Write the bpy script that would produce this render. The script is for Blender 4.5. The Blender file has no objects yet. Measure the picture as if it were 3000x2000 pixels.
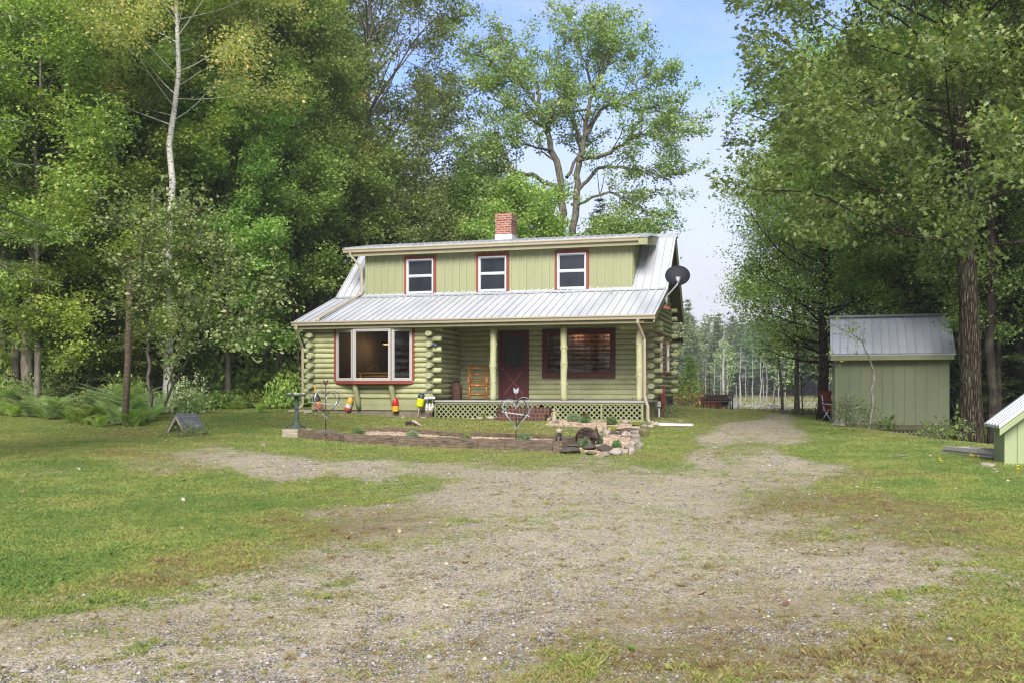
import bpy, math, random
import numpy as np
from mathutils import Vector, Matrix
C = bpy.context.scene
COL = C.collection
PI = math.pi
F = 2850.0; YH = 1138.0; ZC = 1.5          # camera: focal length in photo pixels, horizon row, eye height
W = bpy.data.worlds.new("World"); C.world = W

# ---------------------------------------------------------------- geometry helpers
def sstep(a, b, x):
    t = np.clip((x - a) / (b - a), 0, 1)
    return t * t * (3 - 2 * t)
_rs = np.random.RandomState(7)
_tab = _rs.rand(256, 256)
def vnoise(x, y):
    xi = np.floor(x).astype(int); yi = np.floor(y).astype(int)
    fx = x - xi; fy = y - yi
    fx = fx * fx * (3 - 2 * fx); fy = fy * fy * (3 - 2 * fy)
    a = _tab[xi & 255, yi & 255]; b = _tab[(xi + 1) & 255, yi & 255]
    c = _tab[xi & 255, (yi + 1) & 255]; d = _tab[(xi + 1) & 255, (yi + 1) & 255]
    return (a * (1 - fx) + b * fx) * (1 - fy) + (c * (1 - fx) + d * fx) * fy
def fbm(x, y, o=4):
    s = 0; a = .5; t = 0
    for k in range(o):
        s = s + a * vnoise(x * 2 ** k + 17.3 * k, y * 2 ** k + 9.1 * k); t += a; a *= .55
    return s / t
def G(X, Y):
    """ground height"""
    X = np.asarray(X, float); Y = np.asarray(Y, float)
    z = .02 * np.clip(Y, -30, 50)
    z = z - .5 * sstep(8.3, 12.5, X) * sstep(16, 24.5, Y) * (1 - .6 * sstep(30, 40, Y))
    z = z + (.15 * sstep(-1, -7, X) + .06 * sstep(6.5, 3, X)) * sstep(21, 27.5, Y)
    z = z + .25 * sstep(-9, -20, X) * sstep(14, 30, Y)
    z = z - .5 * sstep(33, 48, Y) * sstep(4, 12, X)
    low = sstep(49, 64, Y) * sstep(0, 8, X)
    z = z * (1 - low) + (-1.0) * low
    far = sstep(146, 156, Y)
    z = z * (1 - far) + (.1 + .03 * (Y - 150)) * far
    z = z + .03 * (fbm(X * .5 + 40, Y * .5 + 40, 3) - .5) * (1 - sstep(60, 80, Y))
    return z
def g1(x, y): return float(G(x, y))
def px2g(px, py):
    """the point of the ground seen at a photo pixel"""
    Y = 20.0
    for _ in range(60):
        X = (px - 1500) / F * Y
        Yn = (ZC - g1(X, Y)) * F / max(py - YH, 8)
        Y = .6 * Y + .4 * min(Yn, 90)
    return (px - 1500) / F * Y, Y
def pf(px, py):
    """like px2g, but never behind the house front"""
    X, Y = px2g(px, py)
    if 885 < px < 1905 and py > 1190:
        th = math.radians(16.1); t = (px - 1500) / F; c, s = math.cos(th), math.sin(th); ox, oy, v = (1260 - 1500) / F * 28.6, 28.6, -.22
        a = (t * (oy + c * v) - ox - s * v) / (c + t * s); Yf = oy - s * a + c * v
        if Y > Yf: X, Y = t * Yf, Yf
    return X, Y
def at(px, D):
    X = (px - 1500) / F * D
    return Vector((X, D, g1(X, D)))
def hz(py, D): return ZC - (py - YH) / F * D

class MB:
    """collects shapes into one mesh"""
    def __init__(s): s.v = []; s.f = []; s.n = 0; s.t = []
    def add(s, V, Fc, tint=None):
        V = [tuple(map(float, p)) for p in V]
        s.v += V; s.f += [tuple(i + s.n for i in q) for q in Fc]; s.n += len(V)
        s.t += [0.5 if tint is None else tint] * len(V)
        return s
    def box(s, c, d, rz=0, rx=0, ry=0, tint=None):
        x, y, z = d[0] / 2, d[1] / 2, d[2] / 2
        R = Matrix.Rotation(rz, 3, 'Z') @ Matrix.Rotation(ry, 3, 'Y') @ Matrix.Rotation(rx, 3, 'X')
        P = [Vector(c) + R @ Vector((a * x, b * y, e * z)) for e in (-1, 1) for a, b in ((-1, -1), (1, -1), (1, 1), (-1, 1))]
        return s.add(P, [(3, 2, 1, 0), (4, 5, 6, 7), (0, 1, 5, 4), (1, 2, 6, 5), (2, 3, 7, 6), (3, 0, 4, 7)], tint)
    def bb(s, x0, x1, y0, y1, z0, z1, tint=None):
        return s.box(((x0 + x1) / 2, (y0 + y1) / 2, (z0 + z1) / 2), (abs(x1 - x0), abs(y1 - y0), abs(z1 - z0)), tint=tint)
    def tube(s, P, R, n=8, cap=True, tint=None, flat=1.0, up=None):
        P = [Vector(p) for p in P]
        if not hasattr(R, '__len__'): R = [R] * len(P)
        rings = []; ref = Vector(up) if up else None
        for i, p in enumerate(P):
            t = (P[min(i + 1, len(P) - 1)] - P[max(i - 1, 0)])
            t = t.normalized() if t.length > 1e-9 else Vector((0, 0, 1))
            if ref is None: ref = Vector((1, 0, 0)) if abs(t.z) > .8 else Vector((0, 0, 1))
            a = t.cross(ref)
            if a.length < 1e-5: a = t.cross(Vector((0, 1, 0)))
            a.normalize(); b = a.cross(t).normalized()
            if up is None: ref = b
            rings.append([p + (a * math.cos(2 * PI * k / n) * flat + b * math.sin(2 * PI * k / n)) * R[i] for k in range(n)])
        V = [q for r in rings for q in r]; Fc = []
        for i in range(len(P) - 1):
            for k in range(n):
                Fc.append((i * n + k, i * n + (k + 1) % n, (i + 1) * n + (k + 1) % n, (i + 1) * n + k))
        if cap:
            Fc.append(tuple(range(n - 1, -1, -1))); Fc.append(tuple((len(P) - 1) * n + k for k in range(n)))
        return s.add(V, Fc, tint)
    def cyl(s, p, r, h, n=14, tint=None): return s.tube([p, (p[0], p[1], p[2] + h)], r, n, tint=tint)
    def lathe(s, c, prof, n=16, tint=None, M=None):
        V = []
        for r, z in prof:
            for k in range(n):
                q = Vector((r * math.cos(2 * PI * k / n), r * math.sin(2 * PI * k / n), z))
                V.append(Vector(c) + (M @ q if M else q))
        Fc = [(i * n + k, i * n + (k + 1) % n, (i + 1) * n + (k + 1) % n, (i + 1) * n + k) for i in range(len(prof) - 1) for k in range(n)]
        Fc.append(tuple(range(n - 1, -1, -1))); Fc.append(tuple((len(prof) - 1) * n + k for k in range(n)))
        return s.add(V, Fc, tint)
    def blob(s, c, r, M=None, n=10, jit=0, seed=0, tint=None):
        rg = random.Random(seed); V = []; m = n // 2 + 1
        for i in range(m + 1):
            th = PI * i / m
            for k in range(n):
                j = 1 + rg.uniform(-jit, jit)
                q = Vector((r[0] * math.sin(th) * math.cos(2 * PI * k / n) * j, r[1] * math.sin(th) * math.sin(2 * PI * k / n) * j, r[2] * math.cos(th)))
                V.append(Vector(c) + (M @ q if M else q))
        Fc = [(i * n + k, (i + 1) * n + k, (i + 1) * n + (k + 1) % n, i * n + (k + 1) % n) for i in range(m) for k in range(n)]
        return s.add(V, Fc, tint)
    def prism(s, pts, axis, d0, d1, tint=None):
        """polygon in the plane across an axis, extruded from d0 to d1"""
        def mk(p, d): return {'x': (d, p[0], p[1]), 'y': (p[0], d, p[1]), 'z': (p[0], p[1], d)}[axis]
        n = len(pts)
        V = [mk(p, d0) for p in pts] + [mk(p, d1) for p in pts]
        Fc = [tuple(range(n)), tuple(range(2 * n - 1, n - 1, -1))] + [(i, i + n, (i + 1) % n + n, (i + 1) % n) for i in range(n)]
        return s.add(V, Fc, tint)
    def build(s, name, m, parent=None, smooth=False, loc=None, off=(0, 0, 0), fix=True):
        me = bpy.data.meshes.new(name)
        V = s.v if off == (0, 0, 0) else [(x - off[0], y - off[1], z - off[2]) for x, y, z in s.v]
        me.from_pydata(V, [], s.f); me.update()
        if fix:
            import bmesh
            b = bmesh.new(); b.from_mesh(me); bmesh.ops.recalc_face_normals(b, faces=b.faces); b.to_mesh(me); b.free()
        at_ = me.attributes.new('tint', 'FLOAT', 'POINT'); at_.data.foreach_set('value', np.array(s.t, dtype=np.float32))
        if smooth: me.polygons.foreach_set('use_smooth', [True] * len(me.polygons))
        me.materials.append(m)
        o = bpy.data.objects.new(name, me); COL.objects.link(o)
        if parent: o.parent = parent
        if loc is not None: o.location = loc
        return o
def npmesh(name, V, Fq, m, parent=None, tint=None, smooth=False, extra=None):
    """fast mesh from numpy arrays, every face the same number of corners"""
    V = np.asarray(V, np.float32); Fq = np.asarray(Fq, np.int32); k = Fq.shape[1]
    me = bpy.data.meshes.new(name)
    me.vertices.add(len(V)); me.vertices.foreach_set('co', V.ravel())
    me.loops.add(Fq.size); me.loops.foreach_set('vertex_index', Fq.ravel())
    me.polygons.add(len(Fq)); me.polygons.foreach_set('loop_start', np.arange(len(Fq), dtype=np.int32) * k)
    try: me.polygons.foreach_set('loop_total', np.full(len(Fq), k, np.int32))
    except Exception: pass
    if smooth: me.polygons.foreach_set('use_smooth', np.ones(len(Fq), bool))
    me.update(calc_edges=True)
    for nm, arr in ([('tint', tint)] if tint is not None else []) + list((extra or {}).items()):
        a = me.attributes.new(nm, 'FLOAT', 'POINT'); a.data.foreach_set('value', np.asarray(arr, np.float32))
    me.materials.append(m)
    o = bpy.data.objects.new(name, me); COL.objects.link(o)
    if parent: o.parent = parent
    return o
def tag(o, label=None, cat=None, group=None, kind=None):
    if label: o['label'] = label
    if cat: o['category'] = cat
    if group: o['group'] = group
    if kind: o['kind'] = kind
    return o
def empty(name, loc, label, cat, group=None, rz=0):
    o = bpy.data.objects.new(name, None); COL.objects.link(o); o.location = loc; o.rotation_euler = (0, 0, rz)
    o.empty_display_size = .2
    return tag(o, label, cat, group)
def copy_tree(o, parent=None):
    c = o.copy(); COL.objects.link(c)
    if parent: c.parent = parent
    for ch in list(o.children): copy_tree(ch, c)
    return c

# ---------------------------------------------------------------- materials
def srgb(r, g, b):
    f = lambda u: ((u / 255) / 12.92 if u / 255 <= .04045 else ((u / 255 + .055) / 1.055) ** 2.4)
    return (f(r), f(g), f(b), 1)
class NT:
    def __init__(s, name):
        s.m = bpy.data.materials.new(name); s.m.use_nodes = True; s.t = s.m.node_tree; s.t.nodes.clear()
    def n(s, ty, ins=None, **kw):
        nd = s.t.nodes.new(ty)
        for k, v in kw.items(): setattr(nd, k, v)
        for k, v in (ins or {}).items():
            if hasattr(v, 'is_output') or v.__class__.__name__.startswith('NodeSocket'): s.t.links.new(v, nd.inputs[k])
            else: nd.inputs[k].default_value = v
        return nd
    def ramp(s, fac, stops, interp='LINEAR'):
        nd = s.t.nodes.new('ShaderNodeValToRGB'); s.t.links.new(fac, nd.inputs[0]); e = nd.color_ramp; e.interpolation = interp
        while len(e.elements) > 1: e.elements.remove(e.elements[-1])
        e.elements[0].position = stops[0][0]; e.elements[0].color = stops[0][1]
        for p, c in stops[1:]:
            x = e.elements.new(p); x.color = c
        return nd.outputs[0]
    def mix(s, fac, a, b, bt='MIX'):
        nd = s.t.nodes.new('ShaderNodeMix'); nd.data_type = 'RGBA'; nd.blend_type = bt
        for i, v in ((0, fac), (6, a), (7, b)):
            if v.__class__.__name__.startswith('NodeSocket'): s.t.links.new(v, nd.inputs[i])
            else: nd.inputs[i].default_value = v
        return nd.outputs[2]
    def math(s, op, a, b=0.0, clamp=False):
        nd = s.t.nodes.new('ShaderNodeMath'); nd.operation = op; nd.use_clamp = clamp
        for i, v in ((0, a), (1, b)):
            if v.__class__.__name__.startswith('NodeSocket'): s.t.links.new(v, nd.inputs[i])
            else: nd.inputs[i].default_value = v
        return nd.outputs[0]
    def noise(s, scale, detail=4, vec=None, rough=.55, sc=None):
        if vec is None: vec = s.n('ShaderNodeTexCoord').outputs['Object']
        if sc:
            mp = s.n('ShaderNodeMapping', {'Vector': vec}); mp.inputs['Scale'].default_value = sc; vec = mp.outputs[0]
        return s.n('ShaderNodeTexNoise', {'Vector': vec, 'Scale': scale, 'Detail': detail, 'Roughness': rough}).outputs['Fac']
    def bump(s, h, strength=.3, dist=.01):
        return s.n('ShaderNodeBump', {'Height': h, 'Strength': strength, 'Distance': dist}).outputs[0]
    def out(s, sh):
        o = s.n('ShaderNodeOutputMaterial'); s.t.links.new(sh, o.inputs[0]); return s.m
def mul(c, k): return (c[0] * k, c[1] * k, c[2] * k, 1)
def surf(name, col, rough=.7, var=.25, scale=6, bump=.3, bdist=.004, sc=None, col2=None, metal=0, spec=.4, fine=60, tint=False, coat=0):
    """a painted / weathered surface: base colour broken up at two scales, with bump"""
    N = NT(name); big = N.noise(scale, 5, sc=sc); fn = N.noise(fine, 4, sc=sc)
    c2 = col2 or mul(col, 1 - var)
    a = N.mix(N.math('MULTIPLY_ADD', big, 1.8, ), col, c2) if False else N.mix(N.ramp(big, [(.3, (0, 0, 0, 1)), (.7, (1, 1, 1, 1))]), mul(col, 1 + var * .25), c2)
    a = N.mix(N.math('MULTIPLY', fn, .5), a, mul(c2, .75))
    if tint:
        at_ = N.n('ShaderNodeAttribute', attribute_name='tint').outputs['Fac']
        a = N.mix(1.0, a, N.ramp(at_, [(0, (.55, .55, .55, 1)), (.5, (1, 1, 1, 1)), (1, (1.35, 1.35, 1.35, 1))]), 'MULTIPLY')
    p = N.n('ShaderNodeBsdfPrincipled', {'Base Color': a, 'Roughness': rough, 'Metallic': metal, 'Specular IOR Level': spec, 'Coat Weight': coat})
    if bump: N.t.links.new(N.bump(N.math('ADD', big, N.math('MULTIPLY', fn, .5)), bump, bdist), p.inputs['Normal'])
    return N.out(p.outputs[0])
def foliage(name, stops, transl=.35, rough=.5, objvar=.25):
    N = NT(name)
    at_ = N.n('ShaderNodeAttribute', attribute_name='tint').outputs['Fac']
    c = N.ramp(at_, [(p, srgb(*q)) for p, q in stops])
    r = N.n('ShaderNodeObjectInfo').outputs['Random']
    hs = N.n('ShaderNodeHueSaturation', {'Color': c, 'Saturation': .88, 'Hue': N.math('MULTIPLY_ADD', r, .03), 'Value': 1.0})
    hs.inputs['Hue'].default_value = .5
    for l in list(N.t.links):
        if l.to_socket == hs.inputs['Hue']: N.t.links.remove(l)
    hm = N.t.nodes.new('ShaderNodeMapRange'); N.t.links.new(r, hm.inputs[0]); hm.inputs[3].default_value = .485; hm.inputs[4].default_value = .515
    N.t.links.new(hm.outputs[0], hs.inputs['Hue'])
    vm = N.t.nodes.new('ShaderNodeMapRange'); N.t.links.new(r, vm.inputs[0]); vm.inputs[3].default_value = 1 - objvar; vm.inputs[4].default_value = 1 + objvar
    N.t.links.new(vm.outputs[0], hs.inputs['Value'])
    p = N.n('ShaderNodeBsdfPrincipled', {'Base Color': hs.outputs[0], 'Roughness': rough, 'Specular IOR Level': .35})
    tc = N.mix(1.0, hs.outputs[0], (1.25, 1.35, .55, 1), 'MULTIPLY')
    t = N.n('ShaderNodeBsdfTranslucent', {'Color': tc})
    mx = N.n('ShaderNodeMixShader', {0: transl, 1: p.outputs[0], 2: t.outputs[0]})
    return N.out(mx.outputs[0])
def emis(name, col, st):
    N = NT(name); return N.out(N.n('ShaderNodeEmission', {'Color': col, 'Strength': st}).outputs[0])
def bark(name, dark, light, scale=14, z=.25, bump=1.0, spots=None):
    N = NT(name); n1 = N.noise(scale, 6, sc=(1, 1, z)); n2 = N.noise(3, 4)
    c = N.ramp(n1, [(.35, srgb(*dark)), (.65, srgb(*light))])
    c = N.mix(N.ramp(n2, [(.5, (0, 0, 0, 1)), (.75, (.5, .5, .5, 1))]), c, srgb(*(spots or (118, 124, 104))))
    p = N.n('ShaderNodeBsdfPrincipled', {'Base Color': c, 'Roughness': .9, 'Specular IOR Level': .15})
    N.t.links.new(N.bump(n1, bump, .03), p.inputs['Normal'])
    return N.out(p.outputs[0])
def furrowed(name, dark, light):
    N = NT(name); tc = N.n('ShaderNodeTexCoord').outputs['Object']; mp = N.n('ShaderNodeMapping', {'Vector': tc}); mp.inputs['Scale'].default_value = (1, 1, .16)
    dn = N.n('ShaderNodeTexNoise', {'Vector': mp.outputs[0], 'Scale': 10.0, 'Detail': 3.0}); ds = N.mix(.06, mp.outputs[0], dn.outputs['Color'])
    v = N.n('ShaderNodeTexVoronoi', {'Vector': ds, 'Scale': 21.0}, feature='DISTANCE_TO_EDGE').outputs['Distance']; n1 = N.noise(50, 4, tc); n2 = N.noise(4, 4, tc)
    h = N.ramp(v, [(0, (0, 0, 0, 1)), (.28, (1, 1, 1, 1))])
    c = N.mix(h, srgb(*dark), N.ramp(n1, [(.35, mul(srgb(*light), .65)), (.6, srgb(*light)), (.72, srgb(160, 158, 140))]))
    c = N.mix(N.ramp(n2, [(.5, (0, 0, 0, 1)), (.7, (.45, .45, .45, 1))]), c, srgb(86, 92, 66))
    p = N.n('ShaderNodeBsdfPrincipled', {'Base Color': c, 'Roughness': .95, 'Specular IOR Level': .1}); N.t.links.new(N.bump(N.math('ADD', h, N.math('MULTIPLY', n1, .4)), 1.0, .04), p.inputs['Normal'])
    return N.out(p.outputs[0])
def birchbark(name):
    N = NT(name); n1 = N.noise(9, 5, sc=(1, 1, 5)); n2 = N.noise(1.2, 4, sc=(1, 1, 1.5))
    c = N.ramp(n1, [(.36, srgb(60, 55, 50)), (.44, srgb(196, 192, 182)), (.8, srgb(222, 220, 214))])
    c = N.mix(N.ramp(n2, [(.55, (0, 0, 0, 1)), (.75, (.7, .7, .7, 1))]), c, srgb(120, 112, 98))
    p = N.n('ShaderNodeBsdfPrincipled', {'Base Color': c, 'Roughness': .75, 'Specular IOR Level': .2})
    return N.out(p.outputs[0])

def painted_log(name, col, stretch, dark=.5):
    """paint over round wood: grain along the log, checks, knots and grime"""
    N = NT(name); tc = N.n('ShaderNodeTexCoord').outputs['Object']
    g = N.noise(9, 6, tc, .65, stretch); f = N.noise(30, 5, tc, .7, stretch); b = N.noise(1.6, 5, tc); sp = N.noise(38, 3, tc)
    kn = N.n('ShaderNodeTexVoronoi', {'Vector': tc, 'Scale': 3.1}).outputs['Distance']
    c = N.mix(N.ramp(g, [(.3, (0, 0, 0, 1)), (.7, (1, 1, 1, 1))]), mul(col, .8), mul(col, 1.12))
    c = N.mix(N.ramp(f, [(.3, (.75, .75, .75, 1)), (.42, (0, 0, 0, 1))]), c, mul(col, dark))
    c = N.mix(N.ramp(b, [(.48, (0, 0, 0, 1)), (.72, (.5, .5, .5, 1))]), c, mul((col[0] * .9, col[1] * .86, col[2] * .8), .72))
    c = N.mix(N.ramp(kn, [(.05, (.9, .9, .9, 1)), (.1, (0, 0, 0, 1))]), c, mul(col, .42))
    c = N.mix(N.ramp(sp, [(.7, (0, 0, 0, 1)), (.76, (.5, .5, .5, 1))]), c, mul(col, 1.4))
    at_ = N.n('ShaderNodeAttribute', attribute_name='tint').outputs['Fac']
    c = N.mix(1.0, c, N.ramp(at_, [(0, (.6, .6, .6, 1)), (.5, (1, 1, 1, 1)), (1, (1.3, 1.3, 1.3, 1))]), 'MULTIPLY')
    p = N.n('ShaderNodeBsdfPrincipled', {'Base Color': c, 'Roughness': .62, 'Specular IOR Level': .3})
    N.t.links.new(N.bump(N.math('ADD', N.math('MULTIPLY', g, .8), N.math('ADD', f, N.math('MULTIPLY', N.ramp(kn, [(.04, (1, 1, 1, 1)), (.12, (0, 0, 0, 1))]), .6))), .7, .012), p.inputs['Normal'])
    return N.out(p.outputs[0])
MT = {}
MT['log'] = painted_log('green_log_paint', srgb(166, 168, 126), (.35, 1, 1.6))
MT['logside'] = painted_log('green_side_log_paint', srgb(166, 168, 126), (1, .35, 1.6))
MT['logend'] = surf('pale_log_end_paint', srgb(166, 168, 132), .65, .2, 12, .6, .006, fine=70)
MT['board'] = surf('green_board_paint', srgb(150, 152, 112), .6, .15, 3, .3, .003, fine=40, tint=True)
MT['dormer'] = surf('dormer_board_paint', srgb(148, 152, 114), .6, .12, 1.5, .25, .003, (1, 1, .4), fine=40, tint=True)
MT['post'] = painted_log('pale_post_paint', srgb(172, 174, 134), (1.4, 1.4, .3), .6)
MT['lattice'] = surf('lattice_paint', srgb(146, 151, 108), .65, .2, 5, .3, .002)
MT['shed'] = surf('shed_paint', srgb(130, 136, 104), .7, .12, 1.3, .5, .003, (1, 1, .35), fine=90, tint=True)
MT['shed2'] = surf('small_shed_paint', srgb(158, 168, 126), .7, .12, 2.5, .6, .004, (1, 1, .25), fine=50)
MT['red'] = surf('rust_red_trim', srgb(134, 64, 48), .6, .2, 5, .3, .002)
MT['dred'] = surf('dark_red_paint', srgb(84, 34, 28), .5, .2, 4, .25, .002)
MT['tan'] = surf('tan_gutter', srgb(176, 166, 142), .45, .12, 4, .1, .002)
MT['fascia'] = surf('fascia_paint', srgb(150, 144, 112), .6, .12, 4, .15, .002)
MT['white'] = surf('white_vinyl', srgb(222, 224, 224), .4, .06, 5, .05, .001)
MT['greyframe'] = surf('grey_window_frame', srgb(176, 172, 166), .5, .08, 5, .1, .001)
MT['deck'] = surf('grey_deck_paint', srgb(165, 162, 158), .6, .15, 5, .2, .002, (1, 6, 1))
MT['concrete'] = surf('concrete', srgb(128, 116, 104), .9, .35, 5, .6, .006)
MT['conc2'] = surf('plywood_skirt', srgb(160, 146, 118), .8, .3, 4, .4, .004, (4, 4, .6))
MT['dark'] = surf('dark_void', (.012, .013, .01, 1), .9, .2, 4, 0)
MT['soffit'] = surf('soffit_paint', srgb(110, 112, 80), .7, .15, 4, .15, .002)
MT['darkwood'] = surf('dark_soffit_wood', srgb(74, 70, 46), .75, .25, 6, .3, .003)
def metalroof(name, dirt=.0):
    N = NT(name); n1 = N.noise(1.2, 5, sc=(1, .3, .3)); n2 = N.noise(40, 3)
    c = N.ramp(n1, [(.3, srgb(186, 190, 196)), (.7, srgb(208, 211, 216))])
    c = N.mix(N.ramp(n2, [(.66, (0, 0, 0, 1)), (.8, (.35, .35, .35, 1))]), c, srgb(140, 132, 120))
    c = N.mix(1.0, c, N.ramp(N.n('ShaderNodeAttribute', attribute_name='tint').outputs['Fac'], [(0, (.6, .61, .64, 1)), (.5, (1, 1, 1, 1))]), 'MULTIPLY')  # low tint darkens the sheet colour: painted shade for the rib flanks
    p = N.n('ShaderNodeBsdfPrincipled', {'Base Color': c, 'Roughness': N.ramp(n1, [(.3, (.34, .34, .34, 1)), (.7, (.5, .5, .5, 1))]), 'Metallic': .25})
    return N.out(p.outputs[0])
MT['roof'] = metalroof('galvanised_roof')
MT['flash'] = surf('flashing_metal', srgb(190, 195, 198), .4, .12, 5, .1, .001, metal=.5)
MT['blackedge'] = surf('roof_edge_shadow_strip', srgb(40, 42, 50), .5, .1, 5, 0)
def glass(name, col=(.02, .025, .03, 1), transp=.75, rough=.02):
    N = NT(name)
    fr = N.math('MULTIPLY_ADD', N.math('POWER', N.n('ShaderNodeLayerWeight', {'Blend': .5}).outputs['Facing'], 4.0), .8)
    fr.node.inputs[2].default_value = .035
    g_ = N.n('ShaderNodeBsdfGlossy', {'Color': (1, 1, 1, 1), 'Roughness': rough})
    t_ = N.n('ShaderNodeBsdfTransparent', {'Color': (transp, transp, transp * .98, 1)})
    mx = N.n('ShaderNodeMixShader', {0: fr, 1: t_.outputs[0], 2: g_.outputs[0]})
    return N.out(mx.outputs[0])
MT['glass'] = glass('window_glass', transp=.8)
def screen(name):
    N = NT(name); c = N.ramp(N.noise(2, 3), [(.3, srgb(34, 37, 44)), (.7, srgb(48, 52, 60))])
    return N.out(N.n('ShaderNodeBsdfPrincipled', {'Base Color': c, 'Roughness': .12, 'Specular IOR Level': .5}).outputs[0])
MT['screen'] = screen('insect_screen_glass')
MT['black'] = surf('black_plastic', srgb(40, 42, 46), .5, .15, 5, .05)
MT['dish'] = surf('dark_dish', srgb(34, 36, 44), .6, .15, 8, .05, .001, spec=.2)
MT['steel'] = surf('brushed_steel', srgb(186, 190, 196), .35, .15, 10, .1, .001, metal=.4)
MT['rusty'] = surf('rusty_steel', srgb(92, 62, 50), .8, .4, 14, .5, .003, col2=srgb(60, 44, 38))
MT['verdigris'] = surf('verdigris_metal', srgb(72, 84, 78), .75, .35, 12, .4, .003)
MT['tie'] = surf('weathered_railroad_tie', srgb(142, 126, 104), .9, .5, 5, 1.2, .02, (1, 9, 9), col2=srgb(62, 52, 42), fine=25, tint=True)
MT['grey_plank'] = surf('grey_plank', srgb(170, 158, 138), .85, .25, 5, .5, .005, (1, 7, 7))
MT['mulch'] = None
MT['stone'] = surf('fieldstone', srgb(158, 148, 134), .85, .35, 6, .8, .012, col2=srgb(108, 102, 92), fine=35)
MT['stone_white'] = surf('pale_fieldstone', srgb(174, 168, 156), .8, .25, 8, .7, .01, col2=srgb(146, 130, 116), fine=35)
MT['stone_dark'] = surf('dark_slab_stone', srgb(104, 96, 84), .9, .35, 7, .9, .015, (1, 1, 4), col2=srgb(62, 58, 52), fine=30)
MT['stone_moss'] = surf('mossy_stone', srgb(128, 122, 60), .95, .4, 6, .9, .015, col2=srgb(92, 90, 76), fine=40)
MT['moss'] = surf('moss_cushion', srgb(132, 132, 34), .95, .3, 14, 1, .02, fine=80)
def brickmat(name, c1, c2, mortar, sx=1.0, flip=False):
    N = NT(name); tc = N.n('ShaderNodeTexCoord').outputs['Object']
    sp = N.n('ShaderNodeSeparateXYZ', {0: tc})
    cb = N.n('ShaderNodeCombineXYZ', {0: N.math('ADD', sp.outputs[0], sp.outputs[1]), 1: sp.outputs[2]})
    b = N.n('ShaderNodeTexBrick', {'Vector': cb.outputs[0], 'Color1': c1, 'Color2': c2, 'Mortar': mortar, 'Scale': 1.0, 'Mortar Size': .011, 'Bias': -.1, 'Brick Width': .105 if flip else .21, 'Row Height': .075 if not flip else .105})
    b.offset = 0 if flip else .5
    n1 = N.noise(25, 4)
    c = N.mix(.22, b.outputs[0], N.ramp(n1, [(.35, mul(c1, .5)), (.65, mul(c2, 1.5))]))
    p = N.n('ShaderNodeBsdfPrincipled', {'Base Color': c, 'Roughness': .9})
    N.t.links.new(N.bump(N.math('SUBTRACT', n1, b.outputs[1]), .8, .006), p.inputs['Normal'])
    return N.out(p.outputs[0])
MT['brick'] = brickmat('red_brick', srgb(104, 50, 38), srgb(158, 98, 78), srgb(172, 160, 146))
MT['brickstep'] = brickmat('dark_brick', srgb(58, 34, 28), srgb(96, 52, 40), srgb(104, 94, 80), flip=True)
MT['orangewood'] = surf('varnished_pine', srgb(168, 100, 36), .35, .35, 8, .2, .003, (1, 1, .4), coat=.4)
MT['yellowwood'] = surf('varnished_oak', srgb(200, 150, 70), .4, .25, 8, .1, .002)
def W3(px, py, D): return ((px - 1500) / F * D, D, hz(py, D))
# ---------------------------------------------------------------- the log house (its own frame: x along the front, y into the house)
TH = math.radians(16.1); CT, ST = math.cos(TH), math.sin(TH)
OX, OY = (1260 - 1500) / F * 28.6, 28.6
ZB = .6
def H(px, py, v):
    t = (px - 1500) / F
    a = (t * (OY + CT * v) - OX - ST * v) / (CT + t * ST)
    Y = OY - ST * a + CT * v
    return a, ZC - (py - YH) / F * Y
def HA(px, v): return H(px, 1000, v)[0]
def h2w(a, v, z=0): return Vector((OX + CT * a + ST * v, OY - ST * a + CT * v, z))
house = empty('log_cabin', (OX, OY, ZB), 'green log house with a grey metal roof, front porch and brick chimney', 'house', rz=-TH)
OFF = (0, 0, ZB)
def hb(mb, name, m, parent=None, smooth=False, label=None):
    o = mb.build(name, m, parent or house, smooth, off=OFF)
    if label: o['label'] = label
    return o
rg = random.Random(3)
HC = .1525
def one_log(mb, p0, p1, seed, r=.083, fl=1.05, step=.22, n=10, knots=True, half=False):
    """a lumpy painted log between two points"""
    R_ = random.Random(seed); p0 = Vector(p0); p1 = Vector(p1); L = (p1 - p0).length
    k = max(2, int(L / step)); P = []; R = []
    base = r * R_.uniform(.94, 1.04); ph = R_.uniform(0, 6); tp = R_.uniform(-.04, .04)
    P.append(p0); R.append(base * .93)
    for i in range(0, k + 1):
        t = .02 / L + (1 - .04 / L) * i / k
        P.append(p0.lerp(p1, t) + Vector((0, 0, .005 * math.sin(ph + t * L * 2.1))))
        rr = base * (1 + tp * (t - .5) + .025 * math.sin(ph * 2 + t * L * 5) + R_.uniform(-.03, .03))
        if knots and R_.random() < .1: rr *= 1.07
        R.append(rr)
    P.append(p1); R.append(base * .93)
    mb.tube(P, R, n, tint=.5 + R_.uniform(-.18, .18), flat=fl, up=(0, 0, 1))
def cut(a0, a1, z, ops):
    segs = [(a0, a1)]
    for lo, hi, zl, zh in ops:
        if zl - .03 < z < zh + .03:
            ns = []
            for s0, s1 in segs:
                if hi <= s0 or lo >= s1: ns.append((s0, s1)); continue
                if lo - s0 > .03: ns.append((s0, lo))
                if s1 - hi > .03: ns.append((hi, s1))
            segs = ns
    return segs
ZL = 1.2          # underside of the first course
AL, AI, AR = -3.81, .04, 6.2     # left wall, inner corner wall, right wall (log centre lines)
V1, V2 = 2.4, 6.6
BAY = (-2.99, -.53, 1.64, 3.5)
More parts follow.
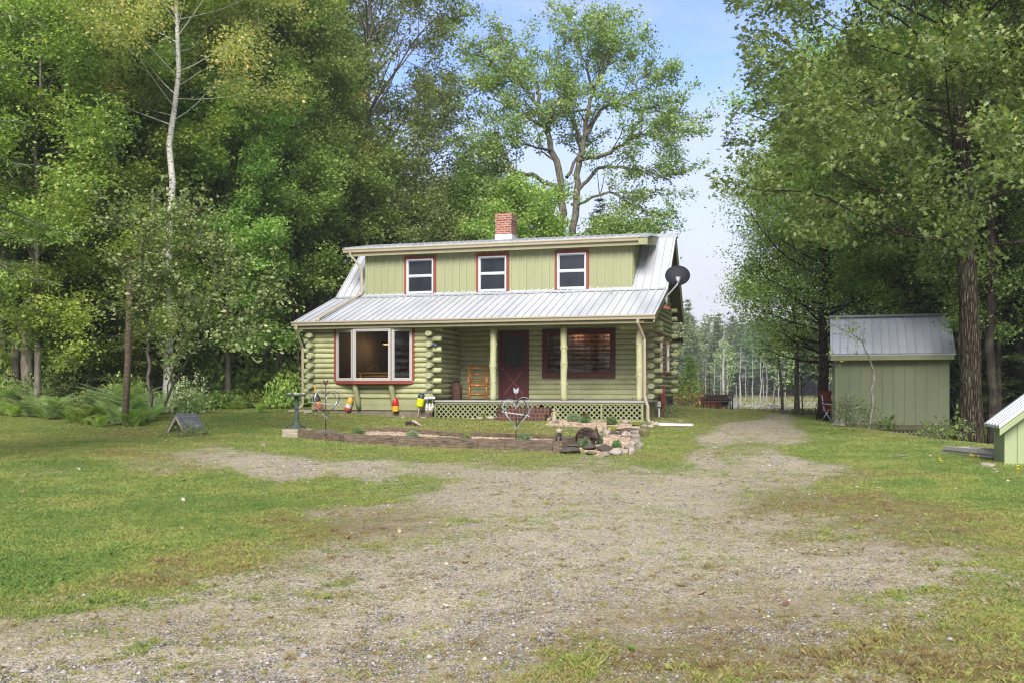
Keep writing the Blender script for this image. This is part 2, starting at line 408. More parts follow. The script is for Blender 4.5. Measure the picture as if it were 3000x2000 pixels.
# front wall of the projecting room
mb = MB(); me_ = MB()
for i in range(14):
    z = ZL + HC * (i + .5)
    ext = i % 2 == 1
    a0 = AL - .28 if ext else AL + .1
    a1 = AI + .32 if ext else AI - .1
    for k, (s0, s1) in enumerate(cut(a0, a1, z, [BAY])): one_log(mb, (s0, 0, z), (s1, 0, z), i * 7 + k)
hb(mb, 'log_wall', MT['log'], smooth=True)
mb = MB(); mb.bb(AL + .02, AI - .02, .0, .06, 1.0, 1.6); mb.bb(AL + .02, BAY[0] + .02, .0, .06, 1.6, 3.42); mb.bb(BAY[1] - .02, AI - .02, .0, .06, 1.6, 3.42)
hb(mb, 'wall_backing', MT['board'])
# side logs of the projecting room: their ends face the yard
def side_wall(a, v0, v1, ext0, ext1, zmax=None, seed=0, roof=None, n=14, ops=(), below=None):
    mb = MB(); en = MB()
    for i in range(n):
        z = ZL + HC * (i + .5)
        e = i % 2 == 0
        s0, s1 = (v0 - ext0 - random.Random(seed + i).uniform(0, .03) if e else v0 + .1), (v1 + ext1 if e else v1 - .1)
        if roof:
            lo, hi = roof(z)
            s0, s1 = max(s0, lo), min(s1, hi)
            if z > 3.3: s0 = lo; s1 = min(v1 + ext1 if e else v1 - .1, hi)
            if s1 - s0 < .15: continue
        for k, (q0, q1) in enumerate(cut(s0, s1, z, ops)): one_log(mb, (a, q0, z), (a, q1, z), seed + i * 5 + k, fl=1.1)
        if e and ext0 and z < 3.3:      # blunt end of the log, hewn flat
            e1 = MB(); e1.tube([(a, s0 - .012, z), (a, s0 + .03, z)], [.076, .09], 9, up=(0, 0, 1), flat=1.36); hb(e1, 'log_end', MT['logend'])
    return mb, en
mbL, enL = side_wall(AL, 0, V2, .25, .2, seed=100); hb(mbL, 'log_wall', MT['logside'], smooth=True)
mbI, enI = side_wall(AI, 0, V1, .25, 0, seed=200); hb(mbI, 'log_wall', MT['logside'], smooth=True)
mb = MB(); mb.bb(AI - .05, AI + .03, .07, V1, 1.0, 3.42); mb.bb(AL - .02, AL + .05, .07, V2, 1.0, 3.42); hb(mb, 'wall_backing', MT['board'])
# siding band and footing
mb = MB()
for k in range(2): mb.bb(AL - .02, AI + .06, -.05 + .006 * k, .03, .87 + .165 * k, 1.03 + .165 * k, tint=.45 + .1 * k)
hb(mb, 'skirt_board', MT['board'])
mb = MB(); mb.bb(AL + .04, AI + .02, -.01, .12, .2, .869); mb.bb(AL + .04, AL + .2, .12, V2, .2, 1.0)
hb(mb, 'foundation', MT['concrete'])
# porch rear wall, lapped half-log siding
WIN = (HA(1590, V1), HA(1804, V1), 1.83, 3.33); DOOR = (HA(1462, V1), HA(1551, V1), 1.17, 3.33)
mb = MB()
for i in range(15):
    z0 = 1.18 + HC * i
    for k, (s0, s1) in enumerate(cut(AI + .03, AR - .06, z0 + HC / 2, [(WIN[0], WIN[1], WIN[2], WIN[3] - .05), (DOOR[0], DOOR[1], DOOR[2], DOOR[3] - .05)])):
        x = s0; rr = random.Random(i * 31 + k)
        while x < s1 - .01:
            e = s1 if s1 - x < 2.2 else x + rr.uniform(1.2, 2.2)
            wv = rr.uniform(-.004, .004)
            pr_ = [(V1, z0 - .004), (V1 - .028, z0), (V1 - .047, z0 + .03 + wv), (V1 - .05, z0 + .075), (V1 - .04, z0 + .12), (V1 - .015, z0 + HC - .008), (V1, z0 + HC - .006)]
            mb.prism(pr_, 'x', x, e - .003, tint=.5 + rr.uniform(-.12, .12)); x = e
hb(mb, 'siding', MT['log'])
mb = MB(); mb.bb(AI, WIN[0] + .02, V1, V1 + .05, 1.1, 3.5); mb.bb(WIN[1] - .02, AR, V1, V1 + .05, 1.1, 3.5)
mb.bb(WIN[0] + .02, WIN[1] - .02, V1, V1 + .05, 1.1, WIN[2] + .02); mb.bb(WIN[0] + .02, WIN[1] - .02, V1, V1 + .05, WIN[3] - .02, 3.5)
hb(mb, 'wall_backing', MT['board'])
# right gable wall
def roofline(z):
    """y range under the roof at a height"""
    def fr(z):
        if z < 4.47: return -.3 + (z - 3.46) / (4.47 - 3.46) * 2.6 if z > 3.3 else V1 - .35
        return 2.3 + (z - 4.47) / (6.42 - 4.47) * 2.2
    def bk(z): return 4.5 + (6.42 - z) / (6.42 - 3.9) * 2.45
    return fr(z) + (.12 if z > 3.3 else 0), bk(z) - .12
SW1 = (HA(1935, 3.0) * 0 + 3.05, 3.75, 1.95, 3.18); SW2 = (4.75, 5.45, 1.95, 3.12)
mbR, enR = side_wall(AR, V1, V2, .35, .3, seed=300, roof=roofline, n=33, ops=[SW1, SW2])
hb(mbR, 'log_wall', MT['logside'], smooth=True)
mb = MB(); mb.bb(AR - .05, AR + .02, V1 + .05, V2, 1.0, 3.4)
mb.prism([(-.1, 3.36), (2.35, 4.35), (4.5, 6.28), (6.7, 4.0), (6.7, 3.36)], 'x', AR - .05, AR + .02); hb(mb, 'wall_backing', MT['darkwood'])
def clog(p0, p1, sd, r=.083):
    mb = MB(); one_log(mb, p0, p1, sd, r=r); hb(mb, 'corner_log', MT['log'], smooth=True)
for i in range(1, 14, 2):       # front-wall logs running past the right corner, and the rear wall's
    z = ZL + HC * (i + .5)
    clog((AR - .2, V1 + .03, z), (AR + .3 + rg.uniform(-.01, .02), V1 + .03, z), 400 + i, r=.083)
    clog((AR - .5, V2, z), (AR + .29 + rg.uniform(-.02, .02), V2, z), 430 + i)
for z in (3.55, 3.86, 4.15): clog((AR - .5, V2 - .02, z), (AR + .27, V2 - .02, z), 470 + int(z * 9))
clog((AR - .6, .12, 3.24), (AR + .31, .12, 3.24), 481, r=.1)
clog((AR - .6, V1 + .03, 3.42), (AR + .31, V1 + .03, 3.42), 482, r=.085)
mb = MB(); mb.bb(AL, AR, V2 - .02, V2 + .06, .3, 3.6); hb(mb, 'rear_wall', MT['board'])
# right side skirt
mb = MB(); mb.bb(AR - .03, AR + .05, V1 + .1, V2, .86, 1.2); hb(mb, 'skirt_board', MT['board'])
mb = MB(); mb.bb(AR - .06, AR + .02, V1 + .1, V2, .2, .86); hb(mb, 'foundation', MT['conc2'])
for (y0, y1, z0, z1) in (SW1, SW2):
    mb = MB(); x = AR + .03
    mb.bb(x, x + .1, y0, y1, z0, z0 + .09); mb.bb(x, x + .1, y0, y1, z1 - .09, z1); mb.bb(x, x + .1, y0, y0 + .08, z0 + .09, z1 - .09); mb.bb(x, x + .1, y1 - .08, y1, z0 + .09, z1 - .09)
    w = hb(mb, 'window', MT['red'])
    mb = MB(); q = (y0 + .081, y1 - .081, z0 + .091, z1 - .091); x2 = x + .115
    for b in ((q[0], q[1], q[2], q[2] + .04), (q[0], q[1], q[3] - .04, q[3]), (q[0], q[0] + .04, q[2] + .04, q[3] - .04), (q[1] - .04, q[1], q[2] + .04, q[3] - .04), (q[0] + .04, q[1] - .04, (q[2] + q[3]) / 2 - .02, (q[2] + q[3]) / 2 + .02)):
        mb.bb(x + .02, x2, b[0], b[1], b[2], b[3])
    hb(mb, 'window_frame', MT['white'], w)
    mb = MB(); mb.bb(x + .03, x + .06, q[0] + .03, q[1] - .03, q[2] + .03, q[3] - .03); hb(mb, 'pane', MT['screen'], w)
# porch
mb = MB(); mb.bb(AI + .1, AR + .14, -.04, V1 + .02, 1.12, 1.165)
hb(mb, 'porch_floor', MT['deck'])
mb = MB(); mb.bb(AI + .12, AR + .1, .0, .04, 1.06, 1.118); mb.bb(AR + .06, AR + .1, .041, V1, 1.06, 1.118); hb(mb, 'floor_edge', MT['lattice'])
def lattice(mb, u0, u1, z0, z1, fn, p=.15, w=.034):
    """crossed diagonal strips clipped to a rectangle; fn(u, z, layer) gives the point"""
    hgt = z1 - z0
    for lay, sg in ((0, 1), (1, -1)):
        c = u0 - hgt
        while c < u1 + hgt:
            # line u = c + sg*(z - z0) (+ offset so that both families are symmetric)
            for_z = []
            a0 = (c if sg > 0 else c); 
            ua, ub = (c, c + hgt) if sg > 0 else (c + hgt, c)
            # clip param t in 0..1 from z0 to z1
            t0, t1 = 0.0, 1.0; du = ub - ua
            for lim, s_ in ((u0 + .01, 1), (u1 - .01, -1)):
                f0 = s_ * (ua - lim)
                fd = s_ * du
                if fd > 0: t0 = max(t0, -f0 / fd)
                elif fd < 0: t1 = min(t1, -f0 / fd)
            if t1 - t0 > .04:
                hw = w * .707
                V = []
                for d in (0, 1):
                    for t, e in ((t0, -1), (t1, -1), (t1, 1), (t0, 1)):
                        u = ua + du * t + e * hw; u = min(max(u, u0), u1)
                        V.append(fn(u, z0 + hgt * t, lay * .009 + d * .008))
                mb.add(V, [(0, 1, 2, 3), (7, 6, 5, 4), (0, 4, 5, 1), (1, 5, 6, 2), (2, 6, 7, 3), (3, 7, 4, 0)])
            c += p * 1.0
zlat = .6
for (u0, u1) in ((AI + .14, HA(1585, 0)), (HA(1585, 0) + .03, HA(1760, 0)), (HA(1760, 0) + .035, AR + .06)):
    mb = MB(); lattice(mb, u0, u1, zlat + .02, 1.06, lambda u, z, d: (u, .035 - d, z)); hb(mb, 'lattice_panel', MT['lattice'])
mb = MB(); mb.bb(AI + .1, AR + .1, .012, .04, zlat - .12, zlat + .03)
for u in (AI + .12, HA(1760, 0) + .017, AR + .05): mb.bb(u - .025, u + .03, .0, .036, zlat + .031, 1.06)
hb(mb, 'skirt_frame', MT['lattice'])
mb = MB(); lattice(mb, .06, V1 - .1, zlat + .02, 1.06, lambda u, z, d: (AR + .08 - .02 + d, u, z)); mb.bb(AR + .05, AR + .1, .05, V1, zlat - .14, zlat + .06); hb(mb, 'lattice_panel', MT['lattice'])
mb = MB(); mb.bb(AI + .2, AR - .1, .45, .5, .3, 1.1); hb(mb, 'crawl_space', MT['dark'])  # near-black sheet stands in for the shade under the porch floor
# posts: peeled trunks with knots
for k, px in enumerate((1445, 1652, 1874)):
    a = HA(px, .08); mb = MB(); P = []; R = []; rr = random.Random(50 + k)
    kn = [rr.uniform(.4, .7), rr.uniform(.9, 1.2), rr.uniform(1.45, 1.7)]
    for i in range(22):
        z = 1.166 + 2.1 * i / 21
        b = .094 + .004 * math.sin(i * .7 + k) + sum(.016 * math.exp(-((z - 1.166 - q) / .05) ** 2) for q in kn)
        P.append((a + .006 * math.sin(i * .5 + k * 2), .08, z)); R.append(b)
    mb.tube(P, R, 14)
    for q in kn:
        for j in range(rr.choice((2, 3, 4))):
            an = rr.uniform(-2.8, .2)
            c = (a + .1 * math.cos(an), .08 + .1 * math.sin(an), 1.166 + q)
            mb.blob(c, (.026, .026, .022), n=8)
    hb(mb, 'porch_post', MT['post'], smooth=True)
# ceiling / beam of the porch
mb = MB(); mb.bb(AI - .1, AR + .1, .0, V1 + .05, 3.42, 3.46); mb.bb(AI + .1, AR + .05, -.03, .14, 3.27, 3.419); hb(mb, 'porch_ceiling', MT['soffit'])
# roof sheets with ribs
def ribs(mb, a0, a1, p0, p1, n=None, pitch=.2286, h=.034, skip=None, first=None):
    """ribs running up a slope from p0 to p1, both (y, z)"""
    dy, dz = p1[0] - p0[0], p1[1] - p0[1]; L = math.hypot(dy, dz); ny, nz = -dz / L, dy / L
    x = (first if first is not None else a0 + .04); k = 0
    while x < a1 - .02:
        big = k % 1 == 0
        w0, w1, hh = .026, .014, h
        q = skip(x) if skip else (p0, p1)
        if q:
            (ya, za), (yb, zb) = q
            V = []
            for (y, z) in ((ya, za), (yb, zb)):
                for dx, dh in ((-w0, 0), (-w1, hh), (w1, hh), (w0, 0)):
                    V.append((x + dx, y + ny * dh, z + nz * dh))
            mb.add(V, [(1, 2, 6, 5), (0, 3, 2, 1), (4, 5, 6, 7)]); mb.add([V[i] for i in (0, 1, 5, 4)], [(0, 1, 2, 3)], .12); mb.add([V[i] for i in (2, 3, 7, 6)], [(0, 1, 2, 3)], .2)  # rib flanks tinted darker, shade painted in because frontal light shows none
        x += pitch; k += 1
def slab(mb, a0, a1, p0, p1, t=.03):
    dy, dz = p1[0] - p0[0], p1[1] - p0[1]; L = math.hypot(dy, dz); ny, nz = -dz / L * t, dy / L * t
    mb.prism([p0, p1, (p1[0] - ny, p1[1] - nz), (p0[0] - ny, p0[1] - nz)], 'x', a0, a1)
RL, RR = -4.2, 6.67
E0, BR, RD, RE = (-.5, 3.49), (2.3, 4.47), (4.5, 6.42), (6.95, 3.9)
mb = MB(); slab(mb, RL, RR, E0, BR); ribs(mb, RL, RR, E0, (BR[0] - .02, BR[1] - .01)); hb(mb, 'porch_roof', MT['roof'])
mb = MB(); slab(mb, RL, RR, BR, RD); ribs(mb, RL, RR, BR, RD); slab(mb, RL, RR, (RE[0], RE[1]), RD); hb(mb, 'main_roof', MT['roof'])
mb = MB()      # ridge cap
for sg in (-1, 1):
    mb.prism([(RD[0], RD[1] + .035), (RD[0] + sg * .14, RD[1] - .1), (RD[0] + sg * .14, RD[1] - .115), (RD[0], RD[1] + .018)], 'x', RL - .01, RR + .05)
hb(mb, 'ridge_cap', MT['flash'])
mb = MB(); mb.bb(HA(1070, V1) - .9, HA(1950, V1) - .2, 2.21, 2.27, 4.475, 4.5); slab(mb, RL + .02, RR - .05, (2.12, 4.44), (2.3, 4.505), .012); hb(mb, 'transition_flashing', MT['flash'])
# rakes (trim under the roof edges at the right gable) and soffit
mb = MB()
def rake(mb, x0, x1, p0, p1, d0, d1):
    mb.prism([(p0[0], p0[1] - d0), (p1[0], p1[1] - d0), (p1[0], p1[1] - d1), (p0[0], p0[1] - d1)], 'x', x0, x1)
for p0, p1 in ((E0, BR), (BR, RD), (RD, RE)):
    d0, d1 = (.035, .2) if p0 is E0 else (.05, .24)
    for xa, xb in ((RR - .045, RR - .01), (RL + .01, RL + .04)): mb = MB(); rake(mb, xa, xb, p0, p1, d0, d1); hb(mb, 'rake_board', MT['board'])
mb = MB()
for p0, p1 in ((E0, BR), (BR, RD), (RD, RE)): rake(mb, AR + .05, RR - .046, p0, p1, .1, .13)
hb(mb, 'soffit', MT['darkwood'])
mb = MB(); mb.bb(RL + .1, RR - .3, -.44, -.4, 3.28, 3.44); mb.bb(RL + .1, RR - .05, -.4, .05, 3.275, 3.29)
hb(mb, 'fascia', MT['fascia'])
def gutter(a0, a1, y, z, name='gutter'):
    mb = MB()
    mb.prism([(y, z), (y - .13, z), (y - .13, z - .03), (y - .105, z - .055), (y - .09, z - .11), (y, z - .11)], 'x', a0, a1)
    mb.bb(a0 - .002, a1 + .002, y - .138, y - .13, z - .022, z + .008)
    return hb(mb, name, MT['tan'])
gutter(RL - .04, RR + .01, -.45, 3.487)
mb = MB(); mb.bb(RL, RR, -.5, -.46, 3.488, 3.503); hb(mb, 'drip_edge', MT['blackedge'])  # dark strip painting the shadow line between roof sheet and gutter
def spout(P, w=.075):
    mb = MB(); mb.tube(P, w * .62, 4, flat=1.0); return hb(mb, 'downspout', MT['tan'])
spout([(-4.1, -.52, 3.4), (-4.1, -.52, 3.28), (-4.13, -.35, 3.12), (-4.16, -.0, 2.75), (-4.17, .02, 1.05), (-4.18, -.04, .97), (-4.3, -.2, .86)])
gr = lambda px: HA(px, -.3)
spout([(6.2, -.52, 3.4), (6.2, -.52, 3.28), (6.26, -.3, 3.08), (6.32, -.1, 2.85), (6.32, -.08, 1.3), (6.38, -.1, 1.1), (6.42, -.12, 1.02), (6.42, -.12, .68), (6.46, -.16, .6), (6.6, -.2, .57)])
spout([(-3.5, 1.92, 5.95), (-3.5, 1.95, 5.8), (-3.3, 2.2, 5.5), (-3.26, 2.28, 5.3), (-3.26, 2.28, 4.62), (-3.27, 2.2, 4.54), (-3.36, .2, 3.83), (-3.4, -.44, 3.6), (-3.4, -.5, 3.5)])
# dormer
DL, DR = -3.18, 5.6
DW = [(HA(1186, V1), HA(1278, V1)), (HA(1396, V1), HA(1492, V1)), (HA(1626, V1), HA(1726, V1))]
zd0, zd1 = 4.5, 5.9
mb = MB()
def z_on(v): return BR[1] + (v - BR[0]) / (RD[0] - BR[0]) * (RD[1] - BR[1])
x = DL
winz = (4.535, 5.74)
def dseg(x0, x1, z0, z1): mb.bb(x0, x1, V1, V1 + .05, z0, z1)
prev = DL
for (w0, w1) in DW:
    dseg(prev, w0 + .03, zd0, zd1); dseg(w0 + .03, w1 - .03, winz[1] - .02, zd1); prev = w1 - .03
dseg(prev, DR, zd0, zd1)
for ck in (DL, DR - .05): mb.prism([(V1 + .05, z_on(V1 + .05)), (V1 + .05, zd1), (4.2, 6.2), (4.2, z_on(4.2))], 'x', ck, ck + .05)
x = DL + .05; k = 0; rr = random.Random(9)
while x < DR - .04:
    inw = any(w0 - .03 < x < w1 + .03 for w0, w1 in DW)
    z0 = winz[1] + .005 if inw else zd0
    mb.bb(x - .024, x + .024, V1 - .03, V1 - .001, z0, zd1 - .002, tint=.6)
    x += .245; k += 1
for y in np.arange(V1 + .1, 3.9, .2): mb.bb(DR, DR + .02, y, y + .04, z_on(y + .04), min(6.1, 5.9 + (y - V1) * .17), tint=.5)
dorm = hb(mb, 'dormer', MT['dormer'])
for (w0, w1) in DW:
    z0, z1 = winz; fr = MB(); y0, y1 = V1 - .05, V1 + .02
    fr.bb(w0, w1, y0, y1, z1 - .095, z1); fr.bb(w0, w0 + .085, y0, y1, z0, z1 - .0951); fr.bb(w1 - .085, w1, y0, y1, z0, z1 - .0951)
    w = hb(fr, 'window', MT['red'], dorm)
    fr = MB(); q0, q1, r0, r1 = w0 + .086, w1 - .086, z0 + .005, z1 - .096; ya = V1 - .065
    def ring(m_, a0, a1, b0, b1, t, ya, yb, tb=None):
        tb = tb or t
        m_.bb(a0, a1, ya, yb, b0, b0 + tb); m_.bb(a0, a1, ya, yb, b1 - t, b1); m_.bb(a0, a0 + t, ya, yb, b0 + tb, b1 - t); m_.bb(a1 - t, a1, ya, yb, b0 + tb, b1 - t)
    ring(fr, q0, q1, r0, r1, .035, ya, V1 + .03, .05)
    zm = (r0 + r1) / 2 + .02
    fr.bb(q0 + .035, q1 - .035, V1 - .03, V1 + .02, zm - .018, zm + .018)
    o = hb(fr, 'window_frame', MT['white'], w)
    fr = MB(); ring(fr, q0 + .036, q1 - .036, r0 + .051, zm - .019, .028, V1 - .018, V1 + .015); ring(fr, q0 + .036, q1 - .036, zm + .019, r1 - .036, .028, V1 - .01, V1 + .015)
    hb(fr, 'sash', MT['flash'], w)
    fr = MB(); fr.bb(q0 + .05, q1 - .05, V1 + .002, V1 + .01, r0 + .06, r1 - .05); hb(fr, 'pane', MT['screen'], w)
mb = MB(); mb.bb(DL - .02, DR, V1 - .06, V1 - .001, 4.475, 4.5); hb(mb, 'apron_flashing', MT['flash'])
DE, DT = (1.98, 6.03), (4.42, 6.47)
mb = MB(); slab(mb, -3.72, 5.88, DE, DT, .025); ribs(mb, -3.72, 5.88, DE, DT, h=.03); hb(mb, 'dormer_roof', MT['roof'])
mb = MB(); mb.bb(-3.66, 5.84, 2.05, 2.09, 5.77, 5.985); mb.bb(-3.66, 5.84, 2.091, V1, 5.86, 5.875)
mb.prism([(2.05, 5.8), (2.05, 5.99), (4.4, 6.43), (4.4, 6.26)], 'x', -3.67, -3.63); hb(mb, 'fascia', MT['fascia'])
mb = MB(); mb.bb(5.845, 6.12, 1.93, 1.97, 5.76, 5.96); mb.prism([(1.97, 5.77), (1.97, 5.96), (3.9, 6.3), (3.9, 6.0)], 'x', 5.85, 6.12); hb(mb, 'cornice_return', MT['board'])
mb = MB(); slab(mb, 5.84, 6.15, (1.9, 6.0), (4.3, 6.44), .03); hb(mb, 'cornice_flashing', MT['flash'])
gutter(-3.76, 5.84, 2.05, 6.0)
mb = MB(); mb.bb(-3.72, 5.84, 1.975, 2.02, 6.001, 6.018); hb(mb, 'drip_edge', MT['blackedge'])  # shadow line below the dormer roof edge, put in as a dark strip
# chimney
a0, a1 = HA(1452, 4.2), HA(1452, 4.2) + .54
mb = MB(); mb.bb(a0, a1, 4.2, 4.85, 6.0, 7.32); mb.bb(a0 - .015, a1 + .015, 4.185, 4.865, 7.1, 7.321); mb.bb(a0 - .01, a1 + .01, 4.19, 4.86, 7.0, 7.05); ch = hb(mb, 'chimney', MT['brick'])
mb = MB(); mb.bb(a0 - .02, a1 + .02, 4.18, 4.87, 6.3, 6.62); hb(mb, 'chimney_flashing', MT['white'], ch)
mb = MB(); mb.cyl(((a0 + a1) / 2, 4.5, 7.3), .13, .06, 16); hb(mb, 'flue', MT['dark'], ch)
# bay window
B0, B1, BZ0, BZ1 = BAY[0], BAY[1], 1.74, 3.27
yb = -.36; c0, c1 = HA(1036, yb) , HA(1146, yb)
bay = MB(); bay.prism([(B0 - .02, -.08), (c0 + .0, yb - .06), (c1, yb - .06), (B1 + .02, -.08), (B1 + .02, .05), (B0 - .02, .05)], 'z', 1.645, 1.735)
bay.bb(B0 - .07, B0 - .0, -.1, .05, 1.74, BZ1); bay.bb(B1, B1 + .07, -.1, .05, 1.74, BZ1); bay.bb(B0 - .07, B1 + .07, -.12, .05, BZ1, BZ1 + .04)
bayo = hb(bay, 'bay_window', MT['red'])
def framed(p0, p1, z0, z1, t=.055, dep=.07, name='window_frame'):
    """frame and pane standing between two plan points"""
    p0 = Vector((p0[0], p0[1], 0)); p1 = Vector((p1[0], p1[1], 0)); L = (p1 - p0).length; an = math.atan2(p1.y - p0.y, p1.x - p0.x)
    m_ = MB(); mid = (p0 + p1) / 2
    def bx(s0, s1, za, zb, dd):
        c = p0.lerp(p1, (s0 + s1) / 2 / L); m_.box((c.x, c.y, (za + zb) / 2), (s1 - s0, dd, zb - za), rz=an)
    bx(0, L, z0, z0 + t, dep); bx(0, L, z1 - t, z1, dep); bx(0, t, z0 + t, z1 - t, dep); bx(L - t, L, z0 + t, z1 - t, dep)
    ti = t + .03
    bx(t, L - t, z0 + t, z0 + ti, dep * .6); bx(t, L - t, z1 - ti, z1 - t, dep * .6); bx(t, ti, z0 + ti, z1 - ti, dep * .6); bx(L - ti, L - t, z0 + ti, z1 - ti, dep * .6)
    o = hb(m_, name, MT['greyframe'], bayo)
    m_ = MB(); m_.box((mid.x, mid.y, (z0 + z1) / 2), (L - 2 * t, .008, z1 - z0 - 2 * t), rz=an); hb(m_, 'pane', MT['glass'], bayo)
framed((B0 + .01, -.06), (c0 - .01, yb), BZ0, BZ1); framed((c0, yb - .01), (c1, yb - .01), BZ0, BZ1); framed((c1 + .01, yb), (B1 - .01, -.06), BZ0, BZ1)
mb = MB(); mb.prism([(B0, .0), (c0, yb - .03), (c1, yb - .03), (B1, .0)], 'z', BZ1, BZ1 + .03); hb(mb, 'bay_top', MT['soffit'], bayo)
for px in (1047, 1152):
    a = HA(px, -.1); mb = MB(); mb.tube([(a, -.27, 1.66), (a, -.2, 1.45), (a + .02, -.12, 1.15), (a + .05, -.1, .92)], [.085, .088, .085, .07], 10); hb(mb, 'bracket', MT['board'], bayo, smooth=True)
# door
d0, d1, z0, z1 = DOOR[0], DOOR[1], 1.175, 3.3
mb = MB(); ring(mb, d0, d1, z0, z1, .09, V1 - .075, V1 + .04, .02); df = hb(mb, 'door_frame', MT['dred'])
mb = MB(); i0, i1 = d0 + .09, d1 - .09; y = V1 - .05
zp = 2.2
mb.bb(i0, i1, y, y + .04, z0 + .02, zp); mb.bb(i0, i0 + .1, y, y + .04, zp, z1 - .09); mb.bb(i1 - .1, i1, y, y + .04, zp, z1 - .09); mb.bb(i0 + .1, i1 - .1, y, y + .04, z1 - .2, z1 - .09)
mb.bb(i0 + .02, i1 - .02, y - .012, y - .001, z0 + .05, z0 + .15); mb.bb(i0 + .02, i1 - .02, y - .012, y - .001, zp - .12, zp - .02); mb.bb(i0 + .02, i0 + .1, y - .012, y - .001, z0 + .15, zp - .12); mb.bb(i1 - .1, i1 - .02, y - .012, y - .001, z0 + .15, zp - .12)
n_ = 9
for k in range(n_):     # scalloped top and bottom of the glass opening
    u = i0 + .1 + (i1 - i0 - .2) * (k + .5) / n_
    mb.cyl((u, y + .002, zp - .005), .001, .001, 4)
dr = hb(mb, 'door', MT['dred'])
mb = MB(); zc_ = (z0 + .15 + zp - .12) / 2; L = math.hypot(i1 - i0 - .2, zp - z0 - .29); an = math.atan2(zp - z0 - .29, i1 - i0 - .2)
for sg in (-1, 1): mb.box(((i0 + i1) / 2, y - .008 + .002 * sg, zc_), (L, .012, .03), ry=sg * an)
hb(mb, 'cross_brace', surf('worn_red_paint', srgb(140, 84, 72), .6, .2, 9, .1), dr)
mb = MB(); mb.bb(i0 + .09, i1 - .09, y + .015, y + .02, zp - .01, z1 - .19); hb(mb, 'pane', MT['screen'], dr)
mb = MB()
for k in range(1, 3): u = i0 + .1 + (i1 - i0 - .2) * k / 3; mb.bb(u - .008, u + .008, y + .005, y + .014, zp, z1 - .2)
for k in range(1, 3): z = zp + (z1 - .2 - zp) * k / 3; mb.bb(i0 + .1, i1 - .1, y + .007, y + .012, z - .008, z + .008)
hb(mb, 'muntin', MT['dred'], dr)
mb = MB(); mb.blob((i0 + .05, y - .04, 2.12), (.025, .025, .025)); hb(mb, 'handle', MT['steel'], dr)
mb = MB(); mb.bb(d0 - .05, d1 + .05, V1 - .14, V1 - .03, 1.166, 1.185); hb(mb, 'threshold', MT['dark'])
# porch window
w0, w1, z0, z1 = WIN[0], WIN[1], WIN[2], WIN[3]
mb = MB(); ring(mb, w0, w1, z0, z1, .12, V1 - .08, V1 + .03, .13); ring(mb, w0 + .12, w1 - .12, z0 + .13, z1 - .12, .05, V1 - .05, V1 + .03)
wn = hb(mb, 'porch_window', MT['dred'])
mb = MB(); q0, q1, r0, r1 = w0 + .17, w1 - .17, z0 + .18, z1 - .17
for k in range(1, 10):
    u = q0 + (q1 - q0) * k / 10; mb.bb(u - .009, u + .009, V1 - .02, V1 + .01, r0, r1)
for k in range(1, 4): z = r0 + (r1 - r0) * k / 4; mb.bb(q0, q1, V1 - .018, V1 + .008, z - .009, z + .009)
hb(mb, 'muntin', MT['dred'], wn)
mb = MB(); mb.bb(q0, q1, V1 + .012, V1 + .018, r0, r1); hb(mb, 'pane', MT['glass'], wn)
# rooms behind the glass
MT['intwall'] = surf('interior_log_wall', srgb(74, 46, 24), .5, .4, 4, .4, .01, (1, 1, 8))
MT['intdark'] = surf('interior_dark', srgb(34, 28, 22), .8, .3, 3, 0)
mb = MB()
for i in range(15): one_log(mb, (1.7, 5.9, 1.3 + i * .155), (6.05, 5.9, 1.3 + i * .155), 700 + i, r=.08, step=1)
hb(mb, 'interior_wall', MT['intwall'], smooth=True)
mb = MB(); mb.bb(-3.6, 6.1, .3, 6.3, 1.1, 1.15); mb.bb(-3.6, 6.1, .25, 6.3, 3.6, 3.65); mb.bb(-3.62, -3.58, .1, 6.3, 1.1, 3.6); mb.bb(-3.6, 1.6, 6.2, 6.25, 1.1, 3.6); mb.bb(6.08, 6.12, V1 + .06, 6.3, 1.1, 3.6)
mb.bb(1.55, 1.6, 2.5, 5.0, 1.1, 3.6); hb(mb, 'interior_shell', MT['intdark'])
mb = MB(); mb.bb(-.35, -.05, 5.2, 5.25, 1.3, 3.3); mb.bb(-1.5, -.8, 6.1, 6.19, 1.9, 2.8); hb(mb, 'interior_trim', MT['intwall'])
# chimney-side details on the right wall: meter box, white pipe, black cable
mb = MB(); mb.bb(AR + .051, AR + .15, V1 + .75, V1 + .9, .95, 1.12); hb(mb, 'outlet_box', MT['white'])
mb = MB(); mb.tube([(AR + .1, V1 + .5, 1.6), (AR + .12, V1 + .52, 1.35), (AR + .13, V1 + .8, 1.12)], .012, 6); mb.bb(AR + .051, AR + .17, 5.6, 5.85, 1.0, 1.25)
mb.tube([(AR + .15, 5.6, 1.1), (AR + .3, 5.3, 1.0), (AR + .2, 5.1, 1.02)], .03, 6); hb(mb, 'utility_fittings', MT['black'])
mb = MB(); mb.cyl((AR + .16, V1 + .3, .5), .022, .42, 8); hb(mb, 'vent_pipe', MT['white'])
mb = MB(); slab(mb, AR - .3, AR + .42, (V2 + .5, 3.1), (V2 + .05, 3.22), .03); hb(mb, 'rear_canopy', MT['darkwood'])
mb = MB(); mb.bb(AR - .05, AR + .05, V2 + .05, V2 + .6, .5, 3.0); hb(mb, 'rear_entry', MT['board'])
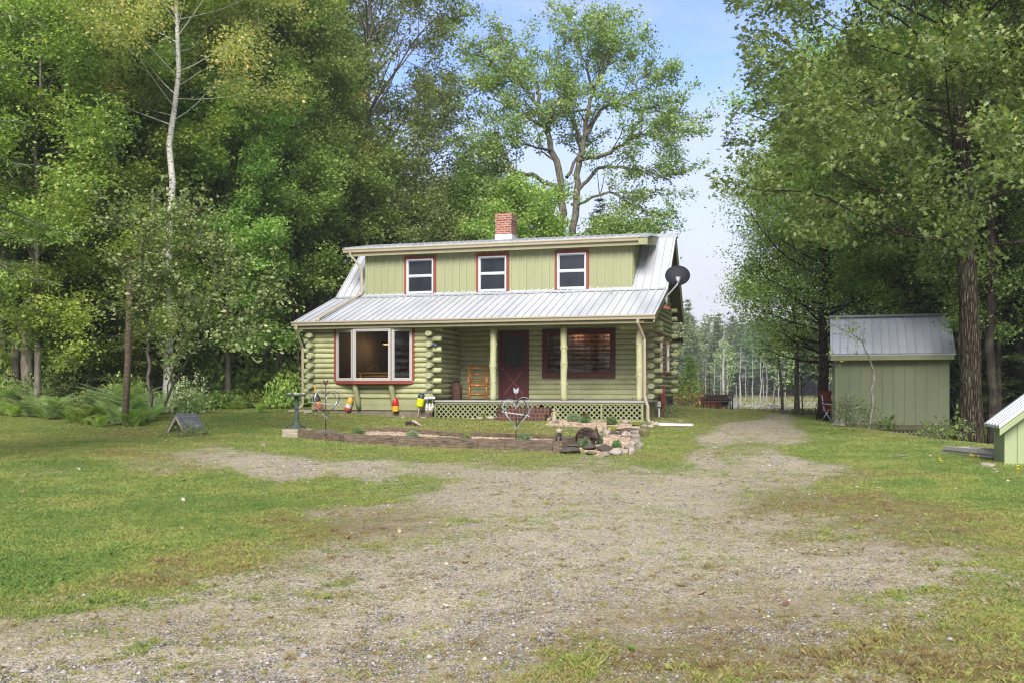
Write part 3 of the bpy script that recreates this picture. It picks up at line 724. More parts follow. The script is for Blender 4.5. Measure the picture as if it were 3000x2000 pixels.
# ---------------------------------------------------------------- ground, drive, pond
CP = """50,1000,.95,.6 200,990,.95,.6 400,1010,.95,.55 550,980,1,.75 600,1010,1,.6 250,1040,.85,.45 30,1060,.9,.65 150,1060,.9,.8 380,1065,.5,.35 500,1055,.25,.4
600,1075,.08,.5 700,1085,.08,.4 850,1085,.06,.4 1000,1080,.25,.4 100,1085,.65,.7 700,1020,1,.65 650,1000,1,.7 800,1038,.9,.55 1000,1048,.9,.6 1200,1055,.65,.5 1500,1060,.75,.6 1550,1020,.9,.6
800,970,1,.5 1000,975,1,.45 1200,975,1,.5 1350,985,.8,.5 50,1120,.95,.8 250,1120,.95,.85 500,1110,.95,.8 750,1110,.85,.65 950,1115,.55,.5 1050,1140,.15,.45 300,1170,1,.75 550,1160,1,.8 700,1150,.95,.65
850,1150,.7,.5 100,1250,1,.95 50,1320,1,1 250,1290,1,.85 400,1250,1,.7 550,1220,.95,.65 650,1210,.8,.15 800,1180,.5,.2 850,1190,.35,.2 900,1170,.3,.4 950,1220,.3,.5 0,1400,.7,.6 150,1380,.6,.4 300,1340,.7,.4
450,1300,.65,.45 600,1260,.6,.3 50,1450,.2,.4 250,1420,.2,.5 450,1390,.2,.5 600,1340,.25,.5 750,1290,.25,.45 0,1500,.1,.4 200,1500,.1,.4 400,1480,.15,.5 600,1440,.2,.5 1200,1150,.12,.5 1300,1250,.1,.4 1100,1350,.12,.4
900,1450,.1,.4 1200,1450,.1,.3 700,1540,.1,.3 1000,1540,.1,.3 1500,1150,.1,.5 1500,1250,.1,.5 1500,1350,.1,.3 1450,1420,.2,.1 1600,1300,.12,.4 1400,1500,.3,.1 1600,1500,.35,.1 1800,1480,.3,.1 1700,1100,.12,.5
1200,1100,.15,.5 1700,980,.12,.3 1750,975,.08,.3 1650,1010,.12,.3 1700,1030,.5,.6 1800,1000,.15,.3 1620,1050,.25,.4 1790,1060,.15,.4 1450,1080,.3,.5 1850,1090,.25,.4 1580,980,.9,.45 1540,1040,.95,.7 1900,990,1,.7
1870,1040,.95,.8 2000,1030,1,.75 2150,1060,1,.8 2050,1080,.95,.5 2250,1090,1,.9 2100,1120,1,.9 2300,1150,1,.95 1950,1110,.6,.45 2200,1100,.9,.5 1850,1150,.45,.1 1950,1150,.55,.1 2000,1190,.5,.08 2100,1200,.6,.12
2200,1220,.65,.25 2300,1220,.75,.4 1800,1200,.3,.1 1900,1230,.4,.25 2050,1280,.15,.35 2000,1330,.15,.3 2150,1300,.3,.3 2300,1300,.55,.3 2250,1380,.5,.35 2300,1450,.6,.4 2100,1400,.25,.3 2000,1430,.35,.15
1900,1400,.15,.3 1850,1330,.08,.3 2150,1480,.5,.35 2300,1540,.65,.35 2000,1530,.5,.25 1850,1550,.4,.15 1700,1560,.3,.1 1700,1400,.12,.3 1650,965,.7,.4 1900,965,1,.8 1720,960,.9,.4 1740,968,.1,.2 1600,955,.9,.5"""
CPA = np.array([[float(q) for q in t.split(',')] for t in CP.split()])
CPA[:, 0] *= 1.27551; CPA[:, 1] *= 1.27551
def zones(X, Y, Z=None):
    """grass cover and greenness of the yard at ground points"""
    X = np.asarray(X, float); Y = np.asarray(Y, float)
    Z = G(X, Y) if Z is None else Z
    Yc = np.maximum(Y, 2.0)
    u = 1500 + F * X / Yc; v = np.minimum(YH + (ZC - Z) * F / Yc, 2100)
    wn = (fbm(X * .9, Y * .9, 4) - .5) * 130 * np.minimum(10 / Yc, 1.2); u = u + wn; v = v + wn * .12
    num = np.zeros(X.shape); nt = np.zeros(X.shape); den = np.zeros(X.shape)
    for px, py, c, t in CPA:
        k = 200 / max(py - 1090, 100)
        d2 = ((u - px) * k * .8) ** 2 + ((v - py) * k * 2.8) ** 2 + 120
        w = 1 / d2 ** 2.3
        num += w * c; nt += w * t; den += w
    c = num / den; t = nt / den
    c = c + (fbm(X * 1.7 + 5, Y * 2.2, 4) - .5) * .3 + (fbm(X * 6 + 5, Y * 8, 3) - .5) * .4
    t = t + (fbm(X * .8 + 25, Y * 1.1 + 3, 4) - .5) * 1.0 + (fbm(X * 4, Y * 5 + 3, 3) - .5) * .45
    # the forest floor, beyond the mown edge
    edge = np.where(X < 0, 33.5 - .30 * (-X - 9) * (X < -9) + 1.2 * np.sin(X * .9), 60)
    woods = sstep(-.4, .8, Y - edge) * (X < -3.5)
    rw = sstep(0, 1.5, X - 13.2 + .0 * Y) * sstep(19, 21, Y) * (1 - sstep(48, 60, Y) * .7)
    woods = np.maximum(woods, rw)
    tuft = sstep(.5, .6, fbm(X * 5.5 + 31, Y * 7 + 7, 3)) * sstep(.32, .55, fbm(X * .6 + 3, Y * .6 + 17, 3)) * (1 - c)
    c = c + .07 + .3 * tuft
    t = np.clip(t, 0, 1) * .95
    return np.clip(c, 0, 1), np.clip(t, 0, 1), np.clip(woods, 0, 1)
def browned(X, Y):
    Z = G(X, Y); Yc = np.maximum(Y, 2.0); u = 1500 + F * X / Yc; v = YH + (ZC - Z) * F / Yc; b = np.zeros(np.shape(X))
    for px, py, rx, ry, k in ((1850, 1900, 520, 130, .9), (2350, 1830, 420, 110, .7), (1250, 1960, 500, 90, .45), (2650, 1540, 330, 70, .8), (2420, 1470, 260, 50, .7), (1080, 1530, 260, 50, .8), (760, 1620, 300, 60, .4), (2750, 1900, 400, 140, .6), (300, 1840, 500, 80, .35), (1700, 1880, 240, 50, .5)):
        b = np.maximum(b, k * np.exp(-((u - px) / rx) ** 2 - ((v - py) / ry) ** 2))
    return np.clip(b * (.3 + 1.6 * (fbm(X * 1.6 + 3, Y * 2.2 + 8, 4) - .15)), 0, 1)
def ground_material():
    N = NT('yard_ground')
    A = lambda n: N.n('ShaderNodeAttribute', attribute_name=n).outputs['Fac']
    cov, ton, wd = A('cover'), A('tone'), A('woods')
    tc = N.n('ShaderNodeTexCoord').outputs['Object']
    n1 = N.noise(1.1, 5, tc); n2 = N.noise(9, 5, tc); n3 = N.noise(70, 4, tc)
    vo = N.n('ShaderNodeTexVoronoi', {'Vector': tc, 'Scale': 34.0, 'Randomness': 1.0}); vc = N.n('ShaderNodeSeparateColor', {0: vo.outputs['Color']})
    vo2 = N.n('ShaderNodeTexVoronoi', {'Vector': tc, 'Scale': 85.0}); vc2 = N.n('ShaderNodeSeparateColor', {0: vo2.outputs['Color']})
    sand = N.ramp(N.math('ADD', N.math('MULTIPLY', n1, .6), N.math('MULTIPLY', n2, .4)), [(.3, srgb(130, 118, 96)), (.5, srgb(164, 152, 126)), (.7, srgb(186, 176, 150))])
    peb = N.ramp(vc.outputs[0], [(0, srgb(84, 82, 82)), (.3, srgb(130, 122, 112)), (.6, srgb(170, 160, 144)), (.85, srgb(150, 150, 152)), (1, srgb(204, 198, 186))], 'CONSTANT')
    peb2 = N.ramp(vc2.outputs[1], [(0, srgb(48, 44, 40)), (.3, srgb(134, 122, 102)), (.7, srgb(206, 196, 174)), (1, srgb(130, 132, 138))])
    g_ = N.mix(.6, sand, peb2)
    pm = N.ramp(N.math('MULTIPLY', N.ramp(vo.outputs['Distance'], [(.28, (1, 1, 1, 1)), (.42, (0, 0, 0, 1))]), N.ramp(vc.outputs[1], [(.45, (0, 0, 0, 1)), (.5, (1, 1, 1, 1))])), [(0, (0, 0, 0, 1)), (1, (.8, .8, .8, 1))])
    g_ = N.mix(pm, g_, peb)
    g_ = N.mix(A('soil'), g_, N.mix(pm, N.ramp(n2, [(.3, srgb(84, 64, 44)), (.7, srgb(122, 98, 70))]), peb))
    # thatch and low growth between the blades
    th = N.ramp(N.math('ADD', ton, N.math('MULTIPLY_ADD', n2, .5)), [(.2, srgb(130, 106, 72)), (.5, srgb(146, 134, 76)), (.75, srgb(122, 126, 58)), (1, srgb(96, 112, 48))])
    N.t.nodes[-1]
    th = N.mix(N.ramp(n3, [(.35, (0, 0, 0, 1)), (.7, (.8, .8, .8, 1))]), th, mul(srgb(96, 100, 44), .6))
    fac = N.ramp(N.math('ADD', cov, N.math('MULTIPLY_ADD', N.math('ADD', n3, n2), .5)), [(.62, (0, 0, 0, 1)), (1.0, (1, 1, 1, 1))])
    n4 = N.noise(26, 5, tc, rough=.7)
    f2 = N.math('ADD', cov, N.math('ADD', N.math('MULTIPLY', N.math('SUBTRACT', n4, .5), 1.9), N.math('MULTIPLY', N.math('SUBTRACT', n3, .5), 1.2)))
    fac = N.ramp(f2, [(.38, (0, 0, 0, 1)), (.66, (1, 1, 1, 1))])
    g_ = N.mix(N.ramp(N.math('ADD', N.math('MULTIPLY', n2, .5), N.math('MULTIPLY', n3, .5)), [(.48, (0, 0, 0, 1)), (.62, (.55, .55, .55, 1))]), g_, srgb(138, 134, 72))
    c = N.mix(fac, g_, th)
    lit = N.ramp(N.math('ADD', N.math('MULTIPLY', n2, .5), N.math('MULTIPLY', n3, .5)), [(.3, srgb(38, 30, 20)), (.5, srgb(72, 54, 34)), (.7, srgb(60, 62, 30))])
    c = N.mix(wd, c, lit)
    bd = A('bed'); chips = N.ramp(vc.outputs[2], [(0, srgb(92, 68, 48)), (.3, srgb(146, 114, 84)), (.65, srgb(184, 154, 120)), (1, srgb(208, 186, 156))])
    c = N.mix(bd, c, N.mix(N.ramp(vo.outputs['Distance'], [(.3, (0, 0, 0, 1)), (.5, (.8, .8, .8, 1))]), chips, srgb(60, 42, 30)))
    mud = N.ramp(N.n('ShaderNodeSeparateXYZ', {0: N.n('ShaderNodeNewGeometry').outputs['Position']}).outputs[1], [(0, (0, 0, 0, 1)), (1, (0, 0, 0, 1))])
    p = N.n('ShaderNodeBsdfPrincipled', {'Base Color': c, 'Roughness': .95, 'Specular IOR Level': .2})
    hgt = N.math('ADD', N.math('MULTIPLY', n3, .6), N.math('ADD', N.math('MULTIPLY', n2, .7), N.math('MULTIPLY', pm, .35)))
    N.t.links.new(N.bump(hgt, .8, .02), p.inputs['Normal'])
    return N.out(p.outputs[0])
BEDS = []
def in_poly(P, X, Y):
    X = np.asarray(X); r = np.zeros(X.shape, bool); n = len(P)
    for i in range(n):
        (x0, y0), (x1, y1) = P[i], P[(i + 1) % n]
        c = ((y0 > Y) != (y1 > Y)) & (X < (x1 - x0) * (Y - y0) / ((y1 - y0) + 1e-12) + x0)
        r ^= c
    return r
bedpx = [[(1040, 1284), (1068, 1264), (1150, 1263), (1340, 1278), (1690, 1288), (1690, 1306), (1640, 1314), (1400, 1306), (1160, 1297)],
         [(1700, 1318), (1690, 1298), (1760, 1284), (1800, 1262), (1880, 1262), (1870, 1300), (1830, 1330), (1740, 1334)],
         [(1595, 1246), (1620, 1226), (1880, 1244), (1880, 1258), (1780, 1256), (1680, 1250)]]
BEDS = [[px2g(*p) for p in b] for b in bedpx]
def axis(segs):
    out = []
    for a, b, st in segs: out += list(np.arange(a, b, st))
    return np.array(out + [segs[-1][1]])
xs = axis([(-400, -60, 20), (-60, -18, 1.5), (-18, 18, .11), (18, 60, 1.5), (60, 400, 20)])
ys = axis([(-60, 3, 3), (3, 14, .09), (14, 36, .13), (36, 64, .6), (64, 180, 4), (180, 900, 60)])
XX, YY = np.meshgrid(xs, ys); ZZ = G(XX, YY)
cv, tn, wd_ = zones(XX, YY, ZZ)
bed = np.zeros(XX.shape)
for b in BEDS: bed = np.maximum(bed, in_poly(b, XX, YY).astype(float))
leafy = (XX > 9.5) & (XX < 14.5) & (YY > 22.5) & (YY < 26.5)
fine_ = (np.abs(XX) < 18) & (YY > 3) & (YY < 36)
ZZ = ZZ + np.where(fine_, .022 * (fbm(XX * 5, YY * 5, 4) - .5) + .02 * cv * (fbm(XX * 14, YY * 14, 2) - .3), 0)
ny, nx = XX.shape
idx = np.arange(nx * ny).reshape(ny, nx)
Q = np.stack([idx[:-1, :-1], idx[:-1, 1:], idx[1:, 1:], idx[1:, :-1]], -1).reshape(-1, 4)
gnd = npmesh('ground', np.stack([XX, YY, ZZ], -1).reshape(-1, 3), Q, ground_material(), smooth=True, extra={'cover': cv.ravel(), 'tone': tn.ravel(), 'woods': wd_.ravel(), 'bed': bed.ravel(), 'soil': browned(XX, YY).ravel()})
tag(gnd, kind='structure')
# grass blades
rs = np.random.RandomState(11)
def scatter(n, y0, y1, power=1.0, hw=.56):
    """random ground points, thinning out with distance"""
    u = rs.rand(n)
    Y = y0 * (y1 / y0) ** u if power == 1.0 else (y0 ** (1 - power) + u * (y1 ** (1 - power) - y0 ** (1 - power))) ** (1 / (1 - power))
    X = (rs.rand(n) * 2 - 1) * (hw * Y + .6)
    return X, Y
def footprint(X, Y):
    """under the house, sheds and beds"""
    a = CT * (X - OX) - ST * (Y - OY); v = ST * (X - OX) + CT * (Y - OY)
    return (a > AL) & (a < AR) & (v > .0) & (v < V2)
def blades(name, X, Y, h, w, lean, tint, mat_, kind_label, cat='grass', nb=1):
    n = len(X); az = rs.rand(n) * 2 * PI; Z = G(X, Y) + .005
    dx, dy = np.cos(az), np.sin(az); la = rs.rand(n) * 2 * PI; lx, ly = np.cos(la) * lean * h, np.sin(la) * lean * h
    b = np.stack([X, Y, Z - .01], -1)
    V = np.zeros((n, 4, 3)); sd = np.stack([dx * w / 2, dy * w / 2, np.zeros(n)], -1)
    V[:, 0] = b - sd; V[:, 1] = b + sd
    V[:, 2] = b + np.stack([lx * .5, ly * .5, h * .65], -1) + sd * .6
    V[:, 3] = b + np.stack([lx, ly, h * (1 - .3 * np.minimum(lean, 1))], -1)
    I = np.arange(n)[:, None] * 4
    T = np.concatenate([I + [0, 1, 2], I + [0, 2, 3]], 0)
    o = npmesh(name, V.reshape(-1, 3), T, mat_, tint=np.repeat(tint, 4))
    tag(o, kind_label, cat, kind='stuff'); return o
MT['grass'] = foliage('grass_blades', [(0, (122, 96, 64)), (.22, (150, 130, 82)), (.42, (160, 158, 78)), (.6, (144, 156, 62)), (.8, (118, 142, 54)), (1, (92, 126, 48))], .3, .6, 0)
X, Y = scatter(1500000, 4.3, 55, 1.25)
c, t, w = zones(X, Y)
c2 = c * (1 - w * .75)
keep = rs.rand(len(X)) < np.clip((c2 - .22) * 1.5, .02, 1) ** 1.4
inb = np.zeros(len(X), bool)
for b in BEDS: inb |= in_poly(b, X, Y)
keep &= ~inb & ~footprint(X, Y) & (Y < 47)
X, Y, c, t = X[keep], Y[keep], c[keep], t[keep]
sc = np.clip(Y / 14, .55, 1.7)
h = (.012 + .018 * rs.rand(len(X))) * (.55 + .75 * c) * (1 + .5 * (fbm(X * 1.3 + 9, Y * 1.3, 3) > .58)) * (1 + .5 * ((X < -3.2) & (Y < 9) & (t > .6)))
w_ = (.003 + .0026 * rs.rand(len(X))) * sc * 1.15
tt = np.clip(t * .85 + .06 + rs.randn(len(X)) * .13, 0, 1)
# tufts: taller clumps in the lawn, wiry sparse ones in the gravel
Xc, Yc_ = scatter(15000, 4.3, 34, 1.35); cc, tc_, wc = zones(Xc, Yc_); kk = (rs.rand(len(Xc)) < np.where(cc > .5, .5, .42)) & ~footprint(Xc, Yc_)
for b in BEDS: kk &= ~in_poly(b, Xc, Yc_)
Xc, Yc_, cc, tc_ = Xc[kk], Yc_[kk], cc[kk], tc_[kk]; nb_ = 26; rr_ = (.012 + .045 * rs.rand(len(Xc)) ** 2) * np.clip(Yc_ / 10, .8, 2)
Xt = np.repeat(Xc, nb_) + rs.randn(len(Xc) * nb_) * np.repeat(rr_, nb_); Yt = np.repeat(Yc_, nb_) + rs.randn(len(Xc) * nb_) * np.repeat(rr_, nb_)
ht = np.repeat(np.where(cc > .5, .018 + .028 * rs.rand(len(Xc)), .01 + .016 * rs.rand(len(Xc))), nb_) * (.5 + rs.rand(len(Xt))); scx = np.clip(Yt / 14, .55, 1.7)
tct = np.repeat(np.clip(np.where(cc > .5, tc_ + .15, tc_ * .7) + rs.randn(len(Xc)) * .15, 0, 1), nb_)
print('grass', len(X))
X = np.concatenate([X, Xt]); Y = np.concatenate([Y, Yt]); w_ = np.concatenate([w_, (.003 + .002 * rs.rand(len(Xt))) * scx]); tt = np.concatenate([tt, np.clip(tct + rs.randn(len(Xt)) * .08, 0, 1)]); hh_ = np.concatenate([h * np.clip(sc, .8, 1.15), ht])
blades('grass', X, Y, hh_, w_, .3 + .7 * rs.rand(len(X)), tt, MT['grass'], 'short patchy lawn grass around the gravel yard')
# gravel stones
def pebbles(name, X, Y, s, tint, m_, label, cat, flat=.55, emb=.25):
    n = len(X); base = np.array([(1, 0, 0), (.4, .9, 0), (-.6, .75, 0), (-1, -.1, 0), (-.3, -.9, 0), (.7, -.7, 0), (.1, .1, 1), (-.1, 0, -.8)], float)
    fc = np.array([(i, (i + 1) % 6, 6) for i in range(6)] + [((i + 1) % 6, i, 7) for i in range(6)])
    az = rs.rand(n) * 2 * PI; ca, sa = np.cos(az), np.sin(az)
    V = base[None] * (1 + .35 * (rs.rand(n, 8, 3) - .5))
    V[..., 2] *= (flat * (.6 + .8 * rs.rand(n)))[:, None]; V[..., 0] *= (.9 + .6 * rs.rand(n))[:, None]
    x = V[..., 0] * ca[:, None] - V[..., 1] * sa[:, None]; y = V[..., 0] * sa[:, None] + V[..., 1] * ca[:, None]
    z = V[..., 2]
    V = np.stack([x, y, z], -1) * s[:, None, None] + np.stack([X, Y, G(X, Y) + s * flat * (.5 - emb)], -1)[:, None]
    Fq = (np.arange(n)[:, None, None] * 8 + fc[None]).reshape(-1, 3)
    return tag(npmesh(name, V.reshape(-1, 3), Fq, m_, tint=np.repeat(tint, 8)), label, cat, kind='stuff')
def rampmat(name, stops, rough=.85):
    N = NT(name); a = N.n('ShaderNodeAttribute', attribute_name='tint').outputs['Fac']
    c = N.mix(.3, N.ramp(a, [(p, srgb(*q)) for p, q in stops]), N.ramp(N.noise(60, 3), [(.3, (.05, .045, .04, 1)), (.7, (.6, .57, .52, 1))]))
    return N.out(N.n('ShaderNodeBsdfPrincipled', {'Base Color': c, 'Roughness': rough, 'Specular IOR Level': .25}).outputs[0])
MT['gravel'] = rampmat('gravel_stones', [(0, (52, 50, 50)), (.3, (92, 88, 84)), (.5, (138, 128, 112)), (.7, (130, 134, 142)), (.9, (170, 158, 138)), (1, (196, 190, 178))])
X, Y = scatter(420000, 4.3, 34, 1.4)
c, t, w = zones(X, Y)
keep = (rs.rand(len(X)) < np.clip(1.1 - c * 1.25, .02, 1)) & (w < .3) & ~footprint(X, Y) & (rs.rand(len(X)) < .35 + 1.1 * (fbm(X * .7, Y * .7, 3) - .2))
X, Y = X[keep], Y[keep]
s = np.exp(rs.randn(len(X)) * .55) * .0042 * np.clip(Y / 9, .9, 1.9)
s = np.minimum(s, .03)
pebbles('gravel', X, Y, s, rs.rand(len(X)), MT['gravel'], 'loose grey and tan gravel over the yard and drive', 'gravel')
# bark chips in the flower beds
MT['chips'] = rampmat('wood_chips', [(0, (82, 60, 44)), (.3, (144, 112, 82)), (.7, (190, 160, 126)), (1, (216, 196, 168))])
bx = []; 
for b in BEDS:
    P = np.array(b); n = int(5200 * (P[:, 0].max() - P[:, 0].min()) * (P[:, 1].max() - P[:, 1].min()) / 12) + 300
    X = rs.uniform(P[:, 0].min(), P[:, 0].max(), n * 3); Y = rs.uniform(P[:, 1].min(), P[:, 1].max(), n * 3); k = in_poly(b, X, Y)
    bx.append((X[k], Y[k]))
X = np.concatenate([q[0] for q in bx]); Y = np.concatenate([q[1] for q in bx])
pebbles('wood_chips', X, Y, rs.uniform(.015, .035, len(X)), rs.rand(len(X)), MT['chips'], 'pale bark chips spread in the flower beds', 'mulch', .35)
# fallen leaves
MT['litter'] = foliage('fallen_leaves', [(0, (92, 62, 44)), (.35, (140, 108, 76)), (.7, (184, 162, 124)), (1, (206, 198, 180))], .1, .7, 0)
def leaves_on(name, X, Y, s, label, lobed=True):
    n = len(X); m = 10; a = np.arange(m) / m * 2 * PI
    r = np.where(np.arange(m) % 2 == 0, 1, .5) * 1.0; r[0] = 1.5; r[5] = .6
    az = rs.rand(n) * 2 * PI; tilt = rs.randn(n, 2) * .3
    x = r * np.cos(a); y = r * .75 * np.sin(a)
    xx = x[None] * np.cos(az)[:, None] - y[None] * np.sin(az)[:, None]; yy = x[None] * np.sin(az)[:, None] + y[None] * np.cos(az)[:, None]
    z = xx * tilt[:, :1] + yy * tilt[:, 1:] + .25 * (xx ** 2)
    V = np.stack([xx, yy, z], -1) * s[:, None, None] + np.stack([X, Y, G(X, Y) + .012 + s * .25], -1)[:, None]
    Fq = np.arange(n * m).reshape(n, m)
    return tag(npmesh(name, V.reshape(-1, 3), Fq, MT['litter'], tint=np.repeat(rs.rand(n), m)), label, 'fallen leaves', kind='stuff')
X, Y = scatter(330, 6, 32, .9); leaves_on('leaf_litter', X, Y, rs.uniform(.018, .038, len(X)), 'dry brown and tan leaves scattered over lawn and gravel')
X = rs.uniform(9.6, 15.5, 2600); Y = rs.uniform(17.5, 26.6, 2600); k = (Y > 26.6 - (X - 9.6) * 1.25) & (Y < 26.6)
k &= ~((X > 11.2) & (Y < 16.5))
leaves_on('shed_leaf_litter', X[k], Y[k], rs.uniform(.03, .06, k.sum()), 'brown leaf litter on the bare bank below the large shed')
# pond and marsh
N = NT('pond_water'); tc = N.n('ShaderNodeTexCoord').outputs['Object']
pn = N.noise(.16, 5, tc, sc=(1, .5, 1)); pn2 = N.noise(1.3, 5, tc, sc=(1, .4, 1))
mk = N.ramp(N.math('ADD', N.math('MULTIPLY', pn, .65), N.math('MULTIPLY', pn2, .35)), [(.47, (0, 0, 0, 1)), (.52, (1, 1, 1, 1))])
veg = N.ramp(pn2, [(.35, srgb(150, 150, 132)), (.5, srgb(120, 134, 78)), (.65, srgb(122, 150, 58))])
wp = N.n('ShaderNodeBsdfPrincipled', {'Base Color': srgb(60, 62, 50), 'Roughness': .12, 'Specular IOR Level': .8}); N.t.links.new(N.bump(N.noise(6, 3, tc), .15, .02), wp.inputs['Normal'])
vp = N.n('ShaderNodeBsdfPrincipled', {'Base Color': veg, 'Roughness': .9})
MT['pond'] = N.out(N.n('ShaderNodeMixShader', {0: mk, 1: wp.outputs[0], 2: vp.outputs[0]}).outputs[0])
pw = npmesh('pond_water', [(-30, 50, -.45), (170, 50, -.45), (170, 160, -.45), (-30, 160, -.45)], [(0, 1, 2, 3)], MT['pond'])
tag(pw, kind='structure')
# reeds and sedge on the pond margins
MT['sedge'] = foliage('sedge_blades', [(0, (130, 106, 60)), (.4, (150, 146, 84)), (.7, (128, 150, 70)), (1, (100, 136, 58))], .3, .7, 0)
n = 60000; Y = 49 + 105 * rs.rand(n) ** 1.2; X = 3 + rs.rand(n) * (Y * .6)
band = fbm(X * .11, Y * .22, 4); k = ((band > .50) | (Y < 54) | (Y > 143)) & (Y < 153)
k &= (Y < 60) | (Y > 140) | (rs.rand(n) < .35)
X, Y = X[k], Y[k]
blades('marsh_sedge', X, Y, (.25 + .35 * rs.rand(len(X))) * np.where(Y > 135, 1.6, 1) * np.where(Y < 60, .6, 1), np.full(len(X), .05), .3 + .5 * rs.rand(len(X)), rs.rand(len(X)), MT['sedge'], 'tawny sedge and weeds at the edges of the pond', 'sedge')
o = COL.objects['marsh_sedge']; me = o.data; co = np.zeros(len(me.vertices) * 3, np.float32); me.vertices.foreach_get('co', co); co = co.reshape(-1, 3)
lift = np.maximum(0, -.47 - G(co[::4, 0], co[::4, 1])); co[:, 2] += np.repeat(lift, 4); me.vertices.foreach_set('co', co.ravel())

# bits of leaf caught on the porch roof below the dormer
rl = np.random.RandomState(8); n = 90; a_ = rl.uniform(-3.2, 5.6, n); v_ = 2.25 - np.abs(rl.randn(n)) * .3
z_ = 3.49 + (v_ + .5) / 2.8 * .98 + .015; m = 6; an = np.arange(m) / m * 6.283; sz = rl.uniform(.015, .035, n)
P = np.stack([OX + CT * a_ + ST * v_, OY - ST * a_ + CT * v_, z_], -1)[:, None] + np.stack([np.cos(an)[None] * sz[:, None], np.sin(an)[None] * sz[:, None] * .6, rl.rand(n, m) * .015], -1)
tag(npmesh('roof_leaf_litter', P.reshape(-1, 3), np.arange(n * m).reshape(n, m), MT['litter'], tint=np.repeat(rl.rand(n) * .6, m)), 'brown leaf bits lying on the porch roof below the dormer', 'fallen leaves', kind='stuff')
# ---------------------------------------------------------------- trees
class Sk:
    """branch lines and leaf anchors of one plant"""
    def __init__(s): s.lines = []; s.A = []; s.D = []
    def line(s, P, R): s.lines.append((P, R))
def wood(sk, name, m, parent, nmax=9):
    V = []; Fq = []; off = 0
    for P, R in sk.lines:
        P = np.asarray(P, float); R = np.asarray(R, float); n = nmax if R[0] > .07 else (5 if R[0] > .02 else 3)
        T = np.gradient(P, axis=0); T /= np.linalg.norm(T, axis=1)[:, None] + 1e-9
        ref = np.array([1., 0, 0]) if abs(T[0][2]) > .7 else np.array([0, 0, 1.])
        a = np.cross(T, ref); a /= np.linalg.norm(a, axis=1)[:, None] + 1e-9; b = np.cross(T, a)
        an = np.arange(n) / n * 2 * PI
        ring = P[:, None] + (a[:, None] * np.cos(an)[None, :, None] + b[:, None] * np.sin(an)[None, :, None]) * R[:, None, None]
        V.append(ring.reshape(-1, 3)); k = len(P); i = np.arange(k - 1)[:, None] * n; j = np.arange(n)[None]
        q = np.stack([i + j, i + (j + 1) % n, i + n + (j + 1) % n, i + n + j], -1).reshape(-1, 4) + off
        Fq.append(q); off += k * n
    return npmesh(name, np.concatenate(V), np.concatenate(Fq), m, parent, smooth=True)
LEAF = {'oval': [(0, 0, 0), (.35, .32, .08), (.75, .26, .04), (1, 0, -.06), (.75, -.26, .04), (.35, -.32, .08)],
        'quad': [(0, 0, 0), (.5, .34, .1), (1, 0, -.04), (.5, -.34, .1)],
        'oak': [(0, 0, 0), (.3, .26, .07), (.42, .1, .02), (.62, .38, .1), (.7, .12, .02), (1, .0, -.08), (.7, -.12, .02), (.62, -.38, .1), (.42, -.1, .02), (.3, -.26, .07)],
        'needle': [(0, .12, 0), (1, .05, 0), (1, -.05, 0), (0, -.12, 0)]}
def leafmesh(name, P, size, m, parent, r, shape='quad', up=.9, tint=None, dirs=None, tj=.16, droop=.25):
    n = len(P); L = np.array(LEAF[shape], float)
    nrm = r.randn(n, 3) * .75 + np.array([0, 0, up]); nrm /= np.linalg.norm(nrm, axis=1)[:, None]
    d = r.randn(n, 3) if dirs is None else dirs + r.randn(n, 3) * .45
    d[:, 2] -= droop; d -= nrm * (d * nrm).sum(1)[:, None]; d /= np.linalg.norm(d, axis=1)[:, None] + 1e-9
    b = np.cross(nrm, d); s = size * np.exp(r.randn(n) * .22)
    V = P[:, None] + (d[:, None] * L[None, :, :1] + b[:, None] * L[None, :, 1:2] + nrm[:, None] * L[None, :, 2:]) * s[:, None, None]
    t = np.clip((.5 if tint is None else tint) + r.randn(n) * tj, 0, 1)
    return npmesh(name, V.reshape(-1, 3), np.arange(n * len(L)).reshape(n, len(L)), m, parent, tint=np.repeat(t, len(L)))
def vrot(v, ax, an):
    ax = ax / (np.linalg.norm(ax) + 1e-9)
    return v * math.cos(an) + np.cross(ax, v) * math.sin(an) + ax * np.dot(ax, v) * (1 - math.cos(an))
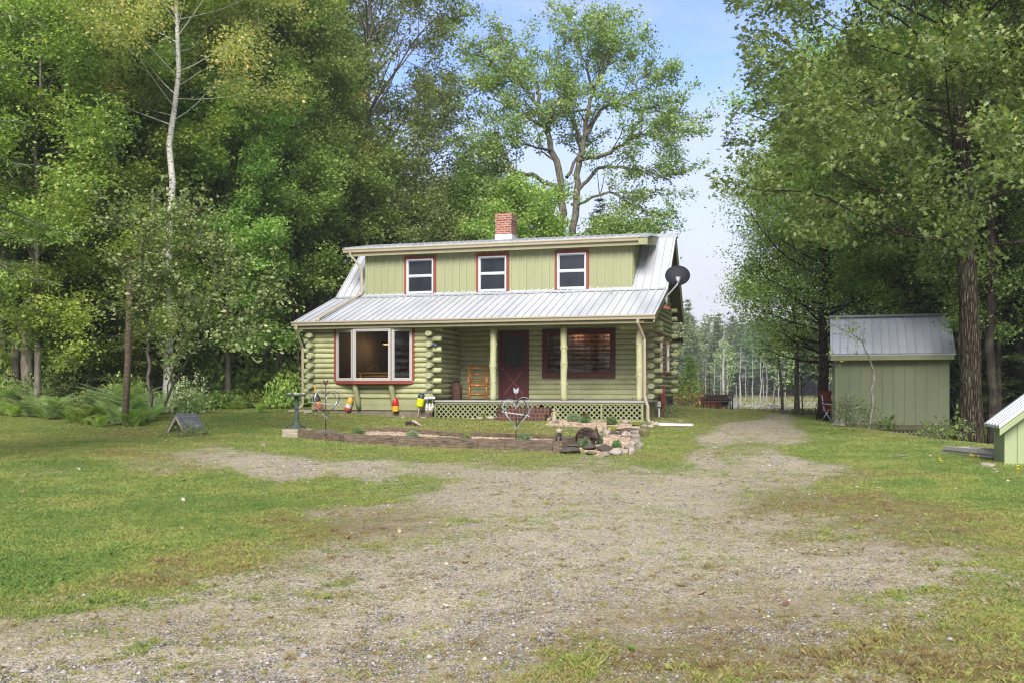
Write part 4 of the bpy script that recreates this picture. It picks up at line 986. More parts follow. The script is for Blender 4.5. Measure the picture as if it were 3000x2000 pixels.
def branch(sk, r, p, d, L, rad, lvl, maxl, upc=.25, wob=.18, step=None, leafstart=.35, side=(.45, 1.0), dens=1.0, keep=None):
    """one limb with its side branches; leaf anchors along the last levels"""
    k = max(3, int(L / (step or .5)) + 1); P = [p]; d = d / np.linalg.norm(d)
    for i in range(k):
        d = d + r.randn(3) * wob * .5 + np.array([0, 0, upc / k]); d /= np.linalg.norm(d)
        P.append(P[-1] + d * L / k)
    P = np.array(P); R = rad * (1 - .8 * np.linspace(0, 1, k + 1)); sk.line(P, R)
    if lvl >= maxl:
        m = max(2, int(L / .22)); t = np.linspace(leafstart, 1.03, m)
        for q in t:
            i = min(int(q * k), k - 1); f = q * k - i; sk.A.append(P[i] * (1 - f) + P[i + 1] * f); sk.D.append(P[i + 1] - P[i])
        return
    ns = max(2, int(L * dens * (1.7 if lvl == maxl - 1 else 1.25)))
    for j in range(ns):
        q = side[0] + (side[1] - side[0]) * (j + r.rand() * .8) / ns
        i = min(int(q * k), k - 1); f = min(q * k - i, 1); b = P[i] * (1 - f) + P[i + 1] * f; dd = P[i + 1] - P[i]; dd = dd / np.linalg.norm(dd)
        ax = np.cross(dd, r.randn(3)); nd = vrot(dd, ax, r.uniform(.5, 1.1)); nd[2] = nd[2] * .75 + .05
        if keep is not None and not keep(b + nd): continue
        branch(sk, r, b, nd, L * r.uniform(.35, .6) * (1.15 - q * .5), max(rad * .45 * (1 - .5 * q), .006), lvl + 1, maxl, upc * .6, wob * 1.2, step, leafstart, side, dens)
def crown_points(sk, r, n, sig, flat=.6, thin=None):
    A = np.array(sk.A); D = np.array(sk.D); i = np.repeat(np.arange(len(A)), n) if n < 1000 else r.randint(0, len(A), n)
    off = r.randn(len(i), 3) * sig; off[:, 2] *= flat; P = A[i] + off
    cl = r.rand(len(A)); tn_ = .5 + .5 * (cl[i] - .5)
    return P, tn_, D[i] / (np.linalg.norm(D[i], axis=1)[:, None] + 1e-9)
def broadleaf(name, loc, seed, H, tr, cb, width, nl, mats, leaf=.11, lpa=7, sig=.16, label='', cat='tree', group=None, shape='quad', elev=(.25, 1.1), maxl=2, profile=None, lean=(0, 0), up=.7, dens=1.0, keep=None, stems=1, tj=.15, topf=.92, parts=('trunk', 'crown'), step=.55, yspread=1.0, lr=.34, side=(.45, 1.0)):
    r = np.random.RandomState(seed); sk = Sk(); prof = profile or (lambda q: math.sin(PI * (.18 + .78 * q)) ** .8)
    for s_ in range(stems):
        k = 14; ang = 2 * PI * s_ / max(stems, 1) + seed; sp = .0 if stems == 1 else .14
        P = []
        for i in range(k + 1):
            q = i / k; P.append((lean[0] * q * q * H + sp * math.cos(ang) * H * q + r.randn() * .009 * H * q, lean[1] * q * q * H + sp * math.sin(ang) * H * q + r.randn() * .008 * H * q, H * topf * q))
        P = np.array(P); R = tr * (1 - .82 * np.linspace(0, 1, k + 1)) ; R[0] *= 1.35; R[1] *= 1.02
        if stems > 1: R *= .75
        P[0, 2] -= .15; sk.line(P, R)
        for j in range(nl // stems):
            q = cb + (1 - cb) * (j + r.rand()) / (nl // stems); qq = (q - cb) / (1 - cb)
            i = min(int(q * k), k - 1); f = q * k - i; b = P[i] * (1 - f) + P[i + 1] * f
            az = j * 2.4 + seed + r.rand() * .8; e = elev[0] + (elev[1] - elev[0]) * qq + r.randn() * .12
            d = np.array([math.cos(az) * math.cos(e), math.sin(az) * math.cos(e) * yspread, math.sin(e)])
            L = width * prof(qq) * r.uniform(.7, 1.15)
            if keep is not None and not keep(np.array(loc) + b + d * L * .6): continue
            branch(sk, r, b, d, L, max(tr * lr * (1 - .65 * q), .02), 1, maxl, .3, .16, step, dens=dens, side=side)
    if keep is not None:
        L2 = sk.lines[:stems]
        for Pl, Rl in sk.lines[stems:]:
            m = 0
            while m < len(Pl) and keep(np.array(loc) + Pl[m]): m += 1
            if m > 1: L2.append((Pl[:m], Rl[:m]))
        sk.lines = L2
    loc = Vector(loc); root = empty(name, loc, label, cat, group)
    wood(sk, parts[0], mats[0], root)
    P, t, D = crown_points(sk, r, lpa, sig)
    if keep is not None:
        kk = np.array([keep(np.array(loc) + p) for p in P]) if len(P) < 200000 else np.ones(len(P), bool)
        P, t, D = P[kk], t[kk], D[kk]
    leafmesh(parts[1], P, leaf, mats[1], root, r, shape, up, t, D, tj)
    return root
def conifer(name, loc, seed, H, tr, cb, width, mats, label='', cat='spruce', group=None, gap=.38, nb=6, droop=.35, leaf=.16, dens=1.0, side=.5, keep=None, hang=0.0):
    r = np.random.RandomState(seed); sk = Sk(); A = []; D = []; T = []
    P = np.array([(r.randn() * .01 * H * (i > 0), 0, H * i / 10 - (.15 if i == 0 else 0)) for i in range(11)]); sk.line(P, tr * (1 - .93 * np.linspace(0, 1, 11)))
    z = H * cb
    while z < H * .985:
        q = (z - H * cb) / (H * (1 - cb)); L0 = width * ((1 - q) ** .8) * (.75 + .25 * min(1, q * 6)) + .12
        for j in range(nb):
            az = r.rand() * 2 * PI; L = L0 * r.uniform(.65, 1.12); k = 6
            e0 = .25 - droop * (1 - q) + .5 * q; pts = []
            if keep is not None and not keep(np.array(loc) + np.array([math.cos(az) * L, math.sin(az) * L, z])): continue
            for i in range(k + 1):
                t = i / k; zz = z + L * (e0 * t - droop * (.9 - .4 * q) * t * t + (.28 * droop) * t ** 4 * 2)
                pts.append((math.cos(az) * L * t, math.sin(az) * L * t, zz))
            pts = np.array(pts); sk.line(pts, max(.008, .022 * L / 2 + .004) * (1 - .85 * np.linspace(0, 1, k + 1)))
            ns = max(2, int(L / .16 * dens)); perp = np.array([-math.sin(az), math.cos(az), 0]); fw = np.array([math.cos(az), math.sin(az), 0])
            ct = r.rand()
            for s_ in range(ns):
                t = .12 + .88 * (s_ + r.rand() * .5) / ns; i = min(int(t * k), k - 1); b = pts[i] + (pts[i + 1] - pts[i]) * (t * k - i)
                l = side * (1.1 - t * .85) * min(1, L / 1.2) * r.uniform(.7, 1.2) + .08
                for sg in (-1, 1):
                    d = perp * sg * .8 + fw * .55 + np.array([0, 0, -.18 - hang * r.rand()]) + r.randn(3) * .1; d /= np.linalg.norm(d)
                    m = max(2, int(l / (leaf * .55)))
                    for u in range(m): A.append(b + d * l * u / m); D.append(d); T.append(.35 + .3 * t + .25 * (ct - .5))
        z += gap * r.uniform(.8, 1.2)
    root = empty(name, loc, label, cat, group); wood(sk, 'trunk', mats[0], root)
    P = np.array(A); Dn = np.array(D); T = np.array(T); P = P + r.randn(*P.shape) * .015
    n = len(P); w = leaf * 1.25
    P2 = np.repeat(P, 2, 0); D2 = np.repeat(Dn, 2, 0); T2 = np.repeat(T, 2)
    sd = np.cross(D2, [0, 0, 1.]); D2 = D2 + sd * np.tile([.7, -.7], n)[:, None] * .8
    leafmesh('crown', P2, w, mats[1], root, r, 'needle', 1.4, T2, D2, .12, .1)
    return root
BK = {'grey': bark('grey_bark', (70, 66, 58), (122, 116, 104)), 'brown': furrowed('furrowed_brown_bark', (30, 24, 20), (96, 84, 70)),
      'dark': bark('dark_bark', (34, 30, 26), (66, 58, 50)), 'pale': bark('pale_oak_bark', (104, 100, 88), (160, 154, 138), 10, .4, .6, (150, 150, 128)), 'birch': birchbark('birch_bark'),
      'dead': bark('bleached_dead_wood', (112, 110, 104), (166, 162, 156), 12, .2, .6, (146, 142, 134))}
FG = {'maple': foliage('maple_leaves', [(0, (81, 113, 44)), (.35, (118, 153, 58)), (.7, (153, 179, 72)), (1, (193, 200, 92))], .42),
      'deep': foliage('deep_green_leaves', [(0, (76, 104, 40)), (.4, (114, 145, 54)), (.75, (147, 173, 70)), (1, (182, 196, 92))], .4),
      'oak': foliage('oak_leaves', [(0, (78, 104, 50)), (.4, (111, 138, 66)), (.75, (144, 164, 84)), (1, (180, 190, 112))], .38, .42),
      'bright': foliage('bright_leaves', [(0, (98, 128, 42)), (.4, (140, 166, 60)), (.75, (173, 192, 78)), (1, (208, 209, 100))], .45),
      'fall': foliage('turning_birch_leaves', [(0, (100, 117, 50)), (.4, (140, 151, 68)), (.68, (175, 168, 82)), (.88, (215, 179, 92)), (1, (232, 158, 86))], .4),
      'bass': foliage('broad_pale_leaves', [(0, (89, 119, 58)), (.4, (127, 153, 80)), (.75, (160, 177, 104)), (1, (210, 209, 138))], .3, .4),
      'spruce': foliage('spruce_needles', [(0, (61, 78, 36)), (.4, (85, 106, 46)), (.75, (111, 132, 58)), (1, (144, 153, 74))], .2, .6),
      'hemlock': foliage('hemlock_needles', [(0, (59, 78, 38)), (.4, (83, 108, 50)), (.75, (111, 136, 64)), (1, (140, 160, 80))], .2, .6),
      'pine': foliage('pine_needles', [(0, (83, 106, 76)), (.4, (105, 132, 88)), (.75, (131, 155, 102)), (1, (158, 175, 116))], .2, .6),
      'farleaf': foliage('far_bank_leaves', [(0, (105, 128, 78)), (.4, (131, 153, 92)), (.75, (158, 175, 106)), (1, (193, 194, 112))], .3),
      'fern': foliage('fern_fronds', [(0, (96, 138, 40)), (.4, (134, 172, 52)), (.75, (164, 194, 66)), (1, (188, 200, 90))], .45, .5),
      'bluefern': foliage('blue_green_fern', [(0, (100, 130, 76)), (.5, (136, 162, 98)), (1, (176, 190, 130))], .4, .5),
      'bush': foliage('bush_leaves', [(0, (67, 98, 40)), (.5, (109, 140, 58)), (1, (158, 177, 86))], .3)}
FULL = True
# ---------------------------------------------------------------- sheds
TS = math.radians(18.1); CS, SS = math.cos(TS), math.sin(TS)
class Fr:
    """a local frame: origin at a photo pixel and distance, turned by an angle"""
    def __init__(s, px, D, th): s.th = th; s.c, s.s = math.cos(th), math.sin(th); s.ox = (px - 1500) / F * D; s.oy = D
    def H(s, px, py, v=0):
        t = (px - 1500) / F; a = (t * (s.oy + s.c * v) - s.ox - s.s * v) / (s.c + t * s.s); Y = s.oy - s.s * a + s.c * v
        return a, ZC - (py - YH) / F * Y
    def w(s, a, v, z=0): return (s.ox + s.c * a + s.s * v, s.oy - s.s * a + s.c * v, z)
def bld(mb, name, m, parent, off, smooth=False): return mb.build(name, m, parent, smooth, off=off)
S1 = Fr(2446, 28.4, TS)
aR, _ = S1.H(2782, 1100); zb = S1.H(2782, 1244)[1]; zt = S1.H(2600, 1046)[1]; gz = .1
shed = empty('storage_shed', S1.w(0, 0, gz), 'large green board shed with silver ribbed roof, raised on lattice', 'shed', rz=-TS); o_ = (0, 0, gz)
ze = S1.H(2600, 1034, -.3)[1]; zr = S1.H(2600, 926, 1.3)[1]; DP = 2.6
mb = MB(); wd = aR; n = 10; x0 = 0.0
for k in range(n + 1):
    xa = .12 + (wd - .12) * k / n - .0; xb = min(.12 + (wd - .12) * (k + 1) / n - .012, wd)
    if xa < wd - .02: mb.bb(xa, xb, 0, .03, zb - .02, zt, tint=.5 + (k % 3 - 1) * .03)
mb.bb(0, wd, .012, .06, zb - .02, zt, tint=.3); mb.bb(-.005, .115, -.012, .03, zb - .02, zt)
mb.bb(0, .05, .061, DP, zb, zt); mb.bb(wd - .05, wd, .061, DP, zb, zt); mb.bb(0, wd, DP, DP + .04, zb, zt)
for s_ in (0, wd - .04): mb.prism([(0, zt), (DP, zt), (DP / 2, zr - .06)], 'x', s_, s_ + .04)
bld(mb, 'wall', MT['shed'], shed, o_)
mb = MB(); mb.bb(-.03, wd + .03, -.035, .0, zb - .16, zb); mb.bb(-.02, wd + .02, .0, DP, zb - .15, zb - .02); bld(mb, 'floor_frame', surf('shed_skid_paint', srgb(104, 102, 72), .8, .2, 4, .3), shed, o_)
mb = MB(); lattice(mb, .2, wd - .06, .0, zb - .17, lambda u, z, d: (u, .03 - d, z), .11, .03); mb.bb(wd - .1, wd - .03, .0, .04, -.1, zb - .17); mb.bb(.0, .1, .0, .04, -.1, zb - .17); bld(mb, 'lattice_panel', MT['lattice'], shed, o_)
mb = MB(); mb.bb(.1, wd - .05, .5, .55, -.2, zb - .1); bld(mb, 'void_under', MT['dark'], shed, o_)  # shade beneath the shed, painted as a near-black sheet
la, ra = S1.H(2432, 1030, -.3)[0], S1.H(2801, 1036, -.3)[0]
mb = MB(); slab(mb, la, ra, (-.3, ze), (DP / 2, zr), .03); slab(mb, la, ra, (DP + .3, ze), (DP / 2, zr), .03)
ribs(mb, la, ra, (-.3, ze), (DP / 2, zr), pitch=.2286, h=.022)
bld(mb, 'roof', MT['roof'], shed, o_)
mb = MB(); mb.prism([(DP / 2 - .16, zr - .03), (DP / 2, zr + .045), (DP / 2 + .16, zr - .03), (DP / 2, zr + .01)], 'x', la - .02, ra + .01); bld(mb, 'ridge_cap', MT['flash'], shed, o_)
mb = MB(); mb.bb(la + .03, ra - .04, -.3, -.27, ze - .19, ze - .035); mb.bb(la + .03, ra - .04, -.27, 0, ze - .19, ze - .17); mb.bb(la + .04, la + .07, -.26, DP + .2, ze - .1, ze - .04); bld(mb, 'fascia', MT['board'], shed, o_)
mb = MB(); mb.bb(la, ra, -.315, -.301, ze - .06, ze - .03); bld(mb, 'drip_edge', MT['flash'], shed, o_)
mb = MB(); mb.bb(-.07, -.006, .35, DP - .35, zb + .02, zt - .12)
for z in (zb + .3, zb + 1.0, zt - .4): mb.bb(-.09, -.071, .33, .55, z, z + .1)
bld(mb, 'door', MT['shed'], shed, o_)
# black panel leaning on the right end
p = S1.w(wd + .22, .55); mb = MB(); mb.box((0, 0, .55), (.04, 1.2, 1.25), rz=-TS, ry=-.3); o = mb.build('leaning_panel', MT['dark'], None, loc=(p[0], p[1], g1(p[0], p[1]) - .02)); tag(o, 'black sheet leaning on the right end of the large shed', 'panel')
# small shed at the right edge
D2 = 15.2; S2 = Fr(2943, D2, math.radians(16)); g2 = g1((2943 - 1500) / F * D2, D2)
z = lambda py, v=0, px=2960: S2.H(px, py, v)[1]
sm = empty('pump_shed', S2.w(0, 0, g2), 'small pale green shed with a gabled metal roof at the right edge', 'shed', rz=-math.radians(16)); o_ = (0, 0, g2)
wdt = 1.9; ze = z(1238); zb2 = z(1372); zp = ze + .78; ap = wdt / 2; dp = .78
mb = MB(); mb.prism([(0, zb2), (wdt, zb2), (wdt, ze), (ap, zp - .04), (0, ze)], 'y', 0, .03)
for s_ in (0, wdt - .03): mb.bb(s_, s_ + .03, .031, dp, zb2, ze)
mb.bb(0, wdt, dp, dp + .03, zb2, ze)
for u in (.3, .54, .78, 1.3): mb.bb(u, u + .006, -.003, .0, zb2 + .08, ze + .1)
bld(mb, 'wall', MT['shed2'], sm, o_)
mb = MB(); mb.bb(-.02, wdt + .02, -.03, -.001, zb2 - .06, zb2 + .08); mb.bb(-.02, .0, .0, dp, zb2 - .06, zb2 + .08); mb.bb(.32, wdt - .2, -.022, -.001, ze - .02, ze + .03); bld(mb, 'skirt_board', MT['shed2'], sm, o_)
mb = MB(); mb.bb(.18, .58, -.02, -.001, zb2 + .085, ze - .03); mb.bb(.592, 1.0, -.02, -.001, zb2 + .085, ze - .03); bld(mb, 'door', MT['shed2'], sm, o_)
mb = MB(); mb.box((.5, -.035, z(1290)), (.24, .022, .05), ry=-.75); mb.blob((.42, -.035, z(1290) - .09), (.03, .012, .03)); mb.blob((.58, -.035, z(1290) + .085), (.03, .012, .03)); bld(mb, 'turn_latch', MT['shed2'], sm, o_)
def sroof(mb, t=.04, ex=.12, y0=-.24, y1=dp + .24):
    sl = (zp - ze) / ap
    for sg in (-1, 1):
        x0 = ap - sg * (ap + ex); pts = [(x0, ze - sl * ex + .06), (ap, zp + .06), (ap, zp + .06 - t), (x0, ze - sl * ex + .06 - t)]; mb.prism(pts, 'y', y0, y1)
mb = MB(); sroof(mb); sl = (zp - ze) / ap
for k in range(5):
    y = -.23 + k * .245
    for sg in (-1, 1):
        x0 = ap - sg * (ap + .12); mb.prism([(x0, ze - sl * .12 + .06), (ap, zp + .06), (ap, zp + .085), (x0, ze - sl * .12 + .085)], 'y', y, y + .05)
bld(mb, 'roof', MT['roof'], sm, o_)
mb = MB()
for sg in (-1, 1):
    x0 = ap - sg * (ap + .11); mb.prism([(x0, ze - sl * .11 + .005), (ap, zp + .005), (ap, zp - .1), (x0, ze - sl * .11 - .1)], 'y', -.22, -.19)
bld(mb, 'rake_board', MT['shed2'], sm, o_)
# ladder lying beside it
A_, B_ = px2g(2765, 1326), px2g(2925, 1348); mb = MB(); an = math.atan2(B_[1] - A_[1], B_[0] - A_[0]); L = 2.6
mb.box((L / 2, 0, .1), (L, .03, .08)); mb.box((L / 2 + .15, .38, .1), (L, .03, .08)); mb.box((L / 2 - .1, .02, .02), (L, .03, .06)); mb.box((L / 2, .4, .02), (L, .03, .06))
for k in range(9): mb.box((.2 + .3 * k, .19, .12), (.03, .36, .03), rz=0)
o = mb.build('ladder', surf('weathered_aluminium', srgb(176, 172, 164), .6, .25, 8, .1, .001), None); o.location = (A_[0], A_[1], g1(*A_) + .02); o.scale = (1, 1, .8); o.rotation_euler = (0, 0.0, an); tag(o, 'grey ladder lying on the ground beside the small shed', 'ladder')
# ---------------------------------------------------------------- satellite dish
D_ = 26.3; mb = MB(); c = Vector(W3(1985, 808, D_)) if 'W3' in globals() else Vector(((1985 - 1500) / F * D_, D_, hz(808, D_)))
dsh = empty('satellite_dish', (c.x, c.y, c.z), 'dark oval satellite dish on a bent arm at the right roof edge', 'dish')
M_ = Matrix.Rotation(math.radians(-8), 3, 'Z') @ Matrix.Rotation(math.radians(80), 3, 'X')
prof = [(.0, .06), (.1, .057), (.2, .045), (.27, .025), (.3, .0), (.306, .008), (.3, .012), (.2, .055), (.1, .067), (.001, .07)]
mb = MB(); mb.lathe((0, 0, 0), prof, 28, M=M_ @ Matrix.Diagonal((1.1, .92, 1)).to_3x3()); mb.build('reflector', MT['dish'], dsh, True)
mb = MB(); P = [(.0, -.09, -.12), (-.02, -.1, -.25), (-.24, -.06, -.5), (-.28, -.0, -.54), (-.29, .02, -.8)]; mb.tube(P, .022, 8); mb.box((0, -.05, -.1), (.12, .08, .12)); mb.cyl((0, -.1, -.22), .035, .14, 10); mb.box((-.29, .02, -.66), (.06, .05, .14)); mb.build('mast', MT['steel'], dsh, True)
mb = MB(); mb.box((-.29, .05, -.86), (.16, .1, .08), ry=.3); mb.build('mount_block', MT['red'], dsh)
# ---------------------------------------------------------------- things hanging on the house
def spin(mb, name, m, parent=None, smooth=True): return mb.build(name, m, parent, smooth)
COLS = {k: surf('float_' + k, srgb(*v), .45, .15, 14, .2, .002) for k, v in dict(yellow=(214, 172, 66), white=(212, 208, 196), pink=(196, 62, 84), red=(186, 28, 30), amber=(224, 168, 26), navy=(52, 56, 74), lime=(206, 214, 20), orange=(206, 98, 64), charcoal=(48, 50, 54)).items()}
def buoy(px, py, v, tilt, bands, stick, label, L=.42, r=.098, top='charcoal', cap=None):
    """wooden lobster float: painted body on a stick"""
    a, zc = H(px, py, v); w = h2w(a, v, zc); e = empty('lobster_buoy', w, label, 'buoy', 'lobster buoys hung along the front wall', rz=-TH); M = Matrix.Rotation(tilt, 3, 'Y')
    z0 = -L / 2
    for k, (f0, f1, col) in enumerate(bands):
        pr = []
        for i in range(9):
            t = f0 + (f1 - f0) * i / 8; rr = r * (1 if t < .62 else math.sqrt(max(0, 1 - ((t - .62) / .42) ** 2)))
            if t < .04: rr *= .9
            pr.append((rr, z0 + L * t))
        mb = MB(); mb.lathe((0, 0, 0), pr, 16, M=M); spin(mb, 'painted_band', COLS[col], e)
    mb = MB(); mb.tube([M @ Vector((0, 0, z0 + .01)), M @ Vector((0, 0, z0 - stick[0]))], .014, 8); mb.tube([M @ Vector((0, 0, -z0 - .02)), M @ Vector((0, 0, -z0 + .08))], [.02, .01], 8)
    spin(mb, 'stick', stick[1], e); return e
wst = surf('weathered_stick', srgb(190, 172, 150), .8, .25, 9, .2); cst = COLS['charcoal']
b1 = buoy(930, 1176, -.45, -.17, [(0, .34, 'orange'), (.34, .5, 'amber'), (.5, 1, 'charcoal')], (.36, cst), 'orange, yellow and black buoy behind the left wire heart', .46, .1)
mb = MB(); mb.tube([(-.035, 0, .2), (-.1, 0, .45)], [.016, .02], 8); mb.blob((-.105, 0, .47), (.035, .02, .045)); mb.tube([(.03, 0, -.2), (.07, 0, -.42)], .016, 8); spin(mb, 'handle', COLS['amber'], b1)
buoy(1023, 1182, -.12, .33, [(0, .22, 'pink'), (.22, .5, 'white'), (.5, 1, 'yellow')], (.36, wst), 'yellow, white and pink buoy below the left side of the bay window')
buoy(1158, 1184, -.12, -.05, [(0, .4, 'amber'), (.4, 1, 'red')], (.33, cst), 'red and yellow buoy below the right side of the bay window')
buoy(1233, 1170, -.32, .2, [(0, .62, 'lime'), (.62, 1, 'navy')], (.4, wst), 'lime yellow and navy buoy hung beside the little welcome sign', .4, .11)
# welcome board with a little picket fence under it
a, zz = H(1260, 1164, -.3); w = h2w(a, -.33, zz); sg = empty('welcome_sign', w, 'small white wooden welcome sign with picket fence at the porch corner', 'sign', rz=-TH)
mb = MB(); mb.box((0, 0, 0), (.33, .018, .062), ry=-.03); mb.tube([(-.1, 0, .03), (0, .02, .22), (.1, 0, .03)], .004, 5); spin(mb, 'board', MT['white'], sg, False)
fc = bpy.data.curves.new('lettering', 'FONT'); fc.body = 'Welcome'; fc.size = .062; fc.align_x = 'CENTER'; fc.align_y = 'CENTER'; fc.extrude = .001; fc.shear = .25
ft = bpy.data.objects.new('lettering', fc); COL.objects.link(ft); ft.parent = sg; ft.location = (0, -.012, 0); ft.rotation_euler = (PI / 2, 0.03, 0); fc.materials.append(MT['black']); bpy.context.view_layer.update(); lm = bpy.data.meshes.new_from_object(ft); lt = bpy.data.objects.new('lettering', lm); COL.objects.link(lt); lt.parent = sg; lt.location = ft.location; lt.rotation_euler = ft.rotation_euler; bpy.data.objects.remove(ft); lt.name = 'lettering'
mb = MB()
for k, u in enumerate((-.09, .0, .085)): mb.prism([(u - .03, -.36), (u + .03, -.36), (u + .03, -.2), (u, -.15), (u - .03, -.2)], 'y', -.01, .008)
mb.bb(-.13, .14, -.012, -.0, -.27, -.245); mb.tube([(-.08, 0, -.03), (-.08, 0, -.2)], .003, 4); mb.tube([(.08, 0, -.03), (.08, 0, -.2)], .003, 4); spin(mb, 'picket', MT['white'], sg, False)
mb = MB(); rr = random.Random(4)
for k in range(14): mb.blob((rr.uniform(-.13, .13), -.02, rr.uniform(-.43, -.3) if k < 10 else rr.uniform(-.3, -.2)), (.022, .012, .022), n=6)
spin(mb, 'painted_flowers', surf('painted_garden', srgb(120, 140, 120), .6, .3, 30, .1, .001, col2=srgb(190, 130, 70)), sg)
# blue glass ornament on the log end
a, zz = H(1276, 1011, -.1); mb = MB(); mb.blob((0, 0, 0), (.05, .05, .05)); o = spin(mb, 'glass_ornament', surf('blue_glass', srgb(60, 100, 150), .15, .1, 5, 0)); o.location = h2w(a, -.12, zz); tag(o, 'small blue ornament on a log end beside the porch', 'ornament')
# coiled hose on the side wall
mb = MB(); rr = random.Random(6)
for k in range(7):
    x = AR + .14 + .015 * k; y = V1 + .95 + .03 * k; d = rr.uniform(.05, .12); zt_ = 1.56 + rr.uniform(-.03, .03); zb_ = .85 + rr.uniform(-.15, .2); P = []
    for i in range(17):
        t = i / 16 * 2 * PI; P.append((x + rr.uniform(-.004, .004), y + d * math.sin(t), (zt_ + zb_) / 2 + (zt_ - zb_) / 2 * math.cos(t)))
    mb.tube(P, .016, 6)
mb.tube([(AR + .2, V1 + .9, .85), (AR + .22, V1 + .8, .65), (AR + .3, V1 + .4, .6)], .016, 6)
o = mb.build('garden_hose', surf('red_rubber', srgb(128, 62, 54), .45, .15, 8, .1), None, True, off=(0, 0, 0)); o.location = (OX, OY, 0); o.rotation_euler = (0, 0, -TH); tag(o, 'reddish garden hose hanging in long loops on the side wall', 'hose')
# ---------------------------------------------------------------- on the porch
def P_(px, v, zz=1.166): return h2w(HA(px, v), v, zz)
e = empty('milk_can', P_(1338, 1.35), 'old dark brown milk can on the porch beside the wooden chair', 'milk can')
mb = MB(); mb.lathe((0, 0, 0), [(.15, 0), (.165, .02), (.165, .36), (.16, .4), (.1, .48), (.088, .52), (.088, .56), (.1, .58)], 22); mb.tube([(-.12, 0, .45), (-.19, 0, .47), (-.165, 0, .36)], .012, 6); mb.tube([(.12, 0, .45), (.19, 0, .47), (.165, 0, .36)], .012, 6); spin(mb, 'body', MT['rusty'], e)
mb = MB(); mb.lathe((0, 0, 0), [(.09, .581), (.16, .585), (.165, .6), (.1, .605), (.02, .61)], 22); spin(mb, 'lid', MT['verdigris'], e)
ch_ = empty('log_armchair', P_(1400, 1.15), 'rustic armchair of varnished orange logs on the porch', 'chair', rz=-TH + .32)
ow = MT['orangewood']
def part(fn, name, m=ow, parent=ch_, smooth=True): mb = MB(); fn(mb); return spin(mb, name, m, parent, smooth)
for x, y in ((-.25, -.24), (.25, -.24)): part(lambda mb: mb.tube([(x, y, 0), (x * 1.02, y, .3), (x, y, .43)], [.034, .038, .03], 9), 'leg')
for x in (-.25, .25): part(lambda mb: mb.tube([(x, .3, 0), (x * .98, .22, .42), (x * 1.08, .34, 1.08)], [.034, .036, .026], 9), 'back_post')
part(lambda mb: [mb.tube([(-.27, -.25 + .062 * k, .44 + .008 * (k % 2)), (.27, -.25 + .062 * k, .44 + .008 * (k % 2))], .034, 7) for k in range(9)], 'seat')
part(lambda mb: [mb.tube([(-.26, .25 + .04 * (zq - .5) * 2, zq), (.26, .25 + .04 * (zq - .5) * 2, zq)], .024, 8) for zq in (.58, .78, .97)], 'back_slat')
for x in (-.28, .28):
    part(lambda mb: mb.tube([(x, -.26, .66), (x, .27, .7)], [.03, .026], 9), 'armrest'); part(lambda mb: mb.tube([(x, -.23, .45), (x, -.24, .66)], .022, 8), 'arm_post')
part(lambda mb: [mb.tube(q, .022, 8) for q in ([(-.25, -.24, .17), (.25, -.24, .17)], [(-.25, -.24, .2), (-.25, .28, .2)], [(.25, -.24, .2), (.25, .28, .2)], [(-.25, .27, .14), (.25, .27, .14)])], 'stretcher')
# brick steps
a0, a1 = HA(1480, -.35), HA(1608, -.35)
st = empty('brick_steps', h2w(a0, -.35, .6), 'two low brick steps in front of the porch lattice', 'steps', rz=-TH)
gs = .6; mb = MB(); L = a1 - a0
mb.bb(0, L, .0, .34, .2 - gs, H(1540, 1192, -.35)[1] - gs); mb.build('upper_step', MT['brickstep'], st)
mb = MB(); mb.bb(-.12, L - .02, -.36, -.001, .2 - gs, H(1540, 1212, -.7)[1] - gs); mb.build('lower_step', MT['brickstep'], st)
# ---------------------------------------------------------------- inside, behind the panes
lampm = emis('lamp_glow', (1, .55, .16, 1), 2.6)
def lamp(a, v, z, label, en=25):
    en = en * (3.5 if v < 5 else .9)
    e = empty('pendant_lamp', h2w(a, v, z), label, 'lamp', 'lit lamps inside the house'); mb = MB(); mb.lathe((0, 0, 0), [(.16, 0), (.06, .09), (.02, .11)], 14); spin(mb, 'lamp_shade', MT['rusty'], e)
    mb = MB(); mb.lathe((0, 0, 0), [(.14, -.012), (.14, -.002)], 14); spin(mb, 'bulb', lampm, e); mb = MB(); mb.tube([(0, 0, .1), (0, 0, 3.58 - z)], .005, 5); spin(mb, 'cord', MT['black'], e)
    l = bpy.data.lights.new('lamp_light', 'POINT'); l.energy = en; l.color = (1, .6, .28); l.shadow_soft_size = .12; o = bpy.data.objects.new('lamp_light', l); COL.objects.link(o); o.parent = e; o.location = (0, 0, -.1)
lamp(HA(1134, 3.6), 3.6, H(1134, 1008, 3.6)[1], 'lit pendant lamp behind the bay window, by the mullion', 14)
lamp(HA(1092, 4.6), 4.6, H(1092, 1045, 4.6)[1], 'lit pendant lamp deeper in the room behind the bay window', 10)
lamp(HA(1690, 5.6), 5.6, 3.38, 'lit lamp high behind the left part of the porch window', 12)
lamp(HA(1775, 5.5), 5.5, 3.38, 'lit lamp high behind the right end of the porch window', 12)
def tabl(a, v, label, name='dining_table'):
    e = empty(name, h2w(a, v, 1.27), label, 'table', rz=-TH); m = MT['yellowwood']; mb = MB(); mb.bb(-.62, .62, -.4, .4, .7, .735); mb.bb(-.5, .5, -.3, .3, .6, .699); spin(mb, 'tabletop', m, e, False)
    for x, y in ((-.55, -.33), (.55, -.33), (-.55, .33), (.55, .33)): mb = MB(); mb.bb(x - .035, x + .035, y - .035, y + .035, 0, .7); spin(mb, 'leg', m, e, False)
a_, z_ = H(1106, 1093, 1.2); tabl(a_ + .1, 1.3, 'yellow wooden table behind the bay window')
